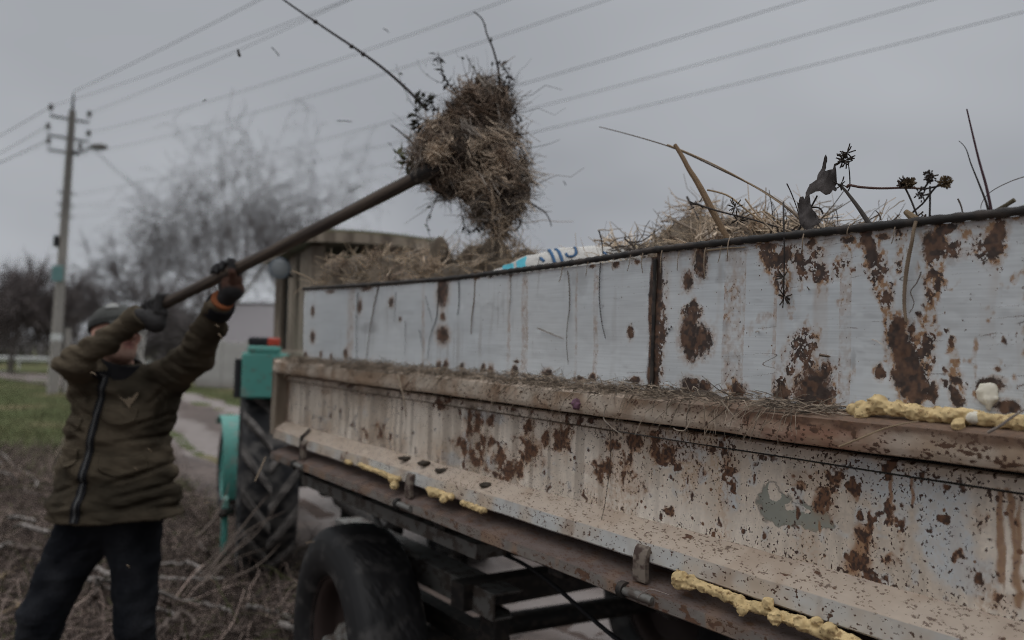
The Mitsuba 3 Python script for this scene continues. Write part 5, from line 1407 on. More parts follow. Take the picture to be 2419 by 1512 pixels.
# gloves closed round the handle
def glove(center, wrist, palm_deg, finger0, finger1, seed, thumb_deg):
    e1 = np.array([0, -1.0, 0]) - ha * (-ha[1]); e1 /= np.linalg.norm(e1)      # towards the camera
    e2 = np.cross(ha, e1); e2 = e2 if e2[2] > 0 else -e2                        # up
    R = 0.0205
    pt_ = lambda deg, rad, x: center + ha * x + (e1 * math.cos(math.radians(deg)) + e2 * math.sin(math.radians(deg))) * rad
    bones = []
    for i, (x, fr_, tail) in enumerate(((-0.034, 0.0086, 0.90), (-0.0115, 0.0094, 1.0), (0.0115, 0.0094, 0.97), (0.034, 0.0089, 0.85))):
        q = [palm_deg] + list(np.linspace(finger0, finger0 + (finger1 - finger0) * tail, 5))
        pts = [pt_(palm_deg, R + 0.020, x * 0.9)] + [pt_(a, R + fr_ + (0.004 if j in (1, 3) else 0), x + 0.0015 * math.sin(i + j)) for j, a in enumerate(q[1:])]
        bones.append([(pts[j], pts[j + 1], fr_ * (1.12 - 0.05 * j), fr_ * (1.08 - 0.05 * j)) for j in range(len(pts) - 1)])
    th = [pt_(palm_deg + 25, R + 0.022, 0.030), pt_(thumb_deg * 0.5 + palm_deg * 0.5, R + 0.014, 0.052), pt_(thumb_deg, R + 0.012, 0.060)]
    pa, pb_ = pt_(palm_deg, R + 0.018, -0.028), pt_(palm_deg, R + 0.018, 0.028)
    heel = pt_(palm_deg, R + 0.045, 0.0)

    def fn(X):
        d = smin(cone(X, pa, pb_, 0.021, 0.022), cone(X, heel, pt_(palm_deg, R + 0.02, 0), 0.034, 0.030), 0.012)
        d = smin(d, cone(X, heel, wrist, 0.032, 0.031), 0.016)
        for bn in bones:
            fd = np.full(X.shape[:-1], 9.0)
            for a, b, ra, rb in bn:
                fd = smin(fd, cone(X, a, b, ra, rb), 0.004)
            d = smin(d, fd, 0.0028)
        td = smin(cone(X, th[0], th[1], 0.015, 0.0125), cone(X, th[1], th[2], 0.0125, 0.0105), 0.004)
        d = smin(d, td, 0.006)
        d = d + 0.0022 * (meshkit.fbm(X * 110, 2, seed) - 0.5)
        q_ = X - center
        axd = np.linalg.norm(q_ - (q_ @ ha)[..., None] * ha, axis=-1)
        return np.maximum(d, R + 0.0008 - axd)
    allq = np.array([pa, pb_, heel, wrist, center] + th)
    return surface_net(fn, allq.min(0) - 0.065, allq.max(0) + 0.065, 0.0028), pt_


(v1, f1), pt1 = glove(hand1, wr_l + (wr_l - el_l) / np.linalg.norm(wr_l - el_l) * 0.02, -62, -12, 185, 3, 150)
g1 = put('glove', (v1, f1), 'glove_black', smooth=True, parent=person, label='black work glove at the butt of the handle')
(v2, f2), pt2 = glove(hand2, wr_r + (wr_r - el_r) / np.linalg.norm(wr_r - el_r) * 0.012, -95, -150, -345, 5, 40)
# the palm side of this glove is orange, its fingers black
low = ((v2 - hand2) @ np.array([0, -0.45, -1.0])) / 1.1
kk = np.clip((low - 0.012) / 0.012, 0, 1) * np.clip((0.064 - low) / 0.012, 0, 1) * np.clip(((v2 - hand2) @ np.array([0.9, -0.6, 0]) + 0.010) / 0.012, 0, 1)
c2 = np.array([0.022, 0.021, 0.022])[None] * (1 - kk)[:, None] + np.array([0.075, 0.038, 0.027])[None] * kk[:, None]
g2 = put('glove', (v2, f2, c2), 'vcol', smooth=True, parent=person, label='black work glove with an orange palm, higher on the handle')
dd = (wr_r - el_r) / np.linalg.norm(wr_r - el_r)
put('cuff', tube([wr_r - dd * 0.005, wr_r + dd * 0.025, wr_r + dd * 0.052], [0.036, 0.037, 0.040], 20), 'glove_orange', smooth=60, parent=g2, label='orange knitted glove cuff')

# ------------------------------------------------------------------ the fork and its load
fork = thing('pitchfork', 'long wooden-handled fork held overhead, its head buried in the flying weeds', 'pitchfork')
n = 40
hq = np.linspace(0, 1, n)[:, None]
hr = 0.0205 + 0.0007 * np.sin(hq[:, 0] * 23)
put('handle', tube(HA - ha * 0.02 + (HB - HA + ha * 0.02) * hq + np.array([0, 0, -0.006]) * np.sin(np.pi * hq), hr, 16), 'handle_wood', smooth=60, parent=fork)
put('socket', tube([HB - ha * 0.04, HB + ha * 0.03, HB + ha * 0.08 + [0, 0.03, 0]], [0.024, 0.022, 0.016], 12), 'dark_iron', smooth=60, parent=fork)
fu = np.cross(ha, [0, 1.0, 0]); fu /= np.linalg.norm(fu); fw = np.cross(ha, fu)
for k in range(4):
    o = (k - 1.5) * 0.045
    put('tine', tube([HB + ha * 0.08 + [0, 0.03, 0], HB + ha * 0.12 + fw * o * 0.8 + [0, 0.06, 0], HB + ha * 0.20 + fw * o * 0.8 + [0, 0.10, 0], HB + ha * 0.26 + fw * o * 0.8 + [0, 0.13, 0]], [0.008, 0.006, 0.005, 0.003], 8, smooth_path=14), 'dark_iron', smooth=60, parent=fork)

rg = np.random.default_rng(77)
CY = 2.56
cl = thing('weed_clump', 'clump of dry weeds and straw in mid-air at the end of the fork', 'weed clump')
lobes = [((1140, 235), 62, 62, 0.09, (0.12, 0.085, 0.062)), ((1112, 258), 40, 60, 0.07, (0.23, 0.17, 0.115)), ((1170, 262), 40, 70, 0.07, (0.10, 0.072, 0.062)), ((1130, 320), 90, 60, 0.12, (0.15, 0.115, 0.085)),
         ((1085, 370), 110, 82, 0.14, (0.21, 0.165, 0.125)), ((1160, 390), 95, 80, 0.14, (0.25, 0.195, 0.145)), ((1190, 430), 62, 70, 0.11, (0.16, 0.125, 0.095)), ((1030, 350), 48, 60, 0.09, (0.15, 0.12, 0.085)),
         ((1140, 445), 85, 55, 0.11, (0.25, 0.195, 0.15)), ((1165, 490), 62, 42, 0.09, (0.21, 0.165, 0.125)), ((1180, 512), 42, 34, 0.06, (0.10, 0.078, 0.06)), ((1215, 470), 36, 45, 0.07, (0.09, 0.072, 0.058)), ((1070, 425), 55, 38, 0.08, (0.16, 0.13, 0.10)), ((1180, 535), 14, 20, 0.03, (0.14, 0.11, 0.08))]
mpp = CY / LENS


def clump_core(X):
    d = np.full(X.shape[:-1], 9.0)
    for (u, v_), a, b, dpt, _ in lobes:
        d = smin(d, ellipsoid(X, at(u, v_, CY), (a * mpp * 0.70, dpt * 0.7, b * mpp * 0.70)), 0.02)
    return d + 0.075 * (meshkit.fbm(X * 24, 3, 9) - 0.5)


cc = at(1110, 380, CY)
v, f = surface_net(clump_core, cc - [0.26, 0.2, 0.34], cc + [0.26, 0.2, 0.34], 0.0075)
k = meshkit.fbm(v * 45, 4, 3)
core = np.array([0.085, 0.066, 0.050])[None] * (0.45 + 1.1 * k)[:, None]
ms = [(v, f, core)]
STRAW, BROWN, SOIL, GREYB = np.array([0.47, 0.375, 0.285]), np.array([0.20, 0.148, 0.112]), np.array([0.062, 0.048, 0.040]), np.array([0.25, 0.215, 0.185])


def tuft(P, D, m, spread, length, thick, col, seed, dj=0.32):
    """A handful of stems that lie the same way."""
    r2 = np.random.default_rng(seed)
    p = P + r2.normal(size=(m, 3)) * spread
    d_ = D + r2.normal(size=(m, 3)) * dj; d_ /= np.linalg.norm(d_, axis=1, keepdims=True)
    c = np.asarray(col)[None] * r2.choice([0.55, 0.9, 1.15, 1.45], m)[:, None]
    return strands(p - d_ * length * 0.4, d_, length * r2.uniform(0.4, 1.3, m), thick * r2.uniform(0.5, 1.4, m), c, 0.6, 4, 3, 0.06, seed)


area = np.array([l[1] * l[2] for l in lobes], float)
for q in range(330):
    li = rg.choice(len(lobes), p=area / area.sum())
    (u, v_), a, b, dpt, col = lobes[li]
    d = rg.normal(size=3); d[1] -= 0.5; d /= np.linalg.norm(d)
    P0_ = at(u, v_, CY) + d * np.array([a * mpp, dpt, b * mpp]) * rg.uniform(0.62, 1.08)
    D0 = np.cross(d, rg.normal(size=3)) + 0.3 * d * rg.random() + np.array([0.2, 0, -0.15]); D0 /= np.linalg.norm(D0)
    low_ = v_ > 340
    pal = [STRAW, BROWN, SOIL, GREYB][rg.choice(4, p=[0.46, 0.22, 0.14, 0.18] if low_ else [0.16, 0.40, 0.28, 0.16])]
    ms.append(tuft(P0_, D0, int(rg.integers(14, 46)), rg.uniform(0.006, 0.020), rg.uniform(0.03, 0.10), rg.uniform(0.0010, 0.0026), pal, 1000 + q))
# ragged outer tufts and loose falling stems
for q, (u, v_, du, dv) in enumerate([(1085, 205, -0.3, 0.9), (1120, 188, 0.1, 1), (1160, 190, 0.2, 1), (1198, 200, 0.5, 0.9), (1208, 250, 1, 0.2), (1205, 320, 1, 0), (1235, 380, 1, 0.1), (1248, 420, 1, -0.2), (1244, 470, 0.9, -0.5), (1225, 520, 0.6, -0.8), (1185, 545, 0.1, -1), (1160, 530, -0.3, -1), (1110, 490, -0.6, -0.8), (1060, 455, -0.6, -0.9), (1015, 430, -0.8, -0.6), (985, 380, -1, 0), (985, 330, -1, 0.4), (1010, 290, -0.7, 0.8), (1060, 285, -0.6, 0.8), (1075, 240, -1, 0.2), (1150, 560, 0, -1), (1196, 560, 0.2, -1)]):
    D0 = np.array([du, rg.normal() * 0.3, dv]); D0 /= np.linalg.norm(D0)
    ms.append(tuft(at(u, v_, CY), D0, int(rg.integers(10, 30)), 0.012, rg.uniform(0.04, 0.09), 0.0011, [STRAW, BROWN, BROWN, SOIL][q % 4] * 0.85, 2000 + q, 0.45))
# long loose stalks sticking out of the clump
m = 46
i_ = rg.integers(0, len(lobes), m)
d = rg.normal(size=(m, 3)) * [1, 0.6, 1]; d /= np.linalg.norm(d, axis=1, keepdims=True)
Pp = np.array([at(*lobes[j][0], CY) for j in i_])
ms.append(strands(Pp, d, rg.uniform(0.14, 0.26, m), rg.uniform(0.0009, 0.0020, m), np.array([[0.17, 0.13, 0.10]]) * rg.choice([0.35, 0.9, 1.6], m)[:, None], 0.35, 5, 4, 0.1, 138))
# soil crumbs and dead leaf flakes
m = 900
i_ = rg.integers(0, len(lobes), m)
d = rg.normal(size=(m, 3)); d /= np.linalg.norm(d, axis=1, keepdims=True)
Pp = np.array([at(*lobes[j][0], CY) for j in i_]) + d * np.array([[lobes[j][1] * mpp, lobes[j][3], lobes[j][2] * mpp] for j in i_]) * rg.uniform(0.75, 1.06, m)[:, None]
Dd = rg.normal(size=(m, 3)); Dd /= np.linalg.norm(Dd, axis=1, keepdims=True)
Xx = np.cross(Dd, rg.normal(size=(m, 3))); Xx /= np.linalg.norm(Xx, axis=1, keepdims=True)
ms.append(leaves(Pp, Xx, Dd, rg.uniform(0.004, 0.012, m), rg.uniform(0.008, 0.024, m), np.array([[0.10, 0.075, 0.055]]) * rg.choice([0.4, 0.8, 1.5, 2.2], m)[:, None], 139))
# fringe: fine dark stems poking out
m = 300
i_ = rg.integers(0, len(lobes), m)
d = rg.normal(size=(m, 3)); d /= np.linalg.norm(d, axis=1, keepdims=True)
Pp = np.array([at(*lobes[j][0], CY) for j in i_]) + d * np.array([[lobes[j][1] * mpp, lobes[j][3], lobes[j][2] * mpp] for j in i_]) * 0.85
Dd = d + rg.normal(size=(m, 3)) * 0.5 + [0, 0, 0.25]; Dd /= np.linalg.norm(Dd, axis=1, keepdims=True)
ms.append(strands(Pp, Dd, rg.uniform(0.03, 0.15, m), rg.uniform(0.0005, 0.0012, m), np.tile((0.075, 0.060, 0.050), (m, 1)), 0.6, 5, 3, 0.0, 140))
put('straw', cjoin(ms), 'vcol', smooth=False, parent=cl, kind='stuff')


def dark_twig(pts, r, parent, nm='twig', leaf=0, seed=1, col=(0.040, 0.033, 0.032), Y=CY, leafcol=(0.045, 0.050, 0.028), lsize=0.02):
    rg2 = np.random.default_rng(seed)
    p3 = np.array([at(u, v_, Y) for u, v_ in pts])
    r_ = np.linspace(r, r * 0.45, len(pts)) if np.isscalar(r) else np.asarray(r)
    m = [solid(*tube(p3, r_, 6, smooth_path=24), col, 0.3, 60)]
    if leaf:
        q = spline(p3, leaf + 1)[:-1] + rg2.normal(size=(leaf, 3)) * 0.005
        D = rg2.normal(size=(leaf, 3)); D /= np.linalg.norm(D, axis=1, keepdims=True)
        X = np.cross(D, rg2.normal(size=(leaf, 3))); X /= np.linalg.norm(X, axis=1, keepdims=True)
        m.append(leaves(q, X, D, lsize * 0.45, lsize * rg2.uniform(0.6, 1.4, leaf), np.tile(leafcol, (leaf, 1)), seed))
    return put(nm, cjoin(m), 'vcol', smooth=False, parent=parent)


dark_twig([(1180, 190), (1165, 118), (1150, 82), (1140, 48), (1118, 28)], 0.0042, cl, seed=2, leaf=4)
dark_twig([(1010, 262), (968, 218), (905, 162), (850, 122), (790, 82), (720, 35), (650, -14), (600, -50)], [0.0052, 0.005, 0.0046, 0.0042, 0.004, 0.0036, 0.003, 0.0025], cl, seed=3)
for u, v_ in ((858, 129), (745, 52), (830, 110)):
    vv, ff = surface_net(lambda X: ellipsoid(X, at(u, v_, CY), (0.008, 0.007, 0.007)), at(u, v_, CY) - 0.014, at(u, v_, CY) + 0.014, 0.002)
    put('twig_node', solid(vv, ff, (0.040, 0.033, 0.032)), 'vcol', smooth=True, parent=cl)
dark_twig([(1005, 368), (965, 330), (945, 312), (923, 296)], 0.0045, cl, seed=4, leaf=2)
dark_twig([(1095, 260), (1072, 215), (1050, 185), (1040, 150), (1034, 124)], 0.0028, cl, leaf=34, seed=5, lsize=0.026, leafcol=(0.030, 0.028, 0.026))
dark_twig([(1030, 262), (1012, 240), (975, 228)], 0.003, cl, leaf=30, seed=6, lsize=0.030, leafcol=(0.035, 0.036, 0.026))
dark_twig([(1040, 330), (990, 300), (982, 250)], 0.003, cl, leaf=46, seed=7, lsize=0.030, leafcol=(0.040, 0.040, 0.027))
dark_twig([(1020, 420), (972, 398), (948, 372), (936, 360)], 0.003, cl, leaf=34, seed=8, lsize=0.036, leafcol=(0.090, 0.100, 0.045))
dark_twig([(1240, 470), (1262, 486), (1288, 503), (1302, 535)], 0.0035, cl, seed=9)
dark_twig([(1160, 500), (1128, 535), (1112, 548), (1092, 508)], 0.0035, cl, leaf=12, seed=10, leafcol=(0.02, 0.02, 0.018))
dark_twig([(1230, 520), (1215, 545), (1195, 538)], 0.0035, cl, seed=11)
dark_twig([(1035, 450), (1018, 500), (1008, 520), (1020, 565)], 0.002, cl, leaf=6, seed=12)
dark_twig([(1195, 225), (1202, 185), (1190, 160), (1165, 150)], 0.002, cl, leaf=26, seed=13, lsize=0.022, leafcol=(0.05, 0.04, 0.036))
dark_twig([(1140, 200), (1120, 165), (1100, 130)], 0.0018, cl, leaf=10, seed=14)
dark_twig([(1210, 250), (1222, 300), (1212, 350)], 0.0018, cl, leaf=20, seed=15, lsize=0.022, leafcol=(0.04, 0.035, 0.03))
dark_twig([(1240, 350), (1290, 342), (1322, 330)], 0.0012, cl, seed=16)
dark_twig([(985, 262), (950, 200), (935, 150)], 0.0012, cl, leaf=4, seed=17)
dark_twig([(1060, 200), (1000, 170), (985, 140)], 0.0010, cl, leaf=4, seed=18)

# ------------------------------------------------------------------ the load in the trailer
rg = np.random.default_rng(12)
bumps = []
for (u, v_, t, sg, st) in [(785, 612, -0.09, 0.10, 0.10), (850, 602, -0.14, 0.12, 0.14), (920, 606, -0.20, 0.12, 0.16), (740, 640, -0.06, 0.06, 0.08), (800, 600, -0.35, 0.16, 0.2), (870, 590, -0.50, 0.20, 0.2), (955, 596, -0.35, 0.14, 0.2), (1040, 558, -0.30, 0.055, 0.07), (1130, 575, -0.45, 0.06, 0.14), (1170, 558, -0.45, 0.055, 0.12), (1245, 590, -0.35, 0.07, 0.10), (1080, 625, -0.3, 0.12, 0.15),
                           (1580, 566, -0.40, 0.13, 0.22), (1660, 508, -0.55, 0.11, 0.22), (1760, 512, -0.55, 0.12, 0.22), (1870, 522, -0.50, 0.13, 0.22), (1960, 528, -0.45, 0.10, 0.2), (1500, 586, -0.35, 0.12, 0.2), (2080, 548, -0.5, 0.14, 0.2)]:
    s, h = side(u, v_, t)
    bumps.append((s, t, h, sg, st))


def heap_h(s, t):
    base = 0.115 + 0.05 * (meshkit.fbm(np.stack([s * 3, t * 3, s * 0], -1), 3, 6) - 0.5) - 0.10 * np.exp(-((t + 0.03) / 0.10) ** 2) - 0.10 * np.clip((t + 0.9) / -0.6, 0, 1)
    z = base
    for bs, bt, bh, ss, st in bumps:
        z = np.maximum(z, base + (bh - base) * np.exp(-((s - bs) / ss) ** 2 * 0.7 - ((t - bt) / st) ** 2 * 0.7))
    return z + 0.018 * (meshkit.fbm(np.stack([s * 22, t * 22, s * 0], -1), 3, 9) - 0.5)


def heap_fn(u, v):
    s, t = -0.70 + 3.74 * u, -0.012 - 1.85 * v
    return tr(s, t, heap_h(s, t))


hv, hf_ = grid(heap_fn, 360, 150)
k = meshkit.fbm(hv * 14, 4, 8); k2 = meshkit.fbm(hv * 50, 3, 9)
hcol = np.array([0.12, 0.094, 0.070])[None] * (0.25 + 1.2 * k)[:, None] * (0.6 + 0.8 * k2)[:, None]
m = 15000
s_, t_ = rg.uniform(-0.3, 3.04, m), -0.035 - 0.95 * rg.random(m) ** 1.2
tone = rg.choice([0.35, 0.7, 1.0, 1.3, 1.6], m, p=[0.15, 0.25, 0.3, 0.2, 0.1])
tint = np.array([[0.40, 0.315, 0.225]]) * tone[:, None] * (0.6 + 0.8 * meshkit.fbm(np.stack([s_ * 4, t_ * 4, s_ * 0], -1), 3, 4))[:, None]
Dd = rg.normal(size=(m, 3)) * [1, 1, 0.45] + [0, 0, 0.18]
q_ = Dd @ TN; Dd = Dd - np.where((t_ > -0.13) & (q_ > 0) & (heap_h(s_, t_) < 0.20), 1.6 * q_, 0)[:, None] * TN; Dd /= np.linalg.norm(Dd, axis=1, keepdims=True)
hs = strands(tr(s_, t_, heap_h(s_, t_) - 0.006), Dd, rg.uniform(0.03, 0.12, m), rg.uniform(0.0009, 0.0024, m), tint, 0.5, 3, 3, 0.08, 5)
hts = []
for q in range(420):
    s0 = rg.uniform(-0.1, 3.0); t0 = -0.05 - 0.75 * rg.random() ** 1.3
    h0 = float(heap_h(np.array([s0]), np.array([t0]))[0])
    D0 = rg.normal(size=3) * [1, 1, 0.35] + [0, 0, 0.25]
    if t0 > -0.15 and h0 < 0.2:
        D0 -= TN * max(0, D0 @ TN) * 1.4
    D0 /= np.linalg.norm(D0)
    hts.append(tuft(tr(s0, t0, h0 + rg.uniform(-0.005, 0.025)), D0, int(rg.integers(12, 40)), rg.uniform(0.008, 0.022), rg.uniform(0.04, 0.12), rg.uniform(0.0010, 0.0025), [STRAW, BROWN, SOIL, GREYB][rg.choice(4, p=[0.45, 0.25, 0.14, 0.16])], 3000 + q))
put('dry_weed_heap', cjoin([(hv, hf_, np.clip(hcol, 0.01, 0.9)), hs] + hts), 'vcol', smooth=False, kind='stuff', label='heap of dry weeds and straw filling the trailer', cat='weeds')

# white woven sack among the weeds
sk = thing('sack', 'white woven plastic sack with blue print lying among the weeds behind the top bar', 'sack')
SA, SB = trp(1165, 672, -0.30), trp(1455, 608, -0.26)
sx = (SB - SA); SLn = np.linalg.norm(sx); sx /= SLn
sy = np.cross(UZ, sx); sy /= np.linalg.norm(sy); sz = np.cross(sx, sy)
SC = trp(1318, 640, -0.28) - UZ * 0.036
to_sack = lambda X: np.stack([(X - SC) @ sx, (X - SC) @ sy, (X - SC) @ sz], -1)


def sack_fn(X):
    L = to_sack(X)
    d = ellipsoid(L, (0, 0, 0), (SLn * 0.62, 0.17, 0.078))
    d = smin(d, ellipsoid(L, (0.06, 0.0, 0.012), (SLn * 0.40, 0.14, 0.070)), 0.03)
    r = meshkit.fbm(L * [9, 14, 14], 3, 13) - 0.5
    cr = np.abs(meshkit.noise(L * [12, 7, 9] + L[..., 1:2] * 6, 5) - 0.5)
    return d + 0.020 * r - 0.010 * np.clip(0.15 - cr, 0, 1)


v, f = surface_net(sack_fn, SC - 0.42, SC + 0.42, 0.008)
put('cloth', (v, f), 'sack_white', smooth=True, parent=sk)


def on_sack(x, z):
    """Print wrapped on the camera's side of the sack, x along it, z up it."""
    Lp = np.stack([x, np.full_like(x, -0.25) if sy[1] > 0 else np.full_like(x, 0.25), z], -1)
    Pq = SC + Lp[..., 0:1] * sx + Lp[..., 1:2] * sy + Lp[..., 2:3] * sz
    dirn = sy * (1 if sy[1] > 0 else -1)
    for _ in range(40):
        Pq = Pq + dirn * np.clip(sack_fn(Pq), -0.01, 0.03)[..., None] * 0.8
    return Pq - dirn * 0.002


def sack_px(u, v_):
    """Where a spot lies on the sack's cloth: found by walking down the line of sight, then kept as lengths along the sack."""
    r = ray(u, v_); q = CAM + r * 1.4
    for _ in range(120):
        q = q + r * np.clip(float(sack_fn(q[None])[0]), -0.02, 0.05) * 0.6
    return q


for nm, pts, r, mt in (('letter', [(1296, 592), (1304, 603), (1309, 617), (1312, 628)], 0.0048, 'print_blue'),
                       ('letter', [(1312, 590), (1320, 596), (1325, 608), (1329, 622), (1322, 627), (1316, 628)], 0.0048, 'print_blue'),
                       ('letter', [(1337, 600), (1346, 607), (1354, 606), (1360, 600), (1361, 590), (1357, 586)], 0.0044, 'print_blue'),
                       ('letter', [(1276, 610), (1285, 618)], 0.0045, 'print_blue'),
                       ('letter', [(1426, 596), (1433, 603)], 0.003, 'print_blue')):
    q = spline(np.array([sack_px(*p) for p in pts]), 14)
    vv, ff = tube(q, r, 6)
    put(nm, (vv, ff), mt, parent=sk)
for pts in ([(1192, 628), (1214, 622), (1217, 642), (1190, 645)], [(1224, 618), (1246, 606), (1244, 634), (1226, 640)]):
    c4 = np.array([sack_px(*p) for p in pts])
    put('print_block', slab(lambda u, w, o: ((c4[0] * ((1 - u) * (1 - w))[..., None] + c4[1] * (u * (1 - w))[..., None] + c4[2] * (u * w)[..., None] + c4[3] * ((1 - u) * w)[..., None]) + sy * (-0.003 - o)), 6, 6, 0.004), 'print_cyan', parent=sk)


def stem(name, label, cat, pts, r, col, t=-0.10, group=None, bits=None, seed=1, sides=6, abs_pts=None):
    """One stem on the load: points by where they stand, t = how far behind the trailer's side."""
    p3 = np.array([trp(u, v_, t if np.isscalar(t) else t[i]) for i, (u, v_) in enumerate(pts)])
    r_ = np.linspace(r, r * 0.6, len(pts)) if np.isscalar(r) else np.asarray(r)
    m = [solid(*tube(p3, r_, sides, smooth_path=26), col, 0.25, 80)]
    if bits:
        m += bits
    return put(name, cjoin(m), 'vcol', smooth=False, label=label, cat=cat, group=group)


def seed_bits(u, v_, t, rad, n, seed, col=(0.040, 0.032, 0.026), L=0.012, r=0.0012):
    rg2 = np.random.default_rng(seed)
    D = rg2.normal(size=(n, 3)); D /= np.linalg.norm(D, axis=1, keepdims=True)
    return [strands(trp(u, v_, t) + D * rad * rg2.random((n, 1)), D, L, r, np.tile(col, (n, 1)), 0.3, 2, 4, 0, seed, taper=0.9)]


TAN, DK, BR = (0.26, 0.19, 0.12), (0.035, 0.030, 0.028), (0.16, 0.105, 0.062)
stem('dry_stem', 'longest thin straw stem, slanting up left out of the load over the thick stick', 'stem', [(1415, 300), (1500, 322), (1590, 350), (1700, 400), (1790, 445), (1850, 484), (1900, 528), (1930, 560)], [0.0010, 0.0012, 0.0016, 0.0018, 0.002, 0.0024, 0.0024, 0.0024], (0.12, 0.09, 0.065), -0.10)
stem('dry_stem', 'shorter straw stem lying against the longest one', 'stem', [(1576, 342), (1612, 356), (1680, 386), (1760, 428), (1850, 486)], 0.0017, TAN, -0.095)
stem('thick_stick', 'thick barked stick leaning to the left out of the load', 'stick', [(1594, 343), (1612, 372), (1628, 402), (1640, 420), (1660, 455), (1682, 498), (1705, 540), (1724, 575), (1735, 600)], [0.0042, 0.0050, 0.0055, 0.0068, 0.0062, 0.0060, 0.0058, 0.0055, 0.005], BR, -0.06, sides=8)
stem('dry_stem', 'kinked tan stem right of the thick stick', 'stem', [(1671, 449), (1698, 455), (1716, 461), (1760, 494), (1810, 532), (1850, 565), (1880, 590)], 0.0021, TAN, -0.07)
stem('dark_stem', 'dark thin weed stem lying flat across the thick stick', 'stem', [(1640, 480), (1700, 500), (1770, 517), (1850, 540), (1930, 556), (1990, 566)], 0.0020, DK, -0.05, bits=seed_bits(1648, 484, -0.05, 0.01, 10, 1) + seed_bits(1735, 490, -0.05, 0.008, 14, 2) + seed_bits(1742, 520, -0.05, 0.008, 12, 3))
stem('dry_stem', 'arched straw stem bowing over the weeds left of the dark leaves', 'stem', [(1750, 520), (1775, 505), (1800, 500), (1825, 512), (1850, 540)], 0.0015, TAN, -0.09)
stem('dry_stem', 'straight grey stem pointing up left beside the torn dark leaf', 'stem', [(1858, 434), (1872, 465), (1884, 500), (1890, 530)], 0.0012, DK, -0.06)
stem('dry_stem', 'short dark stub standing up left of the thick stick', 'stem', [(1622, 465), (1635, 490), (1650, 518)], 0.0030, (0.07, 0.06, 0.055), -0.35)
stem('dry_stem', 'greyish straw slanting down right near the left end of the right heap', 'stem', [(1590, 520), (1620, 534), (1650, 548)], 0.0045, (0.19, 0.15, 0.115), -0.35)
stem('dry_stem', 'thin forked stem standing on the sack', 'stem', [(1414, 545), (1421, 572), (1424, 610)], 0.0018, DK, -0.05)
stem('dry_stem', 'pale stem lying on the top bar under the thick stick', 'stem', [(1665, 592), (1700, 588), (1760, 584)], 0.0020, (0.30, 0.23, 0.16), 0.004)
for i, (a, b, c) in enumerate([((1760, 470), (1800, 520), (1870, 586)), ((1800, 500), (1850, 545), (1905, 590)), ((1860, 512), (1920, 548), (1990, 572)), ((1830, 530), (1890, 556), (1970, 584))]):
    stem('dry_stem', ['upper', 'second', 'third', 'lowest'][i] + ' of four pale straws fanning down to the right onto the top bar', 'stem', [a, b, c], 0.0016, (0.30, 0.23, 0.165), -0.04)

# plant with two curled dark leaves
lp_ = thing('withered_plant', 'withered weed with two big curled blackish leaves', 'plant')
LT = -0.03
put('stem', cjoin([solid(*tube([trp(u, v_, LT) for u, v_ in p_], 0.0015, 6, smooth_path=16), DK, 0.2, 60) for p_ in ([(1885, 545), (1900, 515), (1915, 490), (1930, 462)], [(1900, 512), (1905, 480), (1908, 465)], [(1918, 490), (1935, 492), (1943, 506)], [(1912, 498), (1925, 505), (1926, 515)])]), 'vcol', parent=lp_)


def big_leaf(poly, t, curl, seed):
    from shapely import Polygon
    poly3 = np.array([side(u, v_, t) for u, v_ in poly])
    m = trimesh.creation.triangulate_polygon(Polygon(poly3), engine='earcut')
    V2, F2 = np.array(m[0]), np.array(m[1])
    V3 = np.c_[V2, np.zeros(len(V2))]
    V3, F2 = trimesh.remesh.subdivide_to_size(V3, F2, 0.006)
    c = V3[:, :2].mean(0)
    q = (V3[:, 0] - c[0]) * 0.9 - (V3[:, 1] - c[1]) * 0.5
    off = curl * q * q * 18 + 0.010 * (meshkit.fbm(np.c_[V3[:, :2] * 60, np.zeros(len(V3))], 3, seed) - 0.5)
    P_ = tr(V3[:, 0], t + off, V3[:, 1])
    k = meshkit.fbm(P_ * 50, 3, seed)
    Q_ = tr(V3[:, 0], t + off - 0.0012, V3[:, 1])
    return np.vstack([P_, Q_]), np.vstack([F2, F2[:, ::-1] + len(P_)]), np.tile(np.array([[0.085, 0.075, 0.072]]) * (0.2 + 1.6 * k)[:, None], (2, 1))


put('leaf', big_leaf([(1915, 458), (1917, 437), (1930, 425), (1932, 408), (1942, 390), (1952, 372), (1958, 367), (1960, 373), (1953, 386), (1952, 396), (1948, 404), (1960, 403), (1972, 401), (1980, 393), (1986, 390), (1984, 398), (1982, 415), (1977, 432), (1970, 440), (1976, 448), (1972, 452), (1964, 449), (1958, 458), (1950, 461), (1938, 452), (1930, 454), (1922, 462), (1917, 470)], LT, 0.7, 3), 'vcol', smooth=True, parent=lp_)
put('leaf', big_leaf([(1883, 520), (1882, 478), (1888, 480), (1890, 466), (1896, 464), (1899, 472), (1902, 460), (1908, 461), (1911, 480), (1920, 500), (1928, 512), (1929, 520), (1936, 515), (1933, 525), (1924, 532), (1916, 540), (1912, 550), (1906, 554), (1897, 545)], LT + 0.004, -0.8, 4), 'vcol', smooth=True, parent=lp_)
stem('seed_stalk', 'thin upright stalk topped by a small dark seed head, beside the upper curled leaf', 'seed stalk', [(2000, 455), (2007, 440), (2006, 410), (2003, 385), (2000, 365)], 0.0012, DK, -0.03, bits=sum([seed_bits(u, v_, -0.03, 0.004, 9, i) for i, (u, v_) in enumerate([(2000, 362), (1996, 370), (1992, 378), (1988, 382), (1997, 378)])], []))
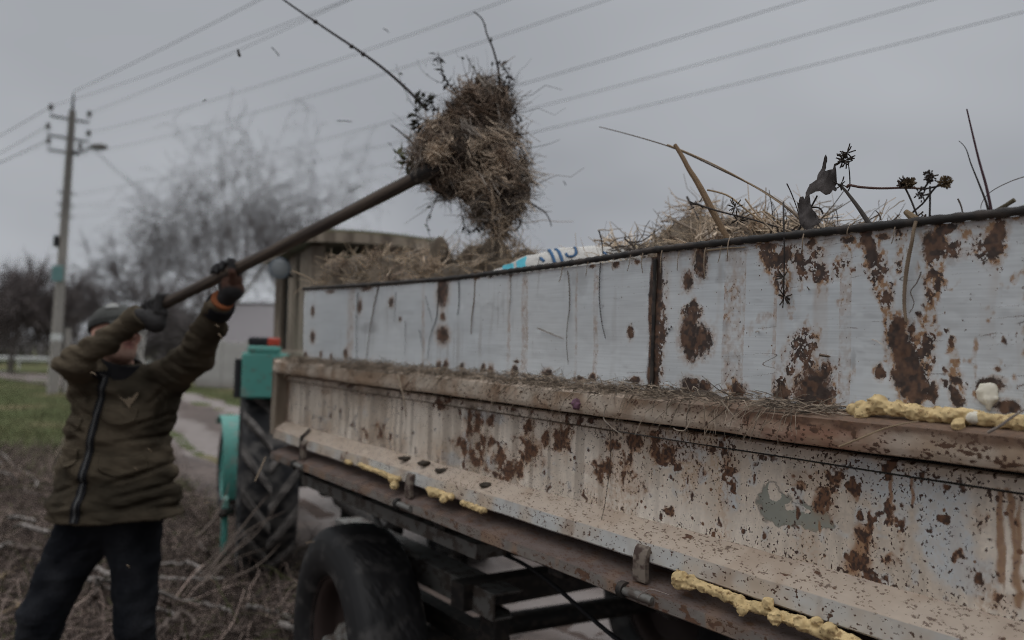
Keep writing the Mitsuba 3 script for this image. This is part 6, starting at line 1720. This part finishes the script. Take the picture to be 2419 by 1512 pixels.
stem('thick_stick', 'dark broken twig with a frayed end leaning left, right of the curled leaves', 'stick', [(1980, 436), (1992, 446), (2010, 468), (2030, 495), (2048, 522), (2062, 545)], [0.0020, 0.0036, 0.0042, 0.0044, 0.0046, 0.0046], (0.060, 0.052, 0.046), -0.02, bits=seed_bits(1984, 438, -0.02, 0.004, 8, 8, L=0.014), sides=8)
um = []
for (u, v_, n_, cl_) in [(2132, 432, 40, (0.045, 0.032, 0.026)), (2146, 434, 60, (0.075, 0.055, 0.034)), (2196, 418, 34, (0.035, 0.028, 0.024)), (2232, 432, 70, (0.085, 0.062, 0.036)), (2172, 455, 12, DK), (2186, 520, 20, (0.05, 0.036, 0.028)), (2178, 462, 8, DK)]:
    um += seed_bits(u, v_, -0.02, 0.0085, int(n_ * 2.2), int(u), tuple(1.6 * q for q in cl_), 0.0036, 0.0012)
for p_ in ([(2135, 440), (2150, 470), (2162, 500), (2178, 540)], [(2196, 420), (2186, 440), (2178, 448)], [(2196, 440), (2196, 480), (2194, 530)], [(2232, 434), (2215, 440), (2180, 447)], [(2238, 422), (2212, 440), (2180, 480), (2150, 510), (2145, 540)]):
    um.append(solid(*tube([trp(u, v_, -0.02) for u, v_ in p_], 0.0014, 6, smooth_path=14), DK, 0.2, 60))
stem('umbel_weed', 'dead umbel weed with brown seed heads on a horizontal reddish stem', 'plant', [(1999, 443), (2003, 438), (2030, 442), (2080, 445), (2130, 444), (2180, 446)], 0.0024, (0.085, 0.050, 0.042), -0.02, bits=um)
stem('dark_stem', 'tall dark reddish stem standing highest at the right', 'stem', [(2283, 258), (2295, 310), (2312, 380), (2330, 445), (2342, 505), (2346, 530)], [0.0010, 0.0015, 0.0018, 0.0020, 0.0022, 0.0022], (0.055, 0.028, 0.034), -0.03)
stem('dark_stem', 'curved grass blade left of the tall reddish stem', 'stem', [(2264, 333), (2280, 350), (2292, 385), (2312, 435), (2332, 490), (2340, 530)], [0.0005, 0.0012, 0.0016, 0.0014, 0.0014, 0.0014], DK, -0.03)
stem('thick_stick', 'short cut hollow stalk slanting up right at the right end of the load', 'stick', [(2396, 472), (2370, 488), (2340, 504), (2310, 522)], 0.0034, (0.10, 0.085, 0.055), -0.05, sides=8)
stem('dry_stem', 'hair-thin arched stem at the right picture edge', 'stem', [(2418, 418), (2370, 436), (2330, 462), (2316, 490), (2320, 520)], 0.0008, (0.16, 0.14, 0.13), -0.10)
stem('thick_stick', 'stubby piece of pale wood resting on the top bar at the right', 'stick', [(2138, 500), (2150, 510), (2166, 522), (2180, 534)], [0.0040, 0.0058, 0.0056, 0.005], (0.20, 0.145, 0.09), -0.012, sides=8)
stem('dry_stem', 'thick faded stalk bent over the top bar and hanging down the right board', 'stem', [(2163, 523), (2155, 560), (2146, 605), (2138, 660), (2135, 710), (2140, 760)], [0.0024, 0.0028, 0.003, 0.003, 0.0026, 0.0022], (0.20, 0.15, 0.105), [0.012, 0.016, 0.012, 0.009, 0.008, 0.008])
stem('dry_stem', 'thin wavy stem on the right board beside the bent faded stalk', 'stem', [(2175, 642), (2165, 668), (2150, 690), (2158, 715), (2146, 740)], 0.0009, (0.11, 0.085, 0.07), 0.006)
stem('dark_stem', 'black weed stem hanging down the right board from the top bar', 'stem', [(1850, 478), (1851, 540), (1852, 600), (1851, 660), (1850, 705), (1848, 728)], 0.0017, DK, [-0.03, 0.004, 0.012, 0.010, 0.009, 0.008], bits=seed_bits(1850, 655, 0.010, 0.003, 8, 31) + seed_bits(1853, 702, 0.008, 0.005, 14, 32))
for i, (a, b, t) in enumerate([((2080, 520), (2068, 498), -0.06), ((2180, 500), (2148, 520), -0.1), ((2262, 470), (2275, 520), -0.08), ((2375, 515), (2388, 498), -0.05), ((2290, 525), (2300, 512), -0.04)]):
    stem('dry_stem', ['tiny stem left of', 'pale stem just below', 'thin stem right of', 'bent stub far right of', 'short stub well right of'][i] + ' the umbel weed', 'stem', [a, ((a[0] + b[0]) / 2 + 3, (a[1] + b[1]) / 2), b], 0.0014, (0.09, 0.075, 0.065), t)
# straws hooked over the bar, and stems hanging down the left board
HG = 'straws hooked over the top bar'
HL_ = ['pale straw hooked over the bar just left of the thick leaning stick', 'longer straw hooked over the bar at the foot of the thick leaning stick', 'longest straw hooked over the bar, right of the board joint', 'straw over the bar close right of the board joint', 'short straw over the bar above the joint strip, on its right', 'straw over the bar close left of the board joint', 'second straw over the bar left of the board joint', 'straw over the bar below the two curled leaves',
       'tiny straw over the bar below the dark broken twig', 'straw over the bar at the left part of the sack', 'straw over the bar at the middle of the sack', 'straw over the bar at the right end of the sack', 'straw over the bar left of the bent faded stalk', 'straw over the bar directly on the joint of the boards']
for i, (u, v_, l, c) in enumerate([(1700, 590, 30, 0), (1718, 575, 42, 1), (1662, 598, 60, 1), (1640, 600, 28, 0), (1600, 605, 34, 0), (1515, 605, 40, 1), (1486, 610, 30, 0), (1895, 560, 32, 1), (2000, 545, 14, 0), (1325, 640, 26, 1), (1385, 628, 24, 0), (1445, 620, 20, 0), (2110, 545, 30, 0), (1560, 600, 44, 1)]):
    stem('hooked_straw', HL_[i], 'straw', [(u + 8, v_ - 14), (u + 3, v_ - 6), (u, v_ + l * 0.4), (u - 5 + 4 * (i % 3), v_ + l)], 0.0011 + 0.0004 * c, (0.27, 0.21, 0.155), [-0.02, 0.010, 0.012, 0.006], HG)
HS = 'thin stems stuck to the left upper board'
CL_ = ['leftmost grey stem clinging to the left upper board', 'slanting brown stem clinging near the left end of the left upper board', 'grey stem running down left of the paired brown patches', 'brown stem hanging right of the tall brown patch under the bar', 'short black stem close right of the tall brown patch', 'faint hair-thin stem under the left part of the sack', 'long stem down the middle of the left board, under the sack', 'black stem hanging under the right end of the sack',
       'short slanting stem low on the left board, beside the grey one', 'pale vertical stem low on the left board', 'tan twig lying crosswise on the middle of the left board', 'short faint stem high on the left board', 'faint upright stem near the top of the left board, left of the tall brown patch']
for i, (p_, c, r) in enumerate([([(845, 690), (842, 740), (841, 800), (842, 850)], (0.085, 0.075, 0.07), 0.0016), ([(895, 670), (880, 740), (872, 790), (865, 850)], (0.13, 0.095, 0.07), 0.0020), ([(1036, 660), (1032, 740), (1015, 800), (1010, 850)], (0.09, 0.08, 0.075), 0.0016), ([(1122, 640), (1120, 700), (1114, 750), (1112, 790)], (0.15, 0.095, 0.055), 0.0018),
                                ([(1082, 660), (1084, 700), (1080, 745)], (0.05, 0.045, 0.043), 0.0015), ([(1204, 650), (1206, 700), (1202, 740)], (0.12, 0.11, 0.10), 0.0010), ([(1340, 640), (1345, 720), (1338, 790), (1342, 860)], (0.11, 0.085, 0.06), 0.0013), ([(1418, 620), (1415, 690), (1418, 740), (1430, 800)], (0.045, 0.04, 0.04), 0.0014),
                                ([(990, 780), (1000, 830)], (0.10, 0.09, 0.085), 0.0012), ([(957, 760), (956, 840)], (0.12, 0.11, 0.105), 0.0010), ([(1270, 775), (1305, 790), (1330, 800)], (0.16, 0.12, 0.075), 0.0012), ([(1005, 700), (1020, 760)], (0.12, 0.11, 0.105), 0.0010), ([(935, 690), (930, 760)], (0.12, 0.11, 0.105), 0.0010)]):
    stem('clinging_stem', CL_[i], 'stem', p_, r, c, 0.005, HS)

# ------------------------------------------------------------------ straw and dirt lying on the ledge
m = 3800
s_ = 0.75 + 2.45 * rg.random(m)
den = meshkit.noise(np.stack([s_ * 5, s_ * 0, s_ * 0], -1), 4)
keep = rg.random(m) < np.clip(0.25 + 1.0 * den + 0.3 * (s_ > 1.0) * (s_ < 2.6), 0, 1); s_ = s_[keep]; m = len(s_)
t_ = rg.uniform(0.003, 0.054, m)
hgt = rg.random(m) ** 2 * 0.015 * (0.3 + np.interp(s_, [0.7, 1.1, 2.4, 3.2], [0.3, 0.9, 1.2, 0.6]))
Dd = rg.normal(size=(m, 1)) * TD + rg.normal(size=(m, 1)) * 0.5 * TN + rg.normal(size=(m, 1)) * 0.13 * TW
Dd /= np.linalg.norm(Dd, axis=1, keepdims=True)
tint = np.array([[0.30, 0.24, 0.185]]) * rg.choice([0.3, 0.6, 1.0, 1.35], m, p=[0.25, 0.3, 0.3, 0.15])[:, None]
st1 = strands(tr(s_, t_, -0.080 - 0.17 * t_ + hgt), Dd, rg.uniform(0.012, 0.060, m), rg.uniform(0.0006, 0.0013, m), tint, 0.5, 3, 3, 0.12, 15)
mh = 260
sh2 = 0.8 + 2.3 * rg.random(mh)
Dn = rg.normal(size=(mh, 3)) * 0.3 + TN * 0.7 - TW * 0.5; Dn /= np.linalg.norm(Dn, axis=1, keepdims=True)
st2 = strands(tr(sh2, 0.050 + 0 * sh2, -0.090 + 0.006 * rg.random(mh)), Dn, rg.uniform(0.02, 0.07, mh), rg.uniform(0.0006, 0.0011, mh), np.tile((0.24, 0.19, 0.145), (mh, 1)) * rg.choice([0.4, 1.0, 1.25], mh)[:, None], 0.5, 4, 3, 0.5, 16)
dv, df_ = grid(lambda u, w: tr(0.78 + 2.42 * u, 0.0005 + 0.052 * w, -0.0815 - 0.17 * 0.052 * w - 0.004 + (0.013 * np.clip(meshkit.fbm(np.stack([u * 55, w * 3, u * 0], -1), 3, 5) * 2 - 0.7, 0, 1) * (1.15 - w))), 420, 9)
kk_ = meshkit.fbm(dv * 90, 3, 6)
dirt = (dv, df_, np.array([[0.075, 0.058, 0.045]]) * (0.4 + 1.2 * kk_)[:, None])
put('ledge_litter', cjoin([dirt, st1, st2]), 'vcol', smooth=False, kind='stuff', label='straw and dirt gathered along the ledge of the trailer', cat='straw')
LS = 'straws'
stem('fallen_straw', 'flat tan straw slanting across the ledge face below the right foam bead', 'straw', [(1982, 1055), (2040, 1032), (2095, 1010), (2170, 995)], 0.0016, (0.27, 0.20, 0.13), [0.072, 0.074, 0.068, 0.055])
stem('fallen_straw', 'grey straw leaning on the foam bead at the right edge', 'straw', [(2333, 1022), (2370, 1000), (2418, 968)], 0.0022, (0.19, 0.16, 0.14), [0.066, 0.062, 0.04])
stem('fallen_straw', 'vertical straw hanging off the ledge below the right board', 'straw', [(1662, 955), (1664, 990), (1664, 1018), (1662, 1034)], 0.0013, (0.24, 0.185, 0.14), 0.068)
stem('fallen_straw', 'curled pale straw dangling from the ledge left of the vertical one', 'straw', [(1630, 985), (1625, 1005), (1612, 1018), (1598, 1016), (1590, 1010)], 0.0012, (0.33, 0.27, 0.21), [0.070, 0.074, 0.078, 0.076, 0.074])
stem('fallen_straw', 'straw slanting off the ledge at the middle of the right board', 'straw', [(1702, 945), (1718, 965), (1735, 985)], 0.0014, (0.25, 0.20, 0.155), 0.066)
stem('fallen_straw', 'long thin stem hanging from the ledge over the lower board', 'straw', [(1440, 1000), (1442, 1060), (1438, 1120), (1430, 1180), (1416, 1240)], 0.0011, (0.10, 0.075, 0.06), [0.066, 0.05, 0.03, 0.02, 0.03])
stem('fallen_straw', 'broad bleached straw hanging from the ledge on the left', 'straw', [(940, 885), (948, 920), (956, 955), (958, 985)], 0.0032, (0.33, 0.265, 0.20), [0.062, 0.068, 0.060, 0.055])
stem('fallen_straw', 'dark thin stem on the left part of the lower board', 'straw', [(832, 880), (828, 940), (822, 1000)], 0.0014, (0.10, 0.085, 0.075), [0.066, 0.02, 0.012])
stem('fallen_straw', 'curly root hair dangling off the ledge below the sack', 'straw', [(1432, 960), (1425, 985), (1445, 1010), (1468, 1030), (1472, 1048)], 0.0011, (0.25, 0.21, 0.17), 0.070)
stem('wire_bit', 'thin rusty wire curving out of the hinge at the lower right', 'wire', [(1505, 1412), (1520, 1398), (1540, 1392), (1560, 1398), (1580, 1405)], 0.0010, (0.24, 0.20, 0.18), [0.10, 0.098, 0.095, 0.09, 0.086])
for (u, v_), ml in zip(((957, 1083), (1002, 1094), (1042, 1112), (1150, 1146)), ('first', 'second', 'third', 'rightmost')):
    vv, ff = surface_net(lambda X: ellipsoid(X, trp(u, v_, 0.022), (0.020, 0.014, 0.007)) + 0.010 * (meshkit.fbm(X * 120, 3, int(u)) - 0.5), trp(u, v_, 0.022) - 0.035, trp(u, v_, 0.022) + 0.035, 0.003)
    put('moss_tuft', solid(vv, ff, (0.055, 0.045, 0.036), 0.5, 120), 'vcol', smooth=True, label=ml + ' dark tuft of moss on the left part of the ridge', cat='moss', group='moss tufts on the left part of the ridge')
vv, ff = surface_net(lambda X: ellipsoid(X, trp(1362, 955, 0.06), (0.012, 0.008, 0.011)) + 0.012 * (meshkit.fbm(X * 130, 3, 7) - 0.5), trp(1362, 955, 0.06) - 0.03, trp(1362, 955, 0.06) + 0.03, 0.002)
put('petal_scrap', solid(vv, ff, (0.16, 0.085, 0.12), 0.4, 100), 'vcol', smooth=True, label='purplish withered scrap on the ledge', cat='scrap')

# ------------------------------------------------------------------ brush, sticks and grass on the ground
def near_track(x, y):
    i = np.argmin((x[:, None] - track_axis[None, :, 0]) ** 2 + (y[:, None] - track_axis[None, :, 1]) ** 2, 1)
    return np.hypot(x - track_axis[i, 0], y - track_axis[i, 1])


rg = np.random.default_rng(31)
n = 46000
y_ = 2.6 + 9.5 * rg.random(n) ** 1.4
x_ = 0.9 - (0.75 * y_ + 2.2) * rg.random(n)
ok = near_track(x_, y_) > 1.55 + 0.4 * rg.random(n)
x_, y_ = x_[ok], y_[ok]; n = len(x_)
thick = meshkit.fbm(np.stack([x_ * 0.9, y_ * 0.9, x_ * 0], -1), 3, 5)
nt_ = np.clip((x_ + 2.2) / 1.2, 0, 1)
up_ = rg.random(n) < 0.22 * (1 - nt_)
Dd = rg.normal(size=(n, 3)) * np.where(up_, 0.45, 1.0)[:, None]; Dd[:, 2] = np.abs(Dd[:, 2]) * 0.3 + np.where(up_, 0.9, 0.02)
Dd /= np.linalg.norm(Dd, axis=1, keepdims=True)
tint = np.array([[0.135, 0.103, 0.088]]) * rg.choice([0.3, 0.8, 1.4, 2.4], n, p=[0.3, 0.35, 0.23, 0.12])[:, None]
tint[:, :] = np.where((rg.random(n) < 0.10)[:, None], np.array([[0.085, 0.088, 0.040]]), tint)
put('dead_brush', strands(np.stack([x_, y_, ground_height(x_, y_) + rg.random(n) * 0.22 * thick], -1), Dd, rg.uniform(0.08, 0.45, n) * (0.5 + thick) * (1 - 0.35 * nt_), rg.uniform(0.0018, 0.0062, n), tint, 0.35, 3, 3, 0.25, 44), 'vcol', kind='stuff', label='brown tangle of dead weeds and twigs around the feet of the person', cat='brush')

n = 36000
y_ = 9.0 + 26 * rg.random(n) ** 1.3
x_ = -0.10 * y_ - (0.62 * y_) * rg.random(n)
ok = near_track(x_, y_) > 1.75
x_, y_ = x_[ok], y_[ok]; n = len(x_)
Dd = rg.normal(size=(n, 3)) * 0.4; Dd[:, 2] = 1; Dd /= np.linalg.norm(Dd, axis=1, keepdims=True)
gmix = meshkit.fbm(np.stack([x_ * 0.5, y_ * 0.5, x_ * 0], -1), 3, 15)[:, None]
gcol = np.array([[0.066, 0.085, 0.034]]) * (1 - gmix) + np.array([[0.13, 0.115, 0.060]]) * gmix
put('grass', strands(np.stack([x_, y_, ground_height(x_, y_) - 0.01], -1), Dd, rg.uniform(0.05, 0.17, n), rg.uniform(0.004, 0.008, n), gcol, 0.4, 2, 3, 0.2, 45, cjit=0.3), 'vcol', kind='stuff', label='short green grass on the verges behind the person', cat='grass')

ZS = lambda x, y: (x / 2.685 * 0.96752, (1000 + y / 2.685) * 0.96752)
sticks = [((0, 280), (120, 385), (240, 500), 0.017, 1), ((0, 350), (60, 420), (110, 490), 0.016, 1), ((70, 710), (150, 712), (240, 730), 0.020, 1), ((110, 760), (210, 775), (320, 805), 0.021, 1), ((40, 890), (150, 905), (270, 915), 0.021, 0), ((0, 900), (40, 885), (85, 868), 0.014, 1),
          ((480, 1095), (620, 1110), (760, 1122), 0.016, 1), ((555, 1005), (640, 1040), (740, 1095), 0.018, 1), ((600, 1135), (680, 1160), (770, 1195), 0.014, 1), ((575, 1275), (610, 1220), (598, 1150), 0.010, 0), ((1000, 1112), (1240, 1108), (1470, 1108), 0.012, 1), ((1030, 1020), (1210, 1008), (1300, 1075), 0.012, 1),
          ((1000, 1188), (1250, 1265), (1520, 1325), 0.014, 1), ((1640, 1285), (1780, 1330), (1920, 1365), 0.017, 1), ((985, 1530), (1070, 1430), (1130, 1350), 0.016, 0), ((1065, 1245), (1140, 1310), (1290, 1400), 0.014, 0), ((1300, 860), (1350, 920), (1395, 985), 0.013, 0), ((405, 1255), (460, 1215), (520, 1190), 0.011, 0),
          ((0, 1100), (120, 1040), (210, 990), 0.008, 2), ((0, 1370), (60, 1310), (100, 1270), 0.010, 2), ((1180, 1480), (1290, 1460), (1460, 1410), 0.011, 0), ((660, 880), (710, 930), (740, 980), 0.012, 1), ((1000, 1300), (1090, 1320), (1160, 1360), 0.011, 1), ((160, 520), (250, 560), (330, 600), 0.010, 0), ((1840, 1410), (1880, 1420), (1930, 1435), 0.018, 1)]
SLAB = ['upper pale stick at the left edge beside the jacket', 'second pale stick at the left edge, steeper and shorter', 'pale log end left of the trouser hip', 'thick pale stick left of the thigh, second of the stacked ones', 'grey-brown stick left of the thigh, lowest of the stacked ones', 'short forked white stick at the left edge beside the thigh',
        'pale stick lying behind the gap between the legs', 'pale stick in the upper part of the gap between the legs', 'pale stick slanting behind the gap between the legs', 'curved twig hanging down between the legs', 'long straight pale stick between the right leg and the tractor tyre', 'kinked pale branch right of the thigh',
        'long pale stick slanting down right past the knee', 'white birch stick near the trailer wheel', 'brown stick rising beside the shin at the bottom edge', 'brown forked stick right of the knee', 'short brown stick right of the trouser hip', 'short brown stick between the shins',
        'tan stalk crossing the lower left edge', 'tan stalk at the lower left corner', 'brown twig lying near the bottom edge, right of the shin', 'small pale stick just under the crotch', 'pale twig right of the shin', 'thin brown stick left of the jacket hem', 'short white birch piece touching the trailer wheel']
for (a, b, c, r, kd), lb in zip(sticks, SLAB):
    P3 = np.array([on_ground(*ZS(*q), z=0.10 + 0.06 * ((i + int(r * 1000)) % 3)) for i, q in enumerate((a, b, c))])
    P3 = P3[0] + (P3 - P3[0])
    path = spline(P3, 18); path += rg.normal(size=path.shape) * 0.006
    put('stick', solid(*tube(path, np.linspace(r, r * 0.7, 18), 7), [(0.085, 0.066, 0.056), (0.175, 0.155, 0.142), (0.15, 0.11, 0.07)][kd], 0.45, 14), 'vcol', smooth=True, label=lb, cat='stick')
# tall dead stalks between the person and the big tyre
SG = 'dead stalks standing before the big tyre'
SL_ = ['long low dead stalk reaching right to the trailer wheel', 'dead stalk crossing the middle of the big tyre', 'steep dead stalk rising highest before the big tyre', 'lowest bowed dead stalk under the big tyre', 'nearly flat dead stalk before the foot of the big tyre', 'dead stalk at the turquoise guard plate', 'upright dead stalk at the left edge of the big tyre', 'short dead stalk right of the middle of the big tyre']
for i, pts in enumerate([[(1320, 1160), (1500, 900), (1680, 760), (1870, 670)], [(1350, 1130), (1480, 980), (1640, 850), (1850, 575)], [(1310, 1100), (1500, 880), (1650, 690), (1820, 480)], [(1500, 1110), (1640, 1050), (1760, 960), (1845, 865)], [(1330, 1140), (1480, 1010), (1640, 940), (1830, 900)], [(1290, 830), (1400, 720), (1470, 580), (1500, 480)], [(1280, 1080), (1420, 940), (1560, 780), (1620, 640)], [(1400, 1100), (1560, 900), (1700, 740), (1760, 520)]]):
    p3 = np.array([at(*ZS(*q), 4.35 + 0.25 * k + 0.05 * i) for k, q in enumerate(pts)])
    put('dead_stalk', solid(*tube(p3, np.linspace(0.0055, 0.0022, 4), 5, smooth_path=20), (0.125, 0.098, 0.082), 0.3, 30), 'vcol', smooth=True, label=SL_[i], cat='stalk', group=SG)

# ------------------------------------------------------------------ chaff in the air
bits = [(509, 768, 517, 773, 'upper of two pale bits of chaff before the raised cuff'), (516, 789, 526, 802, 'lower of two pale bits of chaff before the raised cuff'), (496, 1368, 508, 1378, 'pale chip of straw low in the air between the trousers and the big tyre'),
        (602, 1137, 627, 1079, 'longest tan straw in mid-air, in front of the big tractor tyre'), (690, 874, 712, 877, 'pale straw bit just right of the turquoise fender'), (722, 1282, 742, 1280, 'tan straw bit in mid-air above the trailer wheel'), (483, 1190, 494, 1186, 'straw bit floating right of the jacket hem'),
        (641, 112, 659, 133, 'thin curl of grass against the sky right of the dark stub'), (795, 286, 831, 288, 'grey twig bit against the sky above the birches'), (479, 239, 487, 236, 'tiny speck against the sky above the left birch'), (740, 378, 745, 388, 'dark crumb in the air left of the airborne weeds'),
        (819, 457, 853, 439, 'faint straw in the air above the fork handle'), (905, 68, 918, 77, 'faint twig bit in the sky left of the airborne weeds, above the dark vine'), (917, 338, 924, 345, 'dark crumb close left of the airborne weeds'), (1330, 428, 1336, 438, 'dark crumb in the air right of the airborne weeds'),
        (318, 1105, 324, 1112, 'white fleck in front of the jacket, near its hem'), (350, 1060, 357, 1068, 'white fleck in front of the lower jacket pocket'), (300, 1335, 306, 1341, 'white fleck in front of the thigh'), (215, 880, 226, 886, 'pale straw bit before the bent elbow'), (690, 640, 742, 664, 'long tan straw in front of the round work lamp'), (694, 694, 722, 672, 'bent pale straw before the cab post')]
for i, (a, b, c, d_, lb) in enumerate(bits):
    Y = 2.5 + 0.35 * rg.random()
    p3 = np.array([at(a, b, Y), at((a + c) / 2 + 1, (b + d_) / 2 - 1, Y + 0.01), at(c, d_, Y + 0.02)])
    dark = b < 480
    r_ = 0.0022 if 'longest' in lb or 'long tan' in lb else 0.0015
    put('chaff', solid(*tube(p3, r_, 5), (0.05, 0.045, 0.04) if dark else (0.36, 0.28, 0.20), 0.2, 60), 'vcol', label=lb, cat='chaff', group='bits of chaff flying through the air')
put('thrown_stub', solid(*tube([at(562, 117, 2.6), at(563, 124, 2.6), at(566, 133, 2.6)], [0.003, 0.0042, 0.0055], 6), (0.06, 0.055, 0.05), 0.3, 60), 'vcol', label='dark stub of twig flying high against the sky, between the overhead wires', cat='twig')
